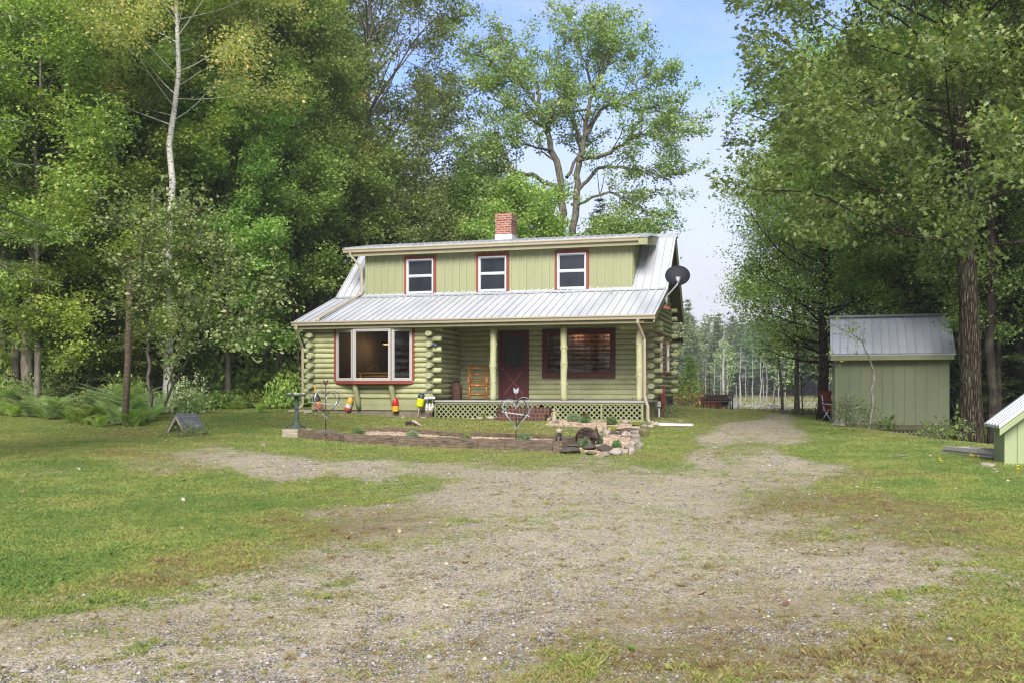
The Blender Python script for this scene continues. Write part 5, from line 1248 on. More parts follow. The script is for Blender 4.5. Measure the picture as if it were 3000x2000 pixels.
e = empty('dining_chair', h2w(HA(1080, 1.9), 1.95, 1.27), 'spindle back dining chair at the table behind the bay window', 'chair', rz=-TH); m = MT['yellowwood']
mb = MB(); mb.bb(-.22, .22, -.22, .22, .43, .46); spin(mb, 'seat', m, e, False)
mb = MB()
for k in range(7): u = -.16 + .32 * k / 6; mb.tube([(u, .2, .46), (u * 1.25, .28, .98 - abs(u) * .5)], .01, 6)
mb.tube([(-.21, .2, .46), (-.22, .27, .8), (-.12, .29, .98), (0, .3, 1.01), (.12, .29, .98), (.22, .27, .8), (.21, .2, .46)], .018, 7); spin(mb, 'backrest', m, e)
for x, y in ((-.18, -.18), (.18, -.18), (-.18, .18), (.18, .18)): mb = MB(); mb.tube([(x * 1.15, y * 1.15, 0), (x, y, .43)], [.014, .02], 7); spin(mb, 'leg', m, e)
# ---------------------------------------------------------------- stones
import bmesh
rocks = {}
def rockmesh(seed, flat, mkey, nm='stone'):
    r = random.Random(seed); b = bmesh.new(); bmesh.ops.create_icosphere(b, subdivisions=3, radius=1)
    ph = [r.uniform(0, 6) for _ in range(9)]; cutp = [(Vector((r.gauss(0, 1), r.gauss(0, 1), r.gauss(0, .7))).normalized(), r.uniform(.5, .85)) for _ in range(11)]
    for v in b.verts:
        p = v.co.copy(); k = 1 + .1 * math.sin(2.2 * p.x + ph[0]) * math.sin(2.5 * p.y + ph[1]) + .06 * math.sin(4.3 * p.z + ph[2] + 3 * p.x) + .04 * math.sin(9 * p.x + ph[3]) * math.sin(8 * p.y + ph[4]) * math.sin(9 * p.z)
        p = p * k
        for n_, d in cutp:
            q = p.dot(n_)
            if q > d: p -= n_ * (q - d) * .85
        p.z *= flat; v.co = p
    me = bpy.data.meshes.new(nm); b.to_mesh(me); b.free(); me.polygons.foreach_set('use_smooth', [True] * len(me.polygons)); me.materials.append(MT[mkey]); return me
RM = {k: [rockmesh(s * 7 + i, fl, mk) for i in range(3)] for s, (k, fl, mk) in enumerate((('w', .85, 'stone_white'), ('g', .7, 'stone'), ('d', .5, 'stone_dark'), ('m', .6, 'stone_moss'), ('o', .5, 'moss')))}
def rock(kind, px, py, wpx, hpx, label, name='fieldstone', rz=None, D=None, group='stones edging the flower bed', base=None, dep=1.0, cat='stone'):
    """a stone filling about wpx by hpx photo pixels, its foot on the ground at px, py"""
    x, y = pf(px, py) if D is None else ((px - 1500) / F * D, D); r = random.Random(int(px * 7 + py)); me = RM[kind][r.randrange(3)]
    o = bpy.data.objects.new(name, me); COL.objects.link(o); s = wpx / 2 / F * y * 1.22; zz = g1(x, y) if base is None else base; zs = hpx / 2 / F * y * 1.05
    ext = max(v.co.z for v in me.vertices)
    o.location = (x, y + s * .6, zz + zs * .7); o.scale = (s, s * dep, zs / ext); o.rotation_euler = (0, 0, r.uniform(-.5, .5) if rz is None else rz); tag(o, label, cat, group); return o
for q in [('d', 1680, 1330, 62, 24, 'long layered slab at the foot of the bed wall, right of the end post'), ('d', 1692, 1310, 50, 14, 'thin flat slab lying on top of the long layered one'), ('d', 1658, 1300, 40, 12, 'small flat slab next to the sheep figure'),
          ('m', 1732, 1333, 34, 14, 'low mossy stone at the bottom of the bed wall'), ('d', 1732, 1318, 42, 20, 'dark slab above the low mossy stone'), ('d', 1772, 1322, 44, 26, 'dark mossy slab in the middle of the front bed wall'),
          ('g', 1770, 1338, 34, 12, 'grey footing stone under the dark mossy slab'), ('w', 1810, 1333, 38, 26, 'pale rough stone at the front corner of the stone edging'), ('w', 1832, 1330, 26, 18, 'pale stone right of the rough corner one'),
          ('w', 1850, 1332, 22, 26, 'upright pale wedge stone at the right front corner'), ('g', 1846, 1316, 30, 16, 'speckled grey stone stacked at the right front corner'), ('w', 1854, 1308, 22, 20, 'round pinkish stone on the right edge of the bed'),
          ('g', 1876, 1318, 24, 30, 'tall grey stone standing on the outer right edge'), ('g', 1862, 1300, 30, 20, 'broad grey stone on the right edge of the bed'), ('g', 1862, 1284, 28, 18, 'tan grey boulder on the upper right edge'),
          ('g', 1868, 1270, 38, 14, 'long yellowish slab on the upper right edge'), ('m', 1886, 1282, 30, 34, 'mossy boulder at the upper right corner of the bed'), ('w', 1833, 1280, 24, 22, 'pinkish round boulder inside the bed near the right edge'),
          ('w', 1779, 1275, 26, 20, 'rounded white and pink boulder beside the woven animal'), ('d', 1800, 1272, 22, 14, 'dark angular stone right of the rounded pink boulder'), ('d', 1818, 1273, 26, 12, 'dark flat stone between two pale boulders'),
          ('w', 1758, 1265, 20, 18, 'white angular stone behind the woven animal'), ('w', 1776, 1259, 10, 10, 'small white stone in the upper row'), ('w', 1786, 1260, 10, 9, 'second small white stone in the upper row'), ('o', 1794, 1259, 32, 14, 'bright green moss cushion in the upper row of stones'),
          ('w', 1810, 1262, 12, 12, 'small egg shaped pale stone beside the moss cushion'), ('d', 1845, 1264, 62, 14, 'long dark beam like stone closing the bed at the back'), ('w', 1834, 1240, 20, 14, 'white twin topped stone against the lattice'), ('o', 1868, 1248, 30, 10, 'green moss patch near the downspout foot'),
          ('w', 1864, 1255, 24, 9, 'flat white stone below the moss patch'), ('g', 1890, 1254, 22, 16, 'brownish stone by the downspout foot'), ('w', 1910, 1252, 20, 12, 'pale stone under the downspout'), ('g', 1757, 1278, 24, 14, 'grey flat stone behind the pink boulder')]:
    rock(*q)
for q in [('w', 1408, 1226, 22, 9), ('w', 1440, 1226, 24, 12), ('g', 1460, 1226, 20, 14), ('w', 1385, 1227, 16, 6), ('w', 1240, 1224, 18, 5), ('w', 898, 1212, 26, 10), ('g', 925, 1216, 18, 8), ('w', 1180, 1224, 14, 7), ('w', 1605, 1232, 22, 10), ('g', 1628, 1238, 26, 7), ('w', 1664, 1246, 22, 9), ('g', 1695, 1244, 20, 6), ('w', 1758, 1237, 12, 8), ('w', 1925, 1246, 26, 14), ('g', 1970, 1244, 24, 10), ('w', 1995, 1236, 16, 7), ('w', 1745, 1250, 14, 6), ('g', 1158, 1226, 10, 4), ('g', 1020, 1218, 10, 4), ('w', 1000, 1216, 10, 4)]:
    rock(*q, 'small pale stone along the foot of the house wall', group='small stones along the foot of the house')
for px, py, w_, lb in ((1640, 1252, 34, 'flat grey stepping stone near the woven animal'), (1690, 1260, 32, 'flat grey stepping stone left of the white boulders'), (1580, 1242, 26, 'flat grey stepping stone nearest the brick steps')): rock('g', px, py, w_, 5, lb, 'stepping_stone', group=None)
rock('g', 1945, 1246, 40, 14, 'grey boulder at the right corner of the house', 'boulder', group=None); rock('g', 2448, 1268, 26, 10, 'grey boulder in the weeds at the left end of the large shed', 'boulder', group=None, D=26.3); rock('g', 2468, 1282, 30, 12, 'low tan boulder in the grass before the large shed', 'boulder', group=None, D=25.5)
rock('w', 2905, 1372, 44, 14, 'flat pale rock at the corner of the small shed', 'boulder', group=None, D=14.9); rock('w', 2925, 1385, 24, 6, 'small white rock in the grass before the small shed', 'boulder', group=None, D=14.5)
rock('g', 2645, 1336, 44, 6, 'flat bare rock showing through the right lawn', 'bedrock', group=None); rock('g', 770, 1306, 20, 10, 'tan leaf like stone at the lawn edge left of the timbers', 'fieldstone', group=None)
for px, py, w_, h_, lb in ((160, 1528, 70, 14, 'dark ledge rock breaking the near left lawn, leftmost'), (290, 1540, 80, 12, 'dark ledge rock breaking the near left lawn, beside the leftmost'), (325, 1562, 36, 12, 'small dark ledge rock below its two longer neighbours')): rock('d', px, py, w_ * 1.1, h_ * .7, lb, 'ledge_rock', group='ledge rocks in the near left lawn', dep=.5, base=g1(*px2g(px, py)) - .035)
# ---------------------------------------------------------------- timbers round the bed
def tie(p0, p1, hpx, label, h=.17, w=.17, m='tie', lift=0, seed=0):
    x0, y0 = px2g(*p0); x1, y1 = px2g(*p1); L = math.hypot(x1 - x0, y1 - y0); an = math.atan2(y1 - y0, x1 - x0); r = random.Random(seed or int(p0[0])); n = max(4, int(L / .12)); V = []; mb = MB()
    z0, z1 = g1(x0, y0), g1(x1, y1)
    pr = [(-.5, 0), (.5, 0), (.5, .85), (.4, 1), (-.42, 1), (-.5, .88)]
    for i in range(n + 1):
        t = i / n; dz = -(.0)
        for (u, q) in pr: V.append((L * t + (0 if 0 < i < n else 0), w * (u + .5) + r.uniform(-.006, .006) + .01 * math.sin(t * 5 + r.random()), h * q * (1 + .04 * math.sin(t * 9 + L)) + r.uniform(-.007, .007) + (z1 - z0) * t))
    k = len(pr); Fc = [(i * k + j, i * k + (j + 1) % k, (i + 1) * k + (j + 1) % k, (i + 1) * k + j) for i in range(n) for j in range(k)] + [tuple(range(k - 1, -1, -1)), tuple(n * k + j for j in range(k))]
    mb.add(V, Fc, .5 + r.uniform(-.15, .15)); o = mb.build('railroad_tie', MT[m], None); o.location = (x0, y0, z0 + lift); o.rotation_euler = (0, 0, an); tag(o, label, 'timber', 'old timbers edging the flower bed'); return o
tie((871, 1284), (1007, 1297), 0, 'front bed timber darkest and furthest left', .2)
tie((1008, 1298), (1160, 1306), 0, 'front bed timber, second from the left, with a pale weathered top', .2)
tie((1161, 1306), (1400, 1315), 0, 'long front bed timber in the middle of the row', .2, seed=5)
tie((1401, 1315), (1479, 1318), 0, 'short front bed timber left of the right wire heart', .2, seed=6)
tie((1480, 1318), (1619, 1322), 0, 'front bed timber furthest right, ending at the sheep figure', .2)
tie((1620, 1325), (1647, 1326), 0, 'short upright end block of the timber row under the sheep figure', .2, .22)
tie((1068, 1263), (1150, 1263), 0, 'cracked rear bed timber, leftmost of the back row', .09, .15)
tie((1150, 1263), (1345, 1280), 0, 'long pale rear bed timber sloping down to the right', .1, .15, seed=8)
tie((1378, 1278), (1688, 1290), 0, 'thin rear bed timber behind the right wire heart', .1, .12, seed=9)
tie((1650, 1306), (1690, 1300), 0, 'short thick timber block between sheep and woven animal', .17, .2, seed=12)
o = tie((826, 1280), (912, 1280), 0, 'light plank under the bird bath', .05, .5, 'grey_plank', .12, 3); o.name = 'plank'; o['category'] = 'plank'
tie((826, 1281), (872, 1284), 0, 'pale whitewashed block under the left end of the plank', .12, .3, 'grey_plank', 0, 4)
# bird bath
x, y = px2g(869, 1274); e = empty('bird_bath', (x, y, g1(x, y) + .17), 'dark metal bird bath on a turned column at the left of the bed', 'bird bath'); k = y / F
mb = MB(); hh = 97 * k
mb.lathe((0, 0, 0), [(.16, .0), (.165, .02), (.1, .05), (.06, .1), (.045, .14), (.055, .22), (.06, .28), (.045, .36), (.04, .4), (.055, .42), (.045, .45), (.05, hh - .06), (.07, hh - .03)], 14); spin(mb, 'column', MT['verdigris'], e)
mb = MB(); mb.lathe((0, 0, hh - .04), [(.06, 0), (.2, .01), (.225, .03), (.23, .04), (.2, .03), (.02, .02)], 26); spin(mb, 'basin', surf('pewter', srgb(120, 128, 128), .5, .25, 8, .2, .002, metal=.5), e)
for dx, dy in ((-.16, -.05), (-.06, .1), (.03, -.03), (.14, .03), (.17, -.04)):
    mb = MB(); mb.blob((dx, dy, hh + .02), (.03, .016, .014)); mb.blob((dx - .026, dy, hh + .033), (.01, .01, .01), n=6); mb.tube([(dx + .02, dy, hh + .025), (dx + .055, dy, hh + .03)], [.009, .003], 5); spin(mb, 'bird_figure', MT['steel'], e)
for q in (-1, 1): mb = MB(); mb.tube([(q * .05, 0, .1), (q * .16, -.05, .06), (q * .22, -.1, -.0)], .014, 6); mb.tube([(q * .2, -.1, .01), (q * .21, -.1, .1)], .012, 6); spin(mb, 'foot', MT['verdigris'], e)
# wire hearts
def heart(px, py, top, D, label, sc=1.0, rz=0.0, feather='rusty', shade=1):
    top -= 5
    x = (px - 1500) / F * D; z0 = g1(x, D); e = empty('heart_sculpture', (x, D, z0), label, 'sculpture', 'metal heart garden sculptures', rz)
    k = D / F; zt = hz(top, D) - z0; zbot = hz(py, D) - z0
    mb = MB(); mb.tube([(0, 0, 0), (0, 0, zt + .1)], .012, 6); spin(mb, 'rod', MT['rusty'], e)
    zb_ = zbot; hh = zt - zb_ ; w = .47 * hh * sc
    for j, (rot, s_, dz) in enumerate(((0, 1, 0), (.5, .86, -.02), (-.6, .93, .0))):
        for sg in (-1, 1):
            P = []
            for i in range(19):
                t = i / 18; an = t * PI
                u = w * s_ * (math.sin(an * .93) ** .8 if t < .97 else math.sin(an * .93)) * (1.05 - .1 * t); zz = zb_ + hh * s_ * (t ** .78) * 1.02 if t < .72 else None
                # heart outline: rises from the tip, rounds over the shoulder, drops into the notch
                th = PI - t * PI
                xx = 16 * math.sin(th) ** 3 / 16; yy = (13 * math.cos(th) - 5 * math.cos(2 * th) - 2 * math.cos(3 * th) - math.cos(4 * th)) / 17
                P.append(Vector((sg * xx * w * s_, 0, zb_ + (yy + 1) / 1.72 * hh * s_ + dz)))
            R = Matrix.Rotation(rot * sg, 3, 'Z')
            V = []; n = len(P)
            for i, p in enumerate(P):
                q = R @ p; dd = R @ Vector((0, .019, 0)); nn = Vector((p.x, 0, p.z - zb_ - hh * .5)).normalized() * .006; V += [q - dd, q + dd, q + dd + R @ nn, q - dd + R @ nn]
            Fc = [(i * 4 + a, i * 4 + (a + 1) % 4, (i + 1) * 4 + (a + 1) % 4, (i + 1) * 4 + a) for i in range(n - 1) for a in range(4)]
            mb = MB(); mb.add(V, Fc); spin(mb, 'heart_band', MT['steel'] if (j + (sg > 0)) % 3 else MT['verdigris'], e)
    mb = MB(); P = [(-w * .95 + 2 * w * .93 * i / 24, -.02, zb_ + hh * .52 - .12 * hh * (i / 24) + .012 * math.sin(i * 2.1)) for i in range(25)]; mb.tube(P, .012, 5); spin(mb, 'scroll_wire', MT['steel'], e)
    f = MB(); zf = zt + .05
    for sg in (-1, 1): f.prism([(0, zf), (sg * .05, zf + .05), (sg * .055, zf + .15), (0, zf + .1)], 'y', -.004, .004)
    spin(f, 'arrow_feather', MT[feather], e, False); return e
x, y = px2g(954, 1267); h1 = heart(954, 1222, 1141, y + .02, 'left metal heart sculpture on a small stone, brown feathered tip', 1.15, .35)
mb = MB(); k = y / F; mb.box((0, 0, .03), (44 * k, .16, .08)); mb.build('base_stone', surf('grey_slate', srgb(108, 114, 120), .8, .25, 8, .3), h1)
x, y = px2g(1512, 1289); heart(1512, 1254, 1166, y + .05, 'right metal heart sculpture with a silver feathered arrow, before the brick steps', 1.05, -.2, 'steel')
# figures
def fig(px, py, hpx, name, label, fn, m, D=None, lift=0, cat='figurine', wx=1.0):
    x, y = pf(px, py) if D is None else ((px - 1500) / F * D, D); s = hpx / F * y; mb = MB(); fn(mb); o = spin(mb, name, m); o.location = (x, y, g1(x, y) + lift); o.scale = (s * wx, s, s); return tag(o, label, cat)
def rabbit(mb):
    mb.lathe((0, 0, 0), [(.22, 0), (.24, .04), (.15, .1), (.14, .3), (.22, .36), (.22, .42)], 12); mb.blob((0, 0, .55), (.2, .16, .16)); mb.blob((0, -.05, .74), (.1, .1, .1)); mb.blob((-.07, -.02, .9), (.035, .025, .11)); mb.blob((.07, -.02, .9), (.035, .025, .11)); mb.blob((-.14, -.14, .45), (.06, .1, .04)); mb.blob((.14, -.14, .45), (.06, .1, .04)); mb.blob((0, .17, .5), (.05, .05, .05))
fig(1463, 1226, 46, 'rabbit_statue', 'dark rabbit statue on a pedestal before the lattice', rabbit, MT['rusty'])
def girl(mb):
    mb.lathe((0, 0, 0), [(.2, 0), (.21, .06), (.19, .3), (.14, .5), (.12, .6), (.15, .72), (.13, .78), (.05, .8)], 14); mb.blob((0, -.01, .9), (.085, .085, .1)); mb.blob((0, .03, .93), (.095, .09, .09)); mb.tube([(-.13, 0, .74), (-.24, -.05, .6), (-.2, -.1, .44)], [.045, .035, .03], 8); mb.tube([(.13, 0, .74), (.25, -.04, .64), (.3, -.06, .78)], [.045, .035, .03], 8)
    mb.lathe((-.3, -.08, .2), [(.09, 0), (.13, .1), (.12, .12)], 10); mb.tube([(-.41, -.08, .3), (-.3, -.08, .44), (-.19, -.08, .3)], .015, 6); mb.blob((.3, -.06, .84), (.1, .06, .05))
fig(1624, 1233, 36, 'girl_statue', 'pale stone girl statue holding a basket right of the brick steps', girl, surf('pale_cast_stone', srgb(176, 164, 140), .85, .25, 9, .4))
def sheep(mb):
    mb.blob((0, .18, .62), (.26, .46, .27), jit=.05, seed=2, n=14); mb.blob((0, -.28, .7), (.15, .17, .18), n=12); mb.blob((0, -.42, .64), (.085, .1, .09)); mb.blob((-.2, -.24, .82), (.11, .04, .045)); mb.blob((.2, -.24, .82), (.11, .04, .045)); mb.blob((0, -.22, .88), (.13, .1, .07), jit=.08, seed=3)
o = fig(1637, 1322, 37, 'sheep_statue', 'white sheep figurine standing on the end of the bed timbers', sheep, surf('sheep_white', srgb(196, 188, 164), .8, .3, 9, .6, .01, col2=srgb(130, 116, 90)), lift=.21, wx=1.3)
def legs(mb):
    for x in (-.14, .14):
        for y in (-.12, .45): mb.tube([(x, y, -.02), (x, y, .22), (x * 1.05, y, .48)], [.04, .035, .05], 7)
    mb.blob((0, -.5, .63), (.06, .03, .04)); mb.blob((-.24, -.26, .81), (.06, .03, .03)); mb.blob((.24, -.26, .81), (.06, .03, .03))
mb = MB(); legs(mb); c = spin(mb, 'dark_legs', MT['black'], o)
def beast():
    x, y = px2g(1722, 1302); s = y / F; e = empty('woven_animal', (x, y, g1(x, y)), 'brown woven twig animal with humped back inside the stone edging', 'sculpture'); r = random.Random(8); mb = MB(); cm = Matrix.Rotation(.5, 3, 'Z')
    def onb(u, w, k=1.0): return Vector((-.03 + .19 * math.cos(u) * math.sin(w) * k, .05 + .27 * math.sin(u) * math.sin(w) * k, .17 + .17 * math.cos(w) * k))
    for i in range(150):
        u, w = r.uniform(0, 6.28), r.uniform(.05, 1.9); P = []; du, dw = r.uniform(-.28, .28), r.uniform(-.2, .2)
        for j in range(5): P.append(onb(u + du * j, min(2.2, max(.02, w + dw * j)), r.uniform(.98, 1.05)))
        mb.tube(P, r.uniform(.006, .011), 5, cap=False, tint=r.random())
    m = surf('twisted_brown_twigs', srgb(92, 72, 58), .7, .4, 25, .4, .004, col2=srgb(50, 38, 32), tint=True)
    spin(mb, 'body', m, e); mb = MB(); mb.blob((-.03, .05, .17), (.17, .25, .15), n=14); spin(mb, 'core', MT['dark'], e)
    mb = MB(); mb.blob((.12, -.2, .2), (.09, .1, .09), n=12, jit=.06); mb.blob((.15, -.29, .17), (.05, .07, .05)); mb.blob((.06, -.19, .3), (.02, .02, .035)); mb.blob((.17, -.16, .3), (.02, .02, .035))
    for i in range(30): u = r.uniform(0, 6.28); w = r.uniform(0, 3); mb.tube([Vector((.12, -.2, .2)) + Vector((math.cos(u + q) * math.sin(w), math.sin(u + q) * math.sin(w), math.cos(w + q * .5))) * .1 for q in (0, .4, .8)], .007, 4)
    spin(mb, 'head', m, e)
    for dx, dy in ((-.16, -.1), (.1, -.16), (-.12, .22), (.12, .2)): mb = MB(); mb.tube([(dx, dy, -.01), (dx, dy, .2)], [.035, .045], 7); spin(mb, 'leg', m, e)
beast()
x, y = px2g(1742, 1275)
def hen(mb): mb.blob((0, 0, .35), (.18, .3, .2)); mb.tube([(0, -.2, .45), (0, -.3, .8)], [.1, .05], 8); mb.blob((0, -.33, .86), (.06, .09, .07)); mb.blob((0, .3, .5), (.05, .16, .2)); mb.tube([(-.05, 0, .2), (-.05, 0, 0)], .02, 5); mb.tube([(.05, 0, .2), (.05, 0, 0)], .02, 5); mb.blob((0, -.32, .96), (.015, .05, .05))
fig(1746, 1278, 34, 'hen_statue', 'speckled dark hen figure behind the woven animal', hen, MT['rusty'])
# stump and driftwood on the front lawn
x, y = px2g(1203, 1246); mb = MB(); r = random.Random(5); n = 18
pr = [(.15, 0), (.13, .05), (.12, .09), (.1, .1), (.02, .085)]; V = []
for R_, z_ in pr:
    for k in range(n): q = 1 + .18 * math.sin(k * 1.7) + r.uniform(-.08, .08); V.append((R_ * q * math.cos(k / n * 6.283), R_ * q * math.sin(k / n * 6.283), z_ + r.uniform(-.01, .02)))
mb.add(V, [(i * n + k, i * n + (k + 1) % n, (i + 1) * n + (k + 1) % n, (i + 1) * n + k) for i in range(4) for k in range(n)] + [tuple(4 * n + k for k in range(n))])
o = mb.build('tree_stump', BK['brown'] if 'BK' in globals() else MT['tie'], None); o.location = (x, y, g1(x, y)); tag(o, 'low rotten stump in the lawn before the bay window', 'stump')
mb = MB(); mb.tube([(0, 0, .12), (.08, -.04, .09), (.18, -.08, .03), (.26, -.12, .0)], [.05, .045, .03, .012], 7); mb.tube([(.0, .03, .1), (.1, .0, .04), (.2, .0, .0)], [.04, .03, .01], 6); o = mb.build('root_wood', surf('pinkish_dead_wood', srgb(176, 158, 150), .85, .4, 12, .8, .01), None, True); o.location = (x + .06, y - .03, g1(x, y)); tag(o, 'pale piece of split root lying against the rotten stump', 'driftwood')
# shingled A-shaped cover on the left lawn
x, y = px2g(545, 1262); D = y; e = empty('well_cover', (x, y, g1(x, y)), 'little A shaped cover with grey shingles, weeds around its front', 'well cover', rz=-.52)
sh = surf('grey_shingles', srgb(108, 110, 118), .9, .3, 6, .5, .006, tint=True, fine=90); r = random.Random(2)
W_, L_, HH = .27, .58, .36
mb = MB()
for sg in (-1, 1):
    mb.prism([(sg * W_, 0), (0, HH), (0, HH - .05), (sg * (W_ - .06), 0)], 'y', -L_ / 2 + .03, L_ / 2 - .03)
mb.build('side_board', MT['tie'], e)
mb = MB()
for sg in (-1, 1):
    sl = math.atan2(HH, W_); Ls = math.hypot(W_, HH) + .05
    for row_ in range(5):
        yv = -L_ / 2 - .02
        while yv < L_ / 2:
            w_ = min(r.uniform(.12, .22), L_ / 2 + .02 - yv); t = (row_ + .5) / 5; cx = sg * W_ * (1.06 - t * 1.06); cz = HH * (t * 1.06 - .03) + .035
            mb.box((cx + sg * .01, yv + w_ / 2, cz + .006), (Ls / 5 + .03, w_ - .006, .012), ry=sg * (sl - .06), tint=r.uniform(.2, .75)); yv += w_
        if w_ < .01: break
mb.build('shingle_roof', sh, e); mb = MB(); mb.box((0, 0, HH + .03), (.08, L_ + .02, .02)); mb.build('ridge_board', sh, e)
mb = MB()
for sg in (-1, 1): mb.prism([(sg * (W_ + .05), -.03), (0, HH + .015), (0, HH - .055), (sg * (W_ - .02), -.03)], 'y', -L_ / 2 - .02, -L_ / 2 + .015)
mb.build('gable_trim', MT['grey_plank'], e)
# leaning post in the ferns, with an old nest of twigs on top
x0, y0 = px2g(366, 1218); y0 = 24.0; x0 = (366 - 1500) / F * y0; mb = MB(); top = Vector(((382 - 1500) / F * y0, y0, hz(785, y0))); b = Vector((x0, y0, g1(x0, y0) - .1)); e = empty('wooden_post', (b.x, b.y, b.z + .1), 'tall weathered post with a twig nest on top among the ferns', 'post')
mb.tube([(0, 0, -.1), (top - b) * .5 + Vector((.02, 0, -.1)), top - b - Vector((0, 0, .1))], [.085, .08, .075], 9); mb.build('post', MT['tie'], e, True)
mb = MB(); r = random.Random(3); t = top - b
for k in range(80): u = r.uniform(0, 6.28); c = t + Vector((r.uniform(-.15, .15), r.uniform(-.15, .15), r.uniform(-.05, .18))); d = Vector((math.cos(u), math.sin(u), r.uniform(-.5, .6))) * r.uniform(.08, .22); mb.tube([c - d, c + d], .008, 4)
mb.build('twig_nest', surf('nest_twigs', srgb(110, 92, 70), .9, .3, 20, .1), e)
# ---------------------------------------------------------------- at the far end of the drive
e = empty('garden_bench', at(2104, 47), 'dark openwork garden bench seen from behind at the pond edge', 'bench', rz=.02); m = surf('dark_weathered_bench', srgb(66, 56, 46), .8, .4, 12, .3); k = 47 / F
w_ = 84 * k / 2; hh = 47 * k
for x in (-w_, w_): mb = MB(); mb.tube([(x, 0, 0), (x, .02, hh * .5), (x, -.1, hh)], .03, 8); mb.tube([(x, .45, 0), (x, .45, .62)], .028, 8); mb.tube([(x, 0, .6), (x, .48, .62)], .025, 7); spin(mb, 'end_frame', m, e)
mb = MB()
for q in range(5): mb.bb(-w_, w_, .03 + q * .09, .1 + q * .09, .42, .44)
mb.build('seat', MT['grey_plank'], e)
mb = MB(); mb.bb(-w_, w_, -.12, -.08, hh - .07, hh); mb.bb(-w_, w_, -.04, -.0, hh * .6, hh * .6 + .05); mb.build('back_rail', m, e)
mb = MB(); lattice(mb, -w_ + .03, w_ - .03, hh * .6 + .05, hh - .07, lambda u, z, d: (u, -.09 + d, z), .09, .03); mb.bb(-w_ + .04, w_ * .45, -.075, -.07, hh * .6 + .05, hh - .07); mb.build('back_panel', m, e)
for x in (-.5, 0, .45): mb = MB(); mb.tube([(x, .2, 0), (x, .2, .42)], .03, 7); spin(mb, 'leg', m, e)
p = at(2035, 50); e = empty('oil_tank', p, 'maroon steel tank lying on blocks behind the bench', 'tank'); k = 50 / F
z0 = hz(1193, 50) - p.z; R_ = .42; mb = MB(); mb.tube([(-1.3, 0, z0), (-1.28, 0, z0), (1.3, 0, z0), (1.32, 0, z0)], [R_ * .8, R_, R_, R_ * .8], 22, up=(0, 0, 1)); mb.build('drum', surf('maroon_tank_paint', srgb(92, 40, 36), .45, .3, 4, .2), e, True)
for x in (-.8, .85): mb = MB(); mb.box((x, 0, z0 - R_ - .1), (.14, .6, .3)); mb.build('support', MT['orangewood'] if x < 0 else MT['tie'], e)
mb = MB(); mb.box((.15, -.5, .18), (.1, .5, .1), rx=.5); o = mb.build('wood_chock', MT['yellowwood'], e)
fw = surf('cut_firewood', srgb(180, 128, 84), .85, .35, 10, .4, .006, col2=srgb(120, 84, 56)); r = random.Random(12)
for q in range(16):
    x = -1.0 + 2.0 * q / 15 + r.uniform(-.05, .05); mb = MB(); rr = r.uniform(.07, .12); mb.tube([(0, -.22, 0), (0, .22, 0)], [rr, rr * .95], 7); o = mb.build('firewood_log', fw, None, False); o.location = (p.x + x, p.y + r.uniform(-.1, .1), p.z + z0 + R_ * math.sqrt(max(0, 1 - (.25) ** 2)) + rr * .6 + r.choice((0, 0, .1)) + .02); o.rotation_euler = (r.uniform(-.2, .2), r.uniform(0, 3), r.uniform(0, 3)); tag(o, 'split firewood piece heaped on top of the maroon tank', 'firewood', 'firewood heaped on the maroon tank')
p2 = at(2133, 51); mb = MB(); mb.blob((-.1, 0, .42), (.62, .45, .42), n=18, jit=.05, seed=4); mb.blob((.28, 0, .3), (.3, .36, .36), n=14, jit=.06); mb.blob((-.2, .1, .15), (.6, .5, .24), n=14, jit=.06); o = mb.build('white_tarp_bundle', surf('white_tarp', srgb(206, 206, 208), .6, .15, 4, 1.0, .05), None, True); o.location = p2; tag(o, 'rounded white tarp bundle right of the bench', 'tarp')
p3 = at(2120, 50.5); mb = MB(); mb.tube([(0, -.18, 0), (0, .18, 0)], .26, 18); o = mb.build('black_barrel', MT['black'], None, True); o.location = (p3.x, p3.y, p3.z + hz(1170, 50.5) - p3.z); o = tag(o, 'black drum top showing above the bench back', 'barrel')
# chair and hoop left of the large shed
e = empty('lawn_chair', at(2436, 31.5), 'rust red lawn chair with white legs beside the large shed', 'chair', rz=.5); k = 31.5 / F
mb = MB(); mb.box((.0, .2, .72), (.46, .04, .62), rx=-.18); mb.box((0, 0, .42), (.46, .44, .05)); mb.build('seat_shell', surf('rust_red_canvas', srgb(150, 70, 44), .7, .2, 8, .1), e)
for x in (-.22, .22):
    mb = MB(); mb.tube([(x, -.25, 0), (x, .1, .42), (x, .2, .9)], .018, 7); mb.tube([(x, .28, 0), (x, -.1, .42)], .018, 7); mb.tube([(x, -.2, .6), (x, .2, .62)], .018, 7); spin(mb, 'leg_frame', MT['white'], e)
p = at(2405, 30.5); mb = MB(); 
for dx in (0, .22):
    P = [(dx - .14, 0, 0)] + [(dx + .16 * -math.cos(a_), 0, .42 + .22 * math.sin(a_)) for a_ in np.linspace(0, 1.9, 8)] + [(dx + .5, 0, .64)]; mb.tube(P, .014, 6)
mb.tube([(-.2, 0, .3), (.5, .02, .33)], .012, 5); o = mb.build('metal_hoops', MT['rusty'], None, True); o.location = p; tag(o, 'pair of rusty bent pipe hoops by the alder trunk', 'hoops')
# white board lying by the downspout, plank by the left corner
for p0, L, lb in (((1932, 1246), .9, 'white downspout extension lying in the grass at the right house corner'), ((845, 1206), .7, 'pale board lying in the grass left of the house')):
    x, y = px2g(*p0); mb = MB(); mb.box((L / 2, 0, .04), (L, .09, .06)); o = mb.build('white_board', MT['white'] if p0[0] > 1000 else MT['grey_plank'], None); o.location = (x, y, g1(x, y)); o.rotation_euler = (0, 0, -.5 if p0[0] > 1000 else .1); tag(o, lb, 'board')
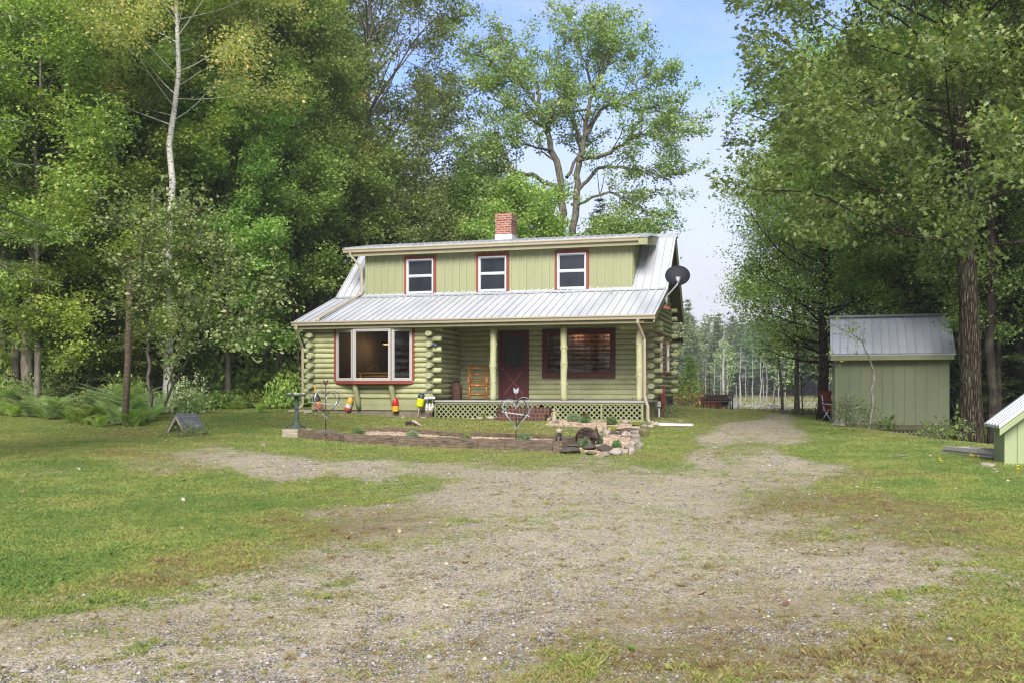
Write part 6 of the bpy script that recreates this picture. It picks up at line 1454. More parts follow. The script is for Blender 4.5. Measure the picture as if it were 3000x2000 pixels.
# ---- hero oak behind the roof: two pale stems with spreading limbs, open crown
def hero_oak():
    r = np.random.RandomState(5); D0 = 43.0; sk = Sk(); base = at(1650, D0); bz = Vector(base)
    def poly(pts, r0, r1, n=4, sub=True, L=1.0, dens=1.0, ml=2):
        """limb through photo pixels, side branches along it"""
        P = np.array([W3(*p) for p in pts]) - np.array(bz); Q = []
        for i in range(len(P) - 1):
            for k in range(n): Q.append(P[i] * (1 - k / n) + P[i + 1] * k / n + (r.randn(3) * .05 if (i or k) else 0))
        Q.append(P[-1]); Q = np.array(Q); R = np.linspace(r0, r1, len(Q)); sk.line(Q, R)
        if sub:
            m = len(Q)
            for i in range(int(m * .3), m):
                for _ in range(2 if r.rand() < .8 * dens else 1):
                    if r.rand() > dens: continue
                    dd = Q[min(i + 1, m - 1)] - Q[max(i - 1, 0)]; dd /= np.linalg.norm(dd)
                    nd = vrot(dd, np.cross(dd, r.randn(3)), r.uniform(.4, 1.2))
                    branch(sk, r, Q[i], nd, L * r.uniform(.9, 1.9), R[i] * .45, ml - 1 if r.rand() < .6 else ml, ml, .35, .2, .4)
        return Q
    e = dict(sub=False)
    poly([(1652, 1190, 43), (1655, 900, 43), (1648, 760, 43), (1640, 690, 43)], .27, .2, **e)
    poly([(1668, 1190, 43.3), (1672, 800, 43.3), (1676, 690, 43.3)], .2, .18, **e)
    poly([(1640, 690, 43), (1648, 560, 43), (1618, 440, 43), (1600, 380, 43.2), (1575, 310, 43.4), (1545, 260, 43.4), (1520, 225, 43)], .19, .04, L=1.0, dens=.5)
    poly([(1676, 690, 43.3), (1692, 560, 43.3), (1698, 460, 43), (1712, 400, 43), (1725, 320, 43), (1738, 268, 43)], .17, .07, L=1.0, dens=.5)
    L = [([(1575, 310, 43.4), (1572, 250, 44), (1540, 200, 44), (1505, 150, 44)], .09), ([(1545, 260, 43.4), (1490, 230, 42), (1450, 205, 41.5), (1425, 160, 41)], .08),
         ([(1600, 380, 43.2), (1560, 350, 42), (1500, 320, 41), (1445, 285, 40.5)], .09), ([(1618, 440, 43), (1560, 430, 42), (1500, 410, 41)], .07),
         ([(1648, 560, 43), (1570, 520, 42), (1510, 500, 41), (1460, 450, 41), (1410, 405, 41)], .11), ([(1640, 650, 43), (1600, 620, 42), (1560, 600, 41), (1500, 590, 41)], .07),
         ([(1738, 268, 43), (1755, 225, 43), (1790, 170, 43), (1810, 120, 43)], .08), ([(1738, 268, 43), (1715, 200, 43), (1700, 130, 43), (1690, 75, 43)], .07),
         ([(1738, 268, 43), (1755, 230, 42.5), (1775, 180, 42), (1770, 140, 42)], .06), ([(1712, 400, 43), (1755, 330, 43), (1800, 300, 42.5), (1850, 285, 42), (1900, 260, 42)], .1),
         ([(1850, 285, 42), (1870, 235, 42), (1920, 210, 42)], .05), ([(1698, 470, 43), (1790, 450, 42), (1850, 405, 41.5), (1900, 390, 41), (1960, 390, 41)], .1),
         ([(1692, 560, 43.3), (1760, 490, 43), (1840, 490, 42), (1900, 510, 41.5), (1960, 525, 41)], .09), ([(1725, 320, 43), (1650, 330, 44), (1650, 250, 44), (1645, 190, 44)], .06),
         ([(1800, 300, 43), (1880, 330, 43), (1930, 330, 43), (1970, 350, 43)], .06), ([(1692, 600, 43), (1780, 560, 42), (1840, 590, 42), (1890, 620, 42)], .07),
         ([(1660, 520, 43), (1700, 440, 44.5), (1680, 340, 45), (1640, 300, 45)], .08), ([(1600, 380, 43), (1620, 320, 42), (1640, 290, 42)], .06),
         ([(1640, 700, 43), (1560, 680, 42), (1500, 690, 41.5)], .06), ([(1680, 700, 43), (1780, 660, 42), (1850, 660, 41.5), (1910, 680, 41)], .07),
         ([(1690, 75, 43), (1720, 55, 43), (1745, 85, 43)], .03), ([(1480, 560, 42), (1420, 545, 42), (1390, 500, 42)], .05)]
    for pts, r0 in L: poly(pts, r0, .02, 4, True, 1.0, .95)
    root = empty('oak_tree', bz, 'tall open oak with forked pale stems directly behind the chimney and roof', 'tree')
    wood(sk, 'trunk', BK['grey'], root)
    P, t, D = crown_points(sk, r, 50000, .18); print('hero oak leaves', len(P), len(sk.A))
    leafmesh('crown', P, .115, FG['oak'], root, r, 'quad', .7, t + .04, D, .16)
    # a few bare twigs at the top
    sk2 = Sk()
    for px, py in ((1635, 100), (1605, 110), (1572, 118), (1784, 110), (1650, 95)):
        p = np.array(W3(px + 4, py + 75, 43.5)) - np.array(bz); branch(sk2, r, p, np.array([.05 * r.randn(), 0, 1.]), 1.2, .02, 1, 2, .1, .15, .25)
    wood(sk2, 'bare_twigs', BK['grey'], root)
hero_oak()
# ---- trees with a place of their own in the picture
def bl(name, px, D, seed, H, tr, cb, width, nl, bk, fg, label, **k):
    return broadleaf(name, at(px, D), seed, H, tr, cb, width, nl, (BK[bk], FG[fg]), label=label, **k)
T = {}
T['oak2'] = bl('oak_tree', 1085, 46, 21, 20.5, .34, .26, 7.0, 64, 'grey', 'oak', 'broad oak left of the chimney, limbs fanning out against the sky', leaf=0.130, lpa=70200, sig=0.26, maxl=3, dens=.72)
T['maple1'] = bl('maple_tree', 690, 38, 22, 18.5, .2, .13, 4.8, 64, 'grey', 'deep', 'dense deep green maple just left of the house roof', leaf=0.116, lpa=81000, sig=0.30, maxl=2, dens=1.25, elev=(.1, .9))
T['maple2'] = bl('maple_tree', 905, 40, 23, 12.5, .18, .22, 3.9, 54, 'grey', 'deep', 'rounded green tree standing over the left gable end', leaf=0.116, lpa=64800, sig=0.27, maxl=2, dens=1.2, elev=(.1, .9))
T['bright'] = bl('maple_tree', 215, 31, 24, 16.5, .17, .16, 4.6, 64, 'grey', 'bright', 'bright yellow green maple at the far left of the woods', leaf=0.111, lpa=70200, sig=0.27, maxl=2, dens=1.15, elev=(0, .8), up=1.3)
T['bright2'] = bl('maple_tree', 395, 35, 25, 19.5, .17, .3, 3.9, 54, 'grey', 'bright', 'slender yellow green maple between the two white birches', leaf=0.111, lpa=62100, sig=0.27, maxl=2, dens=1.15, elev=(.1, .9), up=1.2)
T['birch'] = bl('birch_tree', 492, 29.5, 26, 17.5, .15, .52, 4.2, 40, 'birch', 'fall', 'tall white birch with yellowing leaves, its trunk showing high up', leaf=0.082, lpa=56700, sig=0.27, maxl=2, dens=1.2, elev=(.2, 1.1), lean=(.03, 0), lr=.2)
T['birch2'] = bl('birch_tree', 312, 30.5, 27, 17, .09, .55, 2.6, 26, 'birch', 'maple', 'thin white birch with a broken trunk line left of the tall birch', leaf=0.082, lpa=29700, sig=0.24, maxl=2, dens=1.1, lean=(.04, 0))
T['fallb'] = bl('birch_tree', 640, 42, 28, 21.5, .17, .35, 4.2, 50, 'grey', 'fall', 'orange tinged birch crown high above the deep green maple', leaf=0.082, lpa=59400, sig=0.27, maxl=2, dens=1.2)
T['thick'] = bl('oak_tree', 815, 37, 29, 17, .2, .5, 3.4, 34, 'grey', 'deep', 'straight thick grey trunk in the shade left of the house corner', leaf=0.116, lpa=48600, sig=0.27, maxl=2)
T['green3'] = bl('maple_tree', 1245, 41, 30, 9.0, .12, .2, 2.8, 44, 'grey', 'oak', 'low pale green tree rising over the roof left of the chimney', leaf=0.111, lpa=45900, sig=0.27, maxl=2, dens=1.2, elev=(.1, .9))
T['green4'] = bl('maple_tree', 1515, 40, 31, 9.2, .12, .2, 2.6, 44, 'grey', 'maple', 'bushy maple behind the chimney, brighter green than its neighbours', leaf=0.111, lpa=45900, sig=0.27, maxl=2, dens=1.2, elev=(.1, .9))
T['green5'] = bl('maple_tree', 1790, 40, 32, 7.6, .1, .2, 2.6, 36, 'grey', 'oak', 'low leafy tree behind the right half of the roof', leaf=0.111, lpa=35100, sig=0.26, maxl=2, dens=1.1, elev=(.1, .9))
T['green6'] = bl('maple_tree', 1390, 46, 33, 11.0, .14, .3, 2.8, 36, 'grey', 'deep', 'shaded green tree deep behind the house below the open oak', leaf=0.116, lpa=40500, sig=0.27, maxl=2, elev=(.1, .9))
T['fill1'] = bl('maple_tree', 270, 28.5, 131, 7.6, .1, .12, 2.5, 44, 'grey', 'bright', 'low yellow green maple in front of the white birches', leaf=.095, lpa=40000, sig=.22, maxl=2, dens=1.2, elev=(0, .8), up=1.3)
T['fill2'] = bl('maple_tree', 668, 32.5, 132, 11.5, .1, .14, 2.5, 52, 'grey', 'deep', 'mid green maple with low skirts right of the pale leaved tree', leaf=.105, lpa=52000, sig=.24, maxl=2, dens=1.2, elev=(0, .9), up=1.1)
T['fill3'] = bl('maple_tree', 775, 35, 133, 13, .1, .26, 3.1, 50, 'grey', 'deep', 'full green maple reaching down toward the left roof corner', leaf=.105, lpa=52000, sig=.24, maxl=2, dens=1.2, elev=(0, .9), up=1.1)
T['fill4'] = bl('maple_tree', 110, 27.5, 134, 12.5, .1, .3, 3.0, 46, 'grey', 'maple', 'green maple above the ferns at the far left', leaf=.1, lpa=42000, sig=.25, maxl=2, dens=1.2, elev=(0, .9), up=1.2)
# right-hand side
T['bigoak'] = bl('oak_tree', 2842, 22.5, 41, 17.5, .25, .27, 7.3, 60, 'brown', 'oak', 'huge brown trunked oak to the right of the large shed', leaf=0.125, lpa=110000, sig=0.21, maxl=3, dens=.85, shape='oak', lean=(-.03, 0), elev=(.12, 1.05), up=1.0, lr=.2, side=(.18, 1.0),
                 profile=lambda q: (1.0 - .45 * q) * (.75 if q < .06 else 1), keep=lambda p: not (p[1] < 20 and p[2] < 4) and p[1] > 15.5 and (p[0] / p[1] > .232 + .015 * math.sin(p[2] * 1.7) - .02 * (abs(p[2] - 6.8) < 1.5)) and p[2] > 2.6 + (1.9 if p[0] / p[1] < .42 else 0) and not (p[2] < 4.0 and p[0] > 9.6 and p[0] < 13.2 and p[1] > 23))
T['rbirch'] = bl('birch_tree', 2515, 37, 42, 13.5, .17, .34, 4.2, 50, 'birch', 'maple', 'white barked birch rising behind the left end of the large shed', leaf=0.082, lpa=32400, sig=0.27, maxl=2, dens=1.2, lean=(-.05, 0))
T['rbirch2'] = bl('birch_tree', 2632, 39, 43, 14, .12, .4, 3.0, 36, 'birch', 'maple', 'slimmer white birch behind the middle of the large shed', leaf=0.087, lpa=24300, sig=0.24, maxl=2)
T['alder'] = bl('alder_tree', 2412, 34, 44, 9.5, .2, .2, 3.6, 52, 'brown', 'maple', 'dark trunked alder leaning beside the large shed, above the red chair', leaf=0.082, lpa=27000, sig=0.30, maxl=2, dens=1.2, elev=(0, .95), lean=(.01, 0))
T['alder2'] = bl('alder_tree', 2335, 37, 45, 10.2, .1, .26, 3.3, 44, 'grey', 'bright', 'loose small leaved tree at the pond edge, left of the dark alder', leaf=0.077, lpa=24300, sig=0.32, maxl=2, dens=1.15, lean=(-.03, 0))
T['saprow'] = bl('sapling', 2292, 36, 46, 5.9, .055, .4, 1.5, 16, 'grey', 'oak', 'thin sapling leaning left over the drive end beside the pond', leaf=0.098, lpa=2600, sig=0.23, maxl=2, lean=(-.16, 0), step=.3, dens=1.1)
T['sap2'] = bl('sapling', 2352, 38, 47, 2.9, .035, .35, 1.1, 14, 'grey', 'bright', 'short bushy sapling on the pond bank right of the leaning one', leaf=0.103, lpa=1800, sig=0.23, maxl=2, lean=(-.1, 0), step=.3, dens=1.4)
T['r1'] = bl('maple_tree', 2730, 33, 48, 14, .2, .2, 4.4, 56, 'dark', 'maple', 'sunlit maple crown above the right end of the large shed', leaf=0.107, lpa=40500, sig=0.27, maxl=2, dens=1.1)
T['r2'] = bl('maple_tree', 2985, 30, 49, 17, .2, .25, 4.8, 60, 'dark', 'bright', 'yellow green maple at the right edge beyond the huge oak', leaf=0.111, lpa=67500, sig=0.27, maxl=2, dens=1.1)
T['hem1'] = conifer('hemlock_tree', at(2850, 29.5), 51, 12.5, .16, .3, 2.6, (BK['dark'], FG['hemlock']), 'dark hemlock behind the huge oak, boughs reaching over the shed roof', 'hemlock', leaf=.12, gap=.33, droop=.3, nb=7)
T['hem2'] = conifer('hemlock_tree', at(2985, 28.5), 52, 10.5, .14, .1, 3.0, (BK['dark'], FG['hemlock']), 'dark hemlock above the roof of the small shed', 'hemlock', leaf=.12, gap=.33, droop=.3, nb=7)
T['hem3'] = conifer('hemlock_tree', at(2735, 34), 53, 9.5, .14, .06, 3.0, (BK['dark'], FG['hemlock']), 'shaded hemlock hidden in part by the large shed roof', 'hemlock', leaf=.13, gap=.36, droop=.3, nb=6)
# conifers on the left
spl = lambda p: True
T['sp1'] = conifer('spruce_tree', Vector((-9.6, 14.2, g1(-9.6, 14.2))), 61, 17, .24, .17, 3.3, (BK['grey'], FG['spruce']), 'large dark spruce with hanging boughs at the left edge', 'spruce', leaf=.085, gap=.42, droop=.62, nb=5, dens=.9, side=.42, hang=.9)
T['sp2'] = conifer('spruce_tree', at(88, 28.5), 62, 14.5, .2, .3, 2.2, (BK['grey'], FG['spruce']), 'spruce with a bare lower trunk behind the ferns at the left', 'spruce', leaf=.11, gap=.4, droop=.45, nb=6, dens=.9)
T['sp3'] = conifer('fir_tree', at(262, 28.5), 63, 6.2, .1, .1, 2.3, (BK['grey'], FG['spruce']), 'low fir with feathery boughs just behind the leaning post', 'fir', leaf=.1, gap=.3, droop=.3, nb=7)
T['sp4'] = conifer('spruce_tree', at(1352, 49), 64, 13.2, .16, .1, 3.0, (BK['dark'], FG['hemlock']), 'narrow dark spruce left of the chimney against the sky', 'spruce', leaf=.16, gap=.36, nb=7)
T['sp5'] = conifer('spruce_tree', at(1452, 48), 65, 13.4, .16, .1, 3.0, (BK['dark'], FG['hemlock']), 'dark spruce rising behind the chimney top', 'spruce', leaf=.16, gap=.36, nb=7)
T['pine'] = conifer('pine_tree', at(872, 50), 66, 22.5, .24, .62, 2.6, (BK['grey'], FG['pine']), 'tall pine with bare upper trunk above the left gable', 'pine', leaf=.17, gap=.6, nb=5)
T['fill5'] = bl('maple_tree', 2660, 32, 135, 9.8, .1, .3, 2.6, 48, 'grey', 'maple', 'mid green maple right behind the large shed roof', leaf=.095, lpa=40000, sig=.22, maxl=2, dens=1.2, elev=(0, .9), up=1.1)
T['fill6'] = bl('maple_tree', 2925, 26.8, 136, 8.5, .09, .35, 2.2, 44, 'dark', 'oak', 'leafy tree above the small shed, right of the huge oak trunk', leaf=.1, lpa=26000, sig=.22, maxl=2, dens=1.2, elev=(0, .9), up=1.1)
# ---- the woods behind: copies of a few of the trees above
rf = random.Random(77)
protos_l = [T['maple1'], T['bright2'], T['thick'], T['fallb'], T['oak2'], T['maple2']]
protos_c = [T['sp2'], T['sp4'], T['sp5'], T['hem1']]
def put(src, x, y, s, rz, label, cat, group, name=None):
    c = copy_tree(src); c.location = (x, y, g1(x, y)); c.scale = (s[0], s[0], s[1]); c.rotation_euler = (0, 0, rz)
    c['label'] = label; c['category'] = cat; c['group'] = group
    if name: c.name = name
    return c
GL = 'trees of the dark woods left of the house'
def row(x0, x1, y, st, hmin, hmax, con=.4, jit=1.5, label='tree deep in the shaded woods left of the house', clabel='dark conifer deep in the woods left of the house', group=GL, pl=None, wide=1.0):
    x = x0
    while x < x1:
        yy = y + rf.uniform(-jit, jit); xx = x + rf.uniform(-.4, .4) * st
        if rf.random() < con:
            s = rf.choice(protos_c); H0 = max(v.co.z for v in s.children[0].data.vertices) if 'H' not in s else s['H']
        else: s = rf.choice(pl or protos_l); H0 = s['H'] if 'H' in s else 15
        hh = rf.uniform(hmin, hmax); k = hh / HT[s.name]
        put(s, xx, yy, (max(k, .75) * wide * rf.uniform(.85, 1.15), k), rf.uniform(0, 6.28), clabel if s in protos_c else label, s['category'], group)
        x += st * rf.uniform(.8, 1.2)
HT = {}
for s in protos_l + protos_c + list(T.values()):
    m = s.children[0].data; co = np.zeros(len(m.vertices) * 3, np.float32); m.vertices.foreach_get('co', co); HT[s.name] = float(co[2::3].max())
row(-24, -8.5, 37.5, 2.6, 15, 18, .35)
row(-30, -9.0, 42.5, 3.0, 18, 21, .4)
row(-34, -8.5, 48, 3.2, 20, 23, .5)
row(-40, -10.5, 55, 3.4, 22, 26, .5, 2)
row(-22, -14, 31.5, 3.2, 14, 17, .5, 1)
row(-44, -13, 62, 3.2, 16, 24, .8, 2, wide=1.1)
row(-48, -6, 70, 3.2, 14, 20, 1.0, 2, wide=1.3)
row(-24, -8, 58, 2.2, 8, 11, 1.0, 1, wide=1.3)
row(-7, 4, 52, 3.6, 9, 12, .55, 2, 'low green tree behind the log house', 'conifer behind the log house below the open oak', 'trees behind the log house')
GR = 'trees of the woods on the right'
LR, CR = 'tree in the shaded woods right of the pond', 'dark conifer in the woods right of the pond'
pr_ = [T['r1'], T['rbirch2'], T['alder2'], T['maple1'], T['r2']]
row(15.5, 22, 31, 2.8, 13, 17, .6, 1.2, LR, CR, GR, pr_)
row(14.5, 26, 37, 2.8, 13, 17, .5, 1.5, LR, CR, GR, pr_)
row(15.5, 30, 43, 3.0, 14, 19, .45, 1.5, LR, CR, GR, pr_)
row(20.5, 36, 50, 3.4, 15, 21, .5, 2, LR, CR, GR, pr_)
row(26, 46, 60, 4, 15, 22, .7, 2, LR, CR, GR, pr_, 1.2)
row(33, 60, 74, 4, 14, 20, .9, 2, LR, CR, GR, pr_, 1.3)
# far bank of the pond
GF = 'trees on the far bank of the pond'
T['farp'] = conifer('pine_tree', Vector((28.5, 158, g1(28.5, 158))), 81, 15.5, .2, .3, 2.7, (BK['dark'], FG['pine']), 'pine breaking the skyline on the far bank beside the house corner', 'pine', GF, leaf=.34, gap=.75, nb=7, droop=.15, side=.9)
HT[T['farp'].name] = 15.5
T['farb'] = broadleaf('birch_tree', Vector((33, 151, g1(33, 151))), 82, 9.5, .09, .12, 2.3, 34, (BK['dark'], FG['farleaf']), .26, 9, .34, 'pale green tree at the water line on the far bank, next to the house', 'tree', GF, maxl=2, elev=(.5, 1.1))
HT[T['farb'].name] = 9.0
for k in range(95):
    y = rf.choice((152, 156, 161, 167, 174)); x = rf.uniform(.15, .52) * y
    con = rf.random() < (.25 if y < 155 else .75)
    h = rf.uniform(6.5, 10) if y < 155 else rf.uniform(10, 13) + (y - 156) * .12
    s = T['farp'] if con else T['farb']; kk = h / HT[s.name]
    put(s, x, y + rf.uniform(-2, 2), (kk * rf.uniform(.9, 1.3), kk), rf.uniform(0, 6), 'conifer in the hazy tree line across the pond' if con else 'leafy tree in the hazy tree line across the pond', s['category'], GF)
GB = 'woods across the yard, mirrored in the windows'
for k in range(16):
    y = -24 + 2.9 * k; put(T['maple1'] if k % 3 else T['sp3'], -34 - rf.uniform(0, 9), y, ((1.4, .95) if k % 3 else (2.6, 2.5)), rf.uniform(0, 6), 'tree across the yard left of the viewer, mirrored in the windows', 'tree', GB)
for k in range(9):
    x = -45 + 12 * k + rf.uniform(-1, 1); put(T['maple1'] if k % 3 else T['sp3'], x, -42 - rf.uniform(0, 5), ((1.3, .85) if k % 3 else (2.6, 2.3)), rf.uniform(0, 6), 'tree across the yard behind the viewer, mirrored in the bay window', 'tree', GB)
for k in range(46):
    y = rf.uniform(163, 180); x = rf.uniform(.08, .56) * y; put(T['sp3'], x, y, (rf.uniform(1.3, 1.8), rf.uniform(1.2, 1.7)), rf.uniform(0, 6), 'low dark conifer filling the woods across the pond', 'fir', GF)
# a closing belt of woods so that no horizon shows between the trunks
for k in range(120):
    x = rf.uniform(-130, 120); y = rf.uniform(90, 120) if x < 0 else rf.uniform(182, 200) if x < 105 else rf.uniform(110, 190)
    if 0 <= x < 60 and y < 182: continue
    if x < 105 and x > -130 and x < 0 or x >= 0:
        s = T['sp3']; kk = rf.uniform(12, 15) / 6.2
        if x < 8 and x > -28: kk *= .6
        put(s, x, y, (kk * .95, kk), rf.uniform(0, 6), 'conifer at the back of the surrounding woods', 'pine', 'trees at the back of the woods')
# standing dead trees in the pond
def snag(px, D, H, seed, label, br=14, r0=.16, lean=0.0):
    r = np.random.RandomState(seed); sk = Sk(); x = (px - 1500) / F * D
    P = np.array([(lean * H * (i / 6) ** 1.5 + r.randn() * .02 * H * (i > 0) * .4, 0, H * i / 6 - (.6 if i == 0 else 0)) for i in range(7)]); sk.line(P, r0 * .62 * (1 - .8 * np.linspace(0, 1, 7)) + .012)
    for k in range(br):
        q = r.uniform(.3, .97); z = H * q; az = r.rand() * 6.28; L = (.4 + 1.6 * (1 - q) ** .6 * min(1, (q - .2) * 3)) * H / 9
        d = np.array([math.cos(az), math.sin(az), r.uniform(-.1, .5)]); i = min(int(q * 6), 5); b = P[i] + (P[i + 1] - P[i]) * (q * 6 - i)
        branch(sk, r, b, d, L, .035 * H / 9 + .01, 1, 2 if H > 6 else 1, .1, .2, .5, dens=.5)
    root = empty('dead_tree', (x, D, -.45), label, 'dead tree', 'dead trees standing in the pond'); wood(sk, 'trunk', BK['dead'], root, 7); return root
for q in [(2120, 118, 9.0, 1, 'tallest bleached dead tree in the pond, with forked top', 18, .3), (2132, 121, 5.5, 2, 'thin dead trunk just right of the tallest bleached dead tree', 4, .12), (2168, 112, 6.6, 3, 'bleached dead tree with many level side branches', 26, .17, .02),
          (2204, 116, 6.0, 4, 'straight branchless dead trunk right of the many branched one', 3, .12, .02), (2228, 130, 7.6, 5, 'tall grey dead trunk beyond the leaning sapling, left of the pair', 6, .16), (2236, 132, 6.2, 6, 'thinner grey dead trunk close beside the tall grey one', 5, .1),
          (2247, 124, 6.4, 7, 'lone dead trunk half hidden behind the leaning sapling', 6, .1), (2268, 70, 2.4, 8, 'short thick dead stump standing in open water', 4, .16), (2157, 105, 2.6, 9, 'short dead stub left of the many branched dead tree', 1, .1),
          (2093, 126, 5.8, 10, 'dead trunk nearest the house on the far water line', 6, .09), (2068, 130, 6.0, 11, 'pale dead trunk at the foot of the leafy far bank', 8, .09), (2185, 125, 5.0, 12, 'small dead trunk between the branched and branchless ones', 5, .09),
          (2280, 128, 7.5, 13, 'dead trunk right of the leaning sapling, dark crown behind', 8, .1), (2300, 126, 6.0, 14, 'rightmost dead trunk before the loose leaved tree', 6, .1), (2046, 128, 4.5, 15, 'low dead trunk close to the house corner', 6, .08),
          (2112, 124, 4.2, 16, 'thin dead trunk left of the tallest one', 3, .08)]:
    snag(*q)
sk = Sk(); r = np.random.RandomState(99)
for k in range(260):       # fallen branches and drowned sticks
    y = r.uniform(66, 140); x = r.uniform(.17, .36) * y + r.uniform(-1, 1); L = r.uniform(.4, 2.4); a = r.randn() * .35
    sk.line([(x, y, -.42), (x + L * math.cos(a) * .5, y + L * math.sin(a) * .5, -.34 + r.rand() * .1), (x + L * math.cos(a), y + L * math.sin(a), -.4 + .1 * r.rand())], [.05, .04, .02])
for k in range(150):
    y = r.uniform(70, 142); x = r.uniform(.17, .36) * y; h = r.uniform(.1, .6) * (1 if r.rand() < .85 else 2.5); sk.line([(x, y, -.6), (x + r.randn() * .05, y, -.45 + h)], [.05, .02])
bx_, by_ = (2265 - 1500) / F * 78, 78
for k in range(160):       # beaver lodge heap
    a = r.rand() * 6.28; rr_ = r.rand() ** .7 * 2.4; h = .75 * (1 - rr_ / 2.5); x = bx_ + rr_ * math.cos(a) * 1.1; y = by_ + rr_ * math.sin(a); d = r.rand() * 6.28; L = r.uniform(.5, 1.3)
    sk.line([(x - L / 2 * math.cos(d), y - L / 2 * math.sin(d), -.45 + h - .08), (x + L / 2 * math.cos(d), y + L / 2 * math.sin(d), -.4 + h)], [.035, .025])
tag(wood(sk, 'driftwood', BK['dead'], None, 4), 'tangle of bleached sticks, stubs and driftwood lying in the pond', 'driftwood', kind='stuff')
# ---- small tree with big pale leaves in front of the woods
def basswood():
    r = np.random.RandomState(14); D0 = 23.5; b = at(455, D0); sk = Sk()
    def pl(pts, r0, r1, dens=1.0, L=.7):
        P = np.array([W3(*p) for p in pts]) - np.array(b); Q = []
        for i in range(len(P) - 1):
            for k in range(3): Q.append(P[i] * (1 - k / 3) + P[i + 1] * k / 3 + (r.randn(3) * .03 if (i or k) else 0))
        Q.append(P[-1]); Q = np.array(Q); R = np.linspace(r0, r1, len(Q)); sk.line(Q, R)
        for i in range(int(len(Q) * .35), len(Q)):
            for _ in range(2):
                if r.rand() > dens: continue
                dd = Q[min(i + 1, len(Q) - 1)] - Q[i - 1]; dd /= np.linalg.norm(dd); nd = vrot(dd, np.cross(dd, r.randn(3)), r.uniform(.5, 1.2)); branch(sk, r, Q[i], nd, L * r.uniform(.7, 1.5), .012, 2, 2, .2, .25, .2, leafstart=.1)
    pl([(440, 1190, 23.6), (438, 1100, 23.6), (433, 1000, 23.6), (432, 945, 23.5), (420, 900, 23.4), (414, 840, 23.4), (420, 760, 23.4), (418, 700, 23.4)], .05, .018, .8)
    pl([(432, 945, 23.5), (450, 880, 23.2), (470, 800, 23), (480, 700, 23), (500, 620, 23)], .028, .01)
    pl([(420, 900, 23.4), (400, 860, 23), (380, 820, 23), (375, 760, 23)], .02, .008, .6)
    pl([(480, 1190, 23), (500, 1130, 22.9), (505, 1060, 22.8), (530, 1000, 22.6), (560, 930, 22.4), (570, 880, 22.4)], .035, .01)
    pl([(500, 1140, 22.9), (540, 1060, 22.6), (600, 1000, 22.3), (660, 960, 22), (710, 920, 21.8), (770, 880, 21.6), (808, 858, 21.5)], .03, .008, 1.0, .6)
    pl([(600, 1000, 22.3), (650, 1000, 22), (690, 980, 21.8), (730, 955, 21.6)], .014, .006)
    pl([(530, 1000, 22.6), (600, 900, 22.4), (650, 830, 22.3), (670, 770, 22.2)], .02, .007)
    pl([(470, 800, 23), (540, 740, 22.8), (590, 700, 22.6), (640, 720, 22.4)], .016, .007)
    pl([(480, 1180, 23), (500, 1100, 22.4), (540, 1000, 22), (520, 900, 21.8)], .02, .008)
    pl([(418, 720, 23.4), (380, 660, 23.3), (350, 640, 23.2)], .014, .006); pl([(500, 640, 23), (540, 610, 23), (560, 640, 23)], .012, .006); pl([(420, 760, 23.4), (440, 680, 23.4), (450, 600, 23.4)], .014, .006)
    root = empty('basswood_tree', b, 'small many stemmed tree with big pale leaves in front of the woods', 'tree'); wood(sk, 'stems', BK['grey'], root)
    P, t, D = crown_points(sk, r, 6500, .08, .9); print('bass', len(P), len(sk.A)); leafmesh('crown', P, .09, FG['bass'], root, r, 'oval', 1.1, t, D, .2)
basswood()
# curvy sapling in front of the large shed
def shed_sapling():
    r = np.random.RandomState(15); b = Vector(W3(2545, 1262, 25.6)); b.z = g1(b.x, b.y); sk = Sk()
    def pl(pts, r0, r1, sub=0, dens=1):
        P = np.array([W3(*p) for p in pts]) - np.array(b); Q = []
        for i in range(len(P) - 1):
            for k in range(4):
                t = k / 4; Q.append(P[i] * (1 - t) + P[i + 1] * t + (r.randn(3) * .008 if (i or k) else 0))
        Q.append(P[-1]); Q = np.array(Q); sk.line(Q, np.linspace(r0, r1, len(Q)))
        for i in range(int(len(Q) * .2) if sub else len(Q), len(Q)):
            if r.rand() < dens: dd = Q[min(i + 1, len(Q) - 1)] - Q[i - 1]; dd /= np.linalg.norm(dd); branch(sk, r, Q[i], vrot(dd, np.cross(dd, r.randn(3)), 1.0), r.uniform(.15, .4), .005, 2, 2, .1, .3, .1, leafstart=.3)
    pl([(2545, 1262, 25.6), (2552, 1215, 25.5), (2558, 1175, 25.5), (2552, 1140, 25.5), (2560, 1110, 25.5), (2561, 1085, 25.5), (2552, 1065, 25.5), (2543, 1038, 25.4), (2533, 1020, 25.4)], .036, .02)
    pl([(2533, 1020, 25.4), (2526, 1000, 25.4), (2500, 982, 25.3), (2470, 965, 25.2), (2435, 950, 25.1)], .016, .005, 1, .9)
    pl([(2530, 1012, 25.4), (2528, 1000, 25.3), (2505, 990, 25.1), (2480, 982, 25), (2450, 978, 25)], .012, .004, 1, .7)
    pl([(2528, 1000, 25.4), (2526, 975, 25.4), (2515, 950, 25.4), (2500, 935, 25.3), (2490, 960, 25.3)], .01, .003, 1, .5)
    pl([(2543, 1038, 25.4), (2500, 1045, 25.2), (2460, 1040, 25), (2430, 1035, 25)], .008, .003, 1, .9)
    root = empty('sapling', b, 'crooked bare sapling in front of the large shed wall', 'sapling'); wood(sk, 'stem', BK['pale'], root)
    P, t, D = crown_points(sk, r, 2, .05); leafmesh('crown', P, .06, FG['maple'], root, r, 'oval', .7, t, D)
shed_sapling()
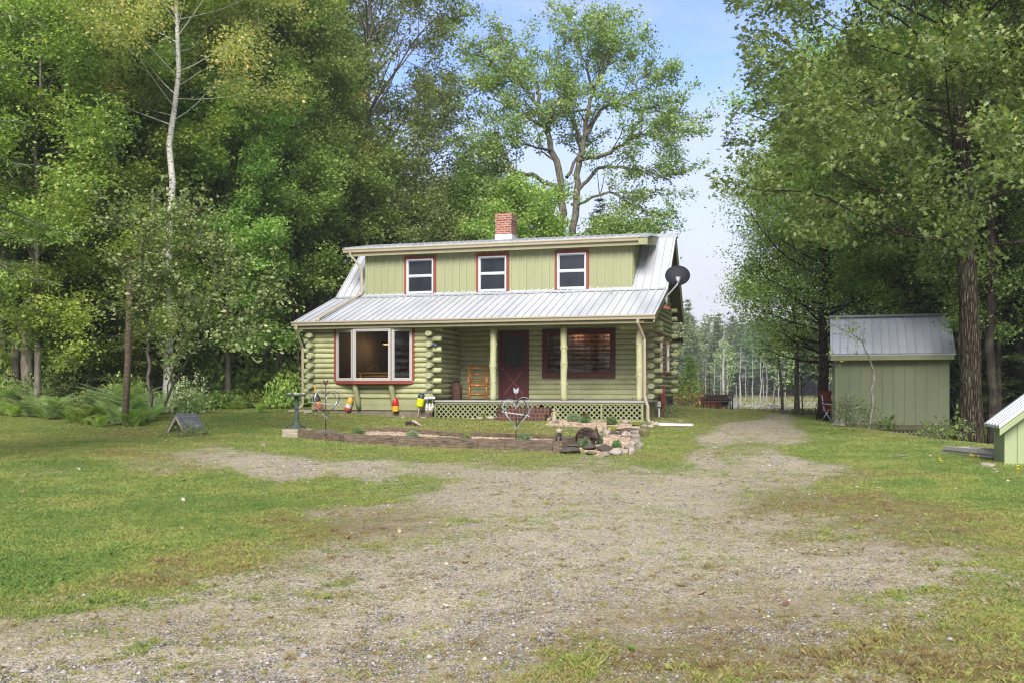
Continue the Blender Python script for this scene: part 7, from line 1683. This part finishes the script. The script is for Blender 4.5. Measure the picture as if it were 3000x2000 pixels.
# thin dark trunks right of the large shed
for px, D, w, lb in ((2818, 25.5, .05, 'thin dark trunk between the large shed and the huge oak'), (2905, 25.5, .13, 'dark trunk close behind the huge oak, on its right')):
    r = np.random.RandomState(px); sk = Sk(); P = np.array([(r.randn() * .06 * (i > 0), 0, i * 1.3 - (.2 if i == 0 else 0)) for i in range(9)]); sk.line(P, w * (1 - .06 * np.arange(9)))
    for k in range(14):
        az = r.rand() * 6.28; i = r.randint(4, 9); branch(sk, r, P[min(i, 8)], np.array([math.cos(az), math.sin(az), .3]), 1.8, .02, 1, 2, .2, .2, .4)
    root = empty('slender_tree', at(px, D), lb, 'tree'); wood(sk, 'trunk', BK['dark'], root); P, t, D_ = crown_points(sk, r, 7, .2); leafmesh('crown', P, .1, FG['deep'], root, r, 'quad', .9, t, D_)
# trunks one can tell apart on the dark edge of the left woods
for px, D, w, H, bk in ((720, 35, .1, 11, 'grey'), (758, 35.5, .07, 10, 'grey'), (688, 36, .05, 9, 'dark'), (632, 34, .06, 9, 'grey'), (865, 36, .05, 9, 'grey'), (878, 37, .06, 10, 'brown'), (565, 33, .06, 9, 'grey'), (55, 29, .12, 10, 'dark'), (262, 30, .07, 9, 'grey'), (845, 39, .07, 11, 'dark'), (600, 37, .09, 11, 'brown'), (660, 39, .07, 10, 'brown')):
    r = np.random.RandomState(px); sk = Sk(); n = 9; P = np.array([(r.randn() * .05 * (i > 0) + .02 * i * r.randn(), 0, i * H / 8 - (.2 if i == 0 else 0)) for i in range(n)]); sk.line(P, w * (1 - .08 * np.arange(n)))
    for k in range(16):
        az = r.rand() * 6.28; i = r.randint(3, n); branch(sk, r, P[i], np.array([math.cos(az), math.sin(az), .3]), 1.7, .018, 1, 2, .2, .2, .4)
    root = empty('slender_tree', at(px, D), 'slender trunk at the dark edge of the left woods', 'tree', 'slender trunks at the edge of the left woods'); wood(sk, 'trunk', BK[bk], root); P, t, D_ = crown_points(sk, r, 6, .2); leafmesh('crown', P, .11, FG['deep'], root, r, 'quad', .9, t, D_)
# ---- ferns
def fern(name, x, y, seed, h, n, fg, label, group):
    r = np.random.RandomState(seed); sk = Sk(); V = []; Dn = []; S = []; T_ = []
    Fv = []; Ff = []; tv = []; c = 0
    for k in range(n):
        az = r.rand() * 6.28; L = h * r.uniform(.75, 1.15); m = 14; e0 = r.uniform(1.1, 1.45); pts = []; p = np.zeros(3); p[:2] = r.randn(2) * .05; e = e0
        for i in range(m + 1):
            pts.append(p.copy()); p = p + np.array([math.cos(az) * math.cos(e), math.sin(az) * math.cos(e), math.sin(e)]) * L / m; e -= r.uniform(.08, .13)
        pts = np.array(pts); sk.line(pts, np.linspace(.006, .002, m + 1)); perp = np.array([-math.sin(az), math.cos(az), 0]); ct = r.uniform(.3, .8)
        for i in range(2, m + 1):
            t = i / m; w = L * .19 * math.sin(PI * min(1, .18 + t * .82)) ** .8; fw = pts[i] - pts[i - 1]; fw /= np.linalg.norm(fw)
            for sub in (0, .5):
                b = pts[i - 1] + (pts[i] - pts[i - 1]) * sub
                for sg in (-1, 1):
                    d = perp * sg * w + fw * w * .35 + np.array([0, 0, -w * .2]); q = fw * L / m * .12
                    Fv += [b - q, b + q, b + d * .6 + q * .8, b + d, b + d * .6 - q * .8]; Ff.append((c, c + 1, c + 2, c + 3, c + 4)); c += 5; tv += [np.clip(ct + r.randn() * .08, 0, 1)] * 5
    root = empty(name, (x, y, g1(x, y)), label, 'fern', group); wood(sk, 'stalks', BK['grey'], root, 3)
    npmesh('fronds', np.array(Fv), np.array(Ff), FG[fg], root, tint=np.array(tv)); return root
fn_ = [('fern', 0, 0, 1, .85, 15, 'fern', 'x', None)]
GFN = 'ferns along the edge of the left woods'
bxy = at(300, 24)
f1 = fern('fern', *px2g(255, 1240), 1, .9, 16, 'fern', 'bright green fern in the clump left of the leaning post', GFN)
f2 = fern('fern', *px2g(400, 1238), 2, 1.15, 16, 'bluefern', 'tall blue green fern at the foot of the leaning post', GFN)
f3 = fern('fern', *px2g(175, 1226), 3, .7, 13, 'fern', 'yellow green fern at the front of the clump', GFN)
for k, (px, py, s, wh) in enumerate([(90, 1222, .8, 1), (130, 1212, 1, 0), (150, 1228, .9, 1), (210, 1238, .9, 2), (230, 1222, 1, 0), (290, 1250, .8, 2), (320, 1240, 1, 0), (350, 1246, .9, 1), (385, 1250, 1, 2), (300, 1226, 1, 1), (340, 1222, 1.1, 1), (430, 1236, 1, 1), (375, 1224, 1.2, 1), (270, 1226, 1, 1), (190, 1215, 1, 0), (60, 1210, .9, 0), (20, 1200, 1, 1), (450, 1225, .9, 0), (410, 1246, .9, 0), (240, 1246, .7, 2), (760, 1208, .6, 0), (100, 1205, 1, 1), (470, 1215, 1, 1), (0, 1216, .9, 2), (40, 1220, .8, 0), (120, 1222, .8, 2), (360, 1232, 1.2, 0), (330, 1216, 1.3, 1), (210, 1212, 1.1, 2)]):
    s0 = (f1, f2, f3)[wh]; x, y = px2g(px, py); y = min(y, 30); x = (px - 1500) / F * y
    c = copy_tree(s0); c.location = (x, y, g1(x, y)); c.rotation_euler = (0, 0, k * 1.7); c.scale = (s, s, s); c['label'] = ('bright green fern among others in the left clump', 'blue green fern among others in the left clump', 'yellow green fern among others in the left clump')[wh]
# ---- undergrowth and shrubs
def bush(name, x, y, seed, R_, H_, fg, label, cat, group=None, leaf=.05, n=1400, stems=8, shape='quad', z=None, bk='grey'):
    r = np.random.RandomState(seed); sk = Sk()
    for k in range(stems):
        az = r.rand() * 6.28; a = r.rand() * R_ * .7; sk.line([(0, 0, -.03), (a * .4 * math.cos(az), a * .4 * math.sin(az), H_ * .5), (a * math.cos(az), a * math.sin(az), H_ * .9)], [.01, .008, .003])
    u = r.rand(n) ** .45; th = r.rand(n) * 6.28; ph = np.arccos(r.rand(n)); lump = 1 + .22 * np.sin(th * 3 + seed) * np.sin(ph * 4 + seed)
    P = np.stack([u * lump * R_ * np.sin(ph) * np.cos(th), u * lump * R_ * np.sin(ph) * np.sin(th), u * lump * H_ * np.cos(ph) + .02], -1)
    root = empty(name, (x, y, g1(x, y) if z is None else z), label, cat, group); wood(sk, 'stems', BK[bk], root, 3)
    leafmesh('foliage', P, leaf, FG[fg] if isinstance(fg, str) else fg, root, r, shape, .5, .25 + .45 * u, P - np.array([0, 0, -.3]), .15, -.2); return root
u1 = bush('shrub', *px2g(60, 1196), 3, .8, .9, 'bush', 'shaded undergrowth shrub at the foot of the left woods', 'shrub', 'undergrowth of the left woods', .08, 1500)
u2 = bush('shrub', *px2g(560, 1206), 4, .5, .6, 'maple', 'shaded undergrowth shrub at the foot of the left woods', 'shrub', 'undergrowth of the left woods', .07, 900)
for k in range(44):
    px = rf.uniform(-30, 880); D = rf.uniform(30, 38) if px > 450 else rf.uniform(26.5, 33); p = at(px, D)
    c = copy_tree(u1 if px < 450 and k % 2 else u2); c.location = p; c.rotation_euler = (0, 0, rf.uniform(0, 6)); s = rf.uniform(.5, 1.2); c.scale = (s, s, s)
for k in range(64):
    px = rf.uniform(-30, 890); D = rf.uniform(32, 41) if px > 450 else rf.uniform(29, 36); c = copy_tree(u2 if k % 3 else u1); c.location = at(px, D); c.rotation_euler = (0, 0, rf.uniform(0, 6)); s = rf.uniform(1.1, 2.2); c.scale = (s * .9, s * .9, s * rf.uniform(1, 1.6))
for k in range(20):
    px = rf.uniform(2830, 3080); D = rf.uniform(26, 31); p = at(px, D); c = copy_tree(u2); c.location = p; c.rotation_euler = (0, 0, rf.uniform(0, 6)); s = rf.uniform(.4, .9); c.scale = (s, s, s)
    c['label'] = 'low undergrowth shrub behind the huge oak'; c['group'] = 'undergrowth of the right woods'
hy = bush('hydrangea_shrub', *px2g(545, 1212), 6, .75, 1.0, 'bluefern', 'loose shrub with creamy white flower heads below the pale leaved tree', 'shrub', None, .08, 1200)
r = np.random.RandomState(3); n = 260; cc = np.repeat(np.array([(.1, -.5, .95), (.4, -.3, 1.05), (-.25, -.5, .8), (.55, -.1, .75), (-.05, -.6, .6), (.3, -.55, .65)]), n // 6 + 1, 0)[:n]
leafmesh('flower_heads', cc + r.randn(n, 3) * (.07, .07, .1), .045, surf('cream_petals', srgb(206, 204, 170), .8, .1, 5, 0), hy, r, 'quad', .3)['kind'] = 'stuff'
# ---------------------------------------------------------------- garden plants
MT['mumleaf'] = foliage('mum_leaves', [(0, (50, 80, 34)), (.5, (86, 122, 54)), (1, (124, 154, 84))], .25)
MT['greymum'] = foliage('grey_green_leaves', [(0, (74, 100, 66)), (.5, (110, 136, 92)), (1, (150, 170, 124))], .25)
for px, py, wpx, hpx, m, lb, n in ((1680, 1234, 42, 24, 'greymum', 'round grey green plant beside the red flowering one at the lattice', 1500), (1714, 1238, 36, 28, 'mumleaf', 'dark green mum with red flowers at the lattice', 1500), (1792, 1244, 34, 24, 'mumleaf', 'bright rounded green mum before the right lattice panel', 1500),
                               (1535, 1292, 44, 22, 'greymum', 'grey green tuft at the foot of the right wire heart', 1500), (1712, 1310, 44, 24, 'greymum', 'pale green tuft in front of the woven animal', 1400), (1757, 1300, 20, 24, 'greymum', 'narrow grey green plant right of the woven animal', 900),
                               (1806, 1312, 30, 20, 'mumleaf', 'dark green tuft among the front stones', 900), (1048, 1274, 42, 20, 'mumleaf', 'low green plant at the left end of the bed', 1300), (1208, 1284, 42, 20, 'greymum', 'rounded grey green plant behind the middle timber', 1500), (1365, 1290, 36, 12, 'mumleaf', 'flat green plant between the two rear timbers', 700)):
    x, y = px2g(px, py); b = bush('garden_plant', x, y, int(px), wpx / 2 / F * y, hpx / F * y, MT[m], lb, 'plant', 'plants of the flower bed', .026, n, 5)
    if px == 1714:
        r = np.random.RandomState(4); R_ = wpx / 2 / F * y; n_ = 200; th = r.rand(n_) * 6.28; u = r.rand(n_) ** .6 * .8
        P = np.stack([u * R_ * np.cos(th), u * R_ * np.sin(th), hpx / F * y * (1.02 - .3 * u * u)], -1); leafmesh('red_flowers', P, .028, surf('crimson_petals', srgb(142, 26, 50), .6, .2, 20, 0), b, r, 'quad', 1.2)['kind'] = 'stuff'
def weeds(name, px, py, D, R_, H_, n, label, fg='bush', leaf=.045, group=None, seed=1, st=14):
    r = np.random.RandomState(seed); sk = Sk(); x = (px - 1500) / F * D
    for k in range(st):
        az = r.rand() * 6.28; a = R_ * r.rand() ** .5; p = np.array([a * math.cos(az), a * math.sin(az), 0]); branch(sk, r, p, np.array([r.randn() * .3, r.randn() * .3, 1.]), H_ * r.uniform(.5, 1.1), .008, 1, 2, .1, .2, .15, leafstart=.1, side=(.2, 1), dens=4)
    root = empty(name, (x, D, g1(x, D)), label, 'plant', group); wood(sk, 'stems', BK['grey'], root, 3)
    P, t, D_ = crown_points(sk, r, n, .03, 1); leafmesh('foliage', P, leaf, FG[fg], root, r, 'oval', .9, t, D_, .15); return root
weeds('weed_clump', 2510, 1270, 25.9, .42, .75, 3, 'leafy weeds at the foot of the crooked sapling', 'bush', .06, None, 3, 18)
weeds('weed_clump', 2470, 1265, 26.6, .3, .8, 2, 'thin tall weeds at the left corner of the large shed', 'bush', .04, None, 4, 12)
weeds('weed_clump', 2598, 1290, 25.2, .25, .42, 4, 'low weeds before the lattice of the large shed', 'bush', .075, None, 5, 10)
weeds('weed_clump', 2612, 1270, 25.8, .1, .7, 1, 'lone wispy weed stem against the shed skid board', 'bush', .04, None, 6, 3)
weeds('weed_clump', 2778, 1300, 21.4, .45, .5, 3, 'leafy vine and weeds at the foot of the huge oak', 'deep', .07, None, 7, 18)
weeds('weed_clump', 2745, 1310, 22.6, .5, .3, 3, 'low weeds between the large shed and the huge oak', 'bush', .06, None, 8, 14)
weeds('weed_clump', 560, 1285, px2g(560, 1278)[1], .42, .36, 5, 'feathery weeds grown up around the shingled cover', 'bush', .035, None, 9, 26)
weeds('weed_clump', 1955, 1232, 29.6, .5, .42, 4, 'grey green herbs along the right wall of the house', 'bluefern', .035, None, 10, 24)
weeds('weed_clump', 1412, 1222, 28.2, .12, .22, 4, 'small green weed in front of the porch lattice', 'bright', .04, None, 11, 6)
weeds('shrub', 2008, 1205, 44, .9, 1.3, 4, 'yellow green shrub left of the maroon tank', 'bright', .07, None, 12, 22)
weeds('shrub', 2112, 1205, 53, .8, 1.1, 4, 'dark green shrub behind the bench', 'bush', .09, None, 13, 20)
conifer('young_fir', at(2022, 52), 71, 2.9, .05, .05, .95, (BK['grey'], FG['maple']), 'bright young fir at the pond edge behind the tank', 'fir', leaf=.1, gap=.2, nb=8, droop=.1)
# dandelions
dm = surf('dandelion_yellow', srgb(236, 200, 20), .7, .1, 5, 0); first = None
for px, py in ((2753, 1352), (2757, 1358), (2843, 1342), (2851, 1344), (2866, 1345), (2982, 1374), (2983, 1383), (2424, 1274), (2845, 1339), (640, 1205)):
    x, y = px2g(px, py)
    if first is None: mb = MB(); mb.lathe((0, 0, .05), [(.004, 0), (.022, .008), (.02, .014), (.004, .018)], 9); mb.tube([(0, 0, 0), (0, 0, .052)], .002, 4); first = mb.build('dandelion', dm, None, True); o = first
    else: o = first.copy(); COL.objects.link(o)
    o.location = (x, y, g1(x, y)); tag(o, 'small yellow dandelion in the lawn', 'flower', 'dandelions in the lawn')
# ---------------------------------------------------------------- light, sky and camera
N = NT('haze_air'); vol = N.n('ShaderNodeVolumePrincipled', {'Color': (.95, .96, 1, 1), 'Density': .0007, 'Anisotropy': .2}); ho = N.n('ShaderNodeOutputMaterial'); N.t.links.new(vol.outputs[0], ho.inputs['Volume'])
mb = MB(); mb.bb(-405, 405, -65, 905, -3, 34); tag(mb.build('haze', N.m), 'thin pale haze over the yard, pond and far woods', 'haze', kind='stuff')
SUN_EL, SUN_AZ = math.radians(36), math.radians(188)      # azimuth measured clockwise from +Y
W.use_nodes = True; nt = W.node_tree; nt.nodes.clear()
def wn(ty, **kw):
    n = nt.nodes.new(ty)
    for k, v in kw.items(): setattr(n, k, v)
    return n
sky = wn('ShaderNodeTexSky'); sky.sky_type = 'NISHITA'; sky.sun_disc = False; sky.sun_elevation = SUN_EL; sky.sun_rotation = SUN_AZ; sky.air_density = 1.0; sky.dust_density = 1.2; sky.ozone_density = 2.0
tc = wn('ShaderNodeTexCoord'); sp = wn('ShaderNodeSeparateXYZ'); nt.links.new(tc.outputs['Generated'], sp.inputs[0])
# clouds: thin veils, thicker towards the horizon and overhead
mp = wn('ShaderNodeMapping'); mp.inputs['Scale'].default_value = (1.2, 1.2, 3.2); mp.inputs['Location'].default_value = (.35, .2, .1); nt.links.new(tc.outputs['Generated'], mp.inputs[0])
nz = wn('ShaderNodeTexNoise'); nz.inputs['Scale'].default_value = 2.6; nz.inputs['Detail'].default_value = 8; nz.inputs['Roughness'].default_value = .58; nz.inputs['Distortion'].default_value = .4; nt.links.new(mp.outputs[0], nz.inputs['Vector'])
cr = wn('ShaderNodeValToRGB'); cr.color_ramp.elements[0].position = .42; cr.color_ramp.elements[0].color = (.0, .0, .0, 1); cr.color_ramp.elements[1].position = .72; cr.color_ramp.elements[1].color = (.9, .9, .9, 1); nt.links.new(nz.outputs['Fac'], cr.inputs[0])
hr = wn('ShaderNodeValToRGB'); e = hr.color_ramp.elements; e[0].position = .0; e[0].color = (.95, .95, .95, 1); e[1].position = .42; e[1].color = (.12, .12, .12, 1)
for p_, v_ in ((.1, .92), (.2, .52), (.3, .02), (.6, .3), (.8, .7)):
    q = hr.color_ramp.elements.new(p_); q.color = (v_, v_, v_, 1)
nt.links.new(sp.outputs[2], hr.inputs[0])
mx = wn('ShaderNodeMix', data_type='RGBA', blend_type='SCREEN'); mx.inputs[0].default_value = 1.0; nt.links.new(hr.outputs[0], mx.inputs[6]); nt.links.new(cr.outputs[0], mx.inputs[7])
m2 = wn('ShaderNodeMix', data_type='RGBA'); nt.links.new(mx.outputs[2], m2.inputs[0]); tn_ = wn('ShaderNodeMix', data_type='RGBA', blend_type='MULTIPLY'); tn_.inputs[0].default_value = 1.0; nt.links.new(sky.outputs[0], tn_.inputs[6]); tn_.inputs[7].default_value = (.76, .76, .98, 1); nt.links.new(tn_.outputs[2], m2.inputs[6]); m2.inputs[7].default_value = (3.0, 3.05, 3.35, 1)
bg = wn('ShaderNodeBackground'); bg.inputs[1].default_value = .15; nt.links.new(m2.outputs[2], bg.inputs[0])
wo = wn('ShaderNodeOutputWorld'); nt.links.new(bg.outputs[0], wo.inputs[0])
s = bpy.data.lights.new('sun', 'SUN'); s.energy = 3.2; s.angle = math.radians(30); s.color = (1, .94, .86)
so = bpy.data.objects.new('sun', s); COL.objects.link(so)
dv = Vector((math.sin(SUN_AZ) * math.cos(SUN_EL), math.cos(SUN_AZ) * math.cos(SUN_EL), math.sin(SUN_EL)))
so.rotation_euler = dv.to_track_quat('Z', 'Y').to_euler(); so.location = (0, 0, 30)
cam = bpy.data.cameras.new('camera'); co_ = bpy.data.objects.new('camera', cam); COL.objects.link(co_)
co_.location = (0, 0, ZC); co_.rotation_euler = (PI / 2, 0, 0); cam.sensor_width = 36; cam.lens = F / 3000 * 36; cam.shift_y = (YH - 1000) / 3000; cam.clip_start = .1; cam.clip_end = 3000; C.cycles.pixel_filter_type = 'BLACKMAN_HARRIS'; C.cycles.filter_width = 1.15
C.camera = co_
C.view_settings.view_transform = 'Standard'; C.view_settings.look = 'None'; C.view_settings.gamma = 1; C.view_settings.exposure = .98
C.cycles.max_bounces = 6; C.cycles.diffuse_bounces = 3; C.cycles.transparent_max_bounces = 8; C.cycles.use_denoising = True
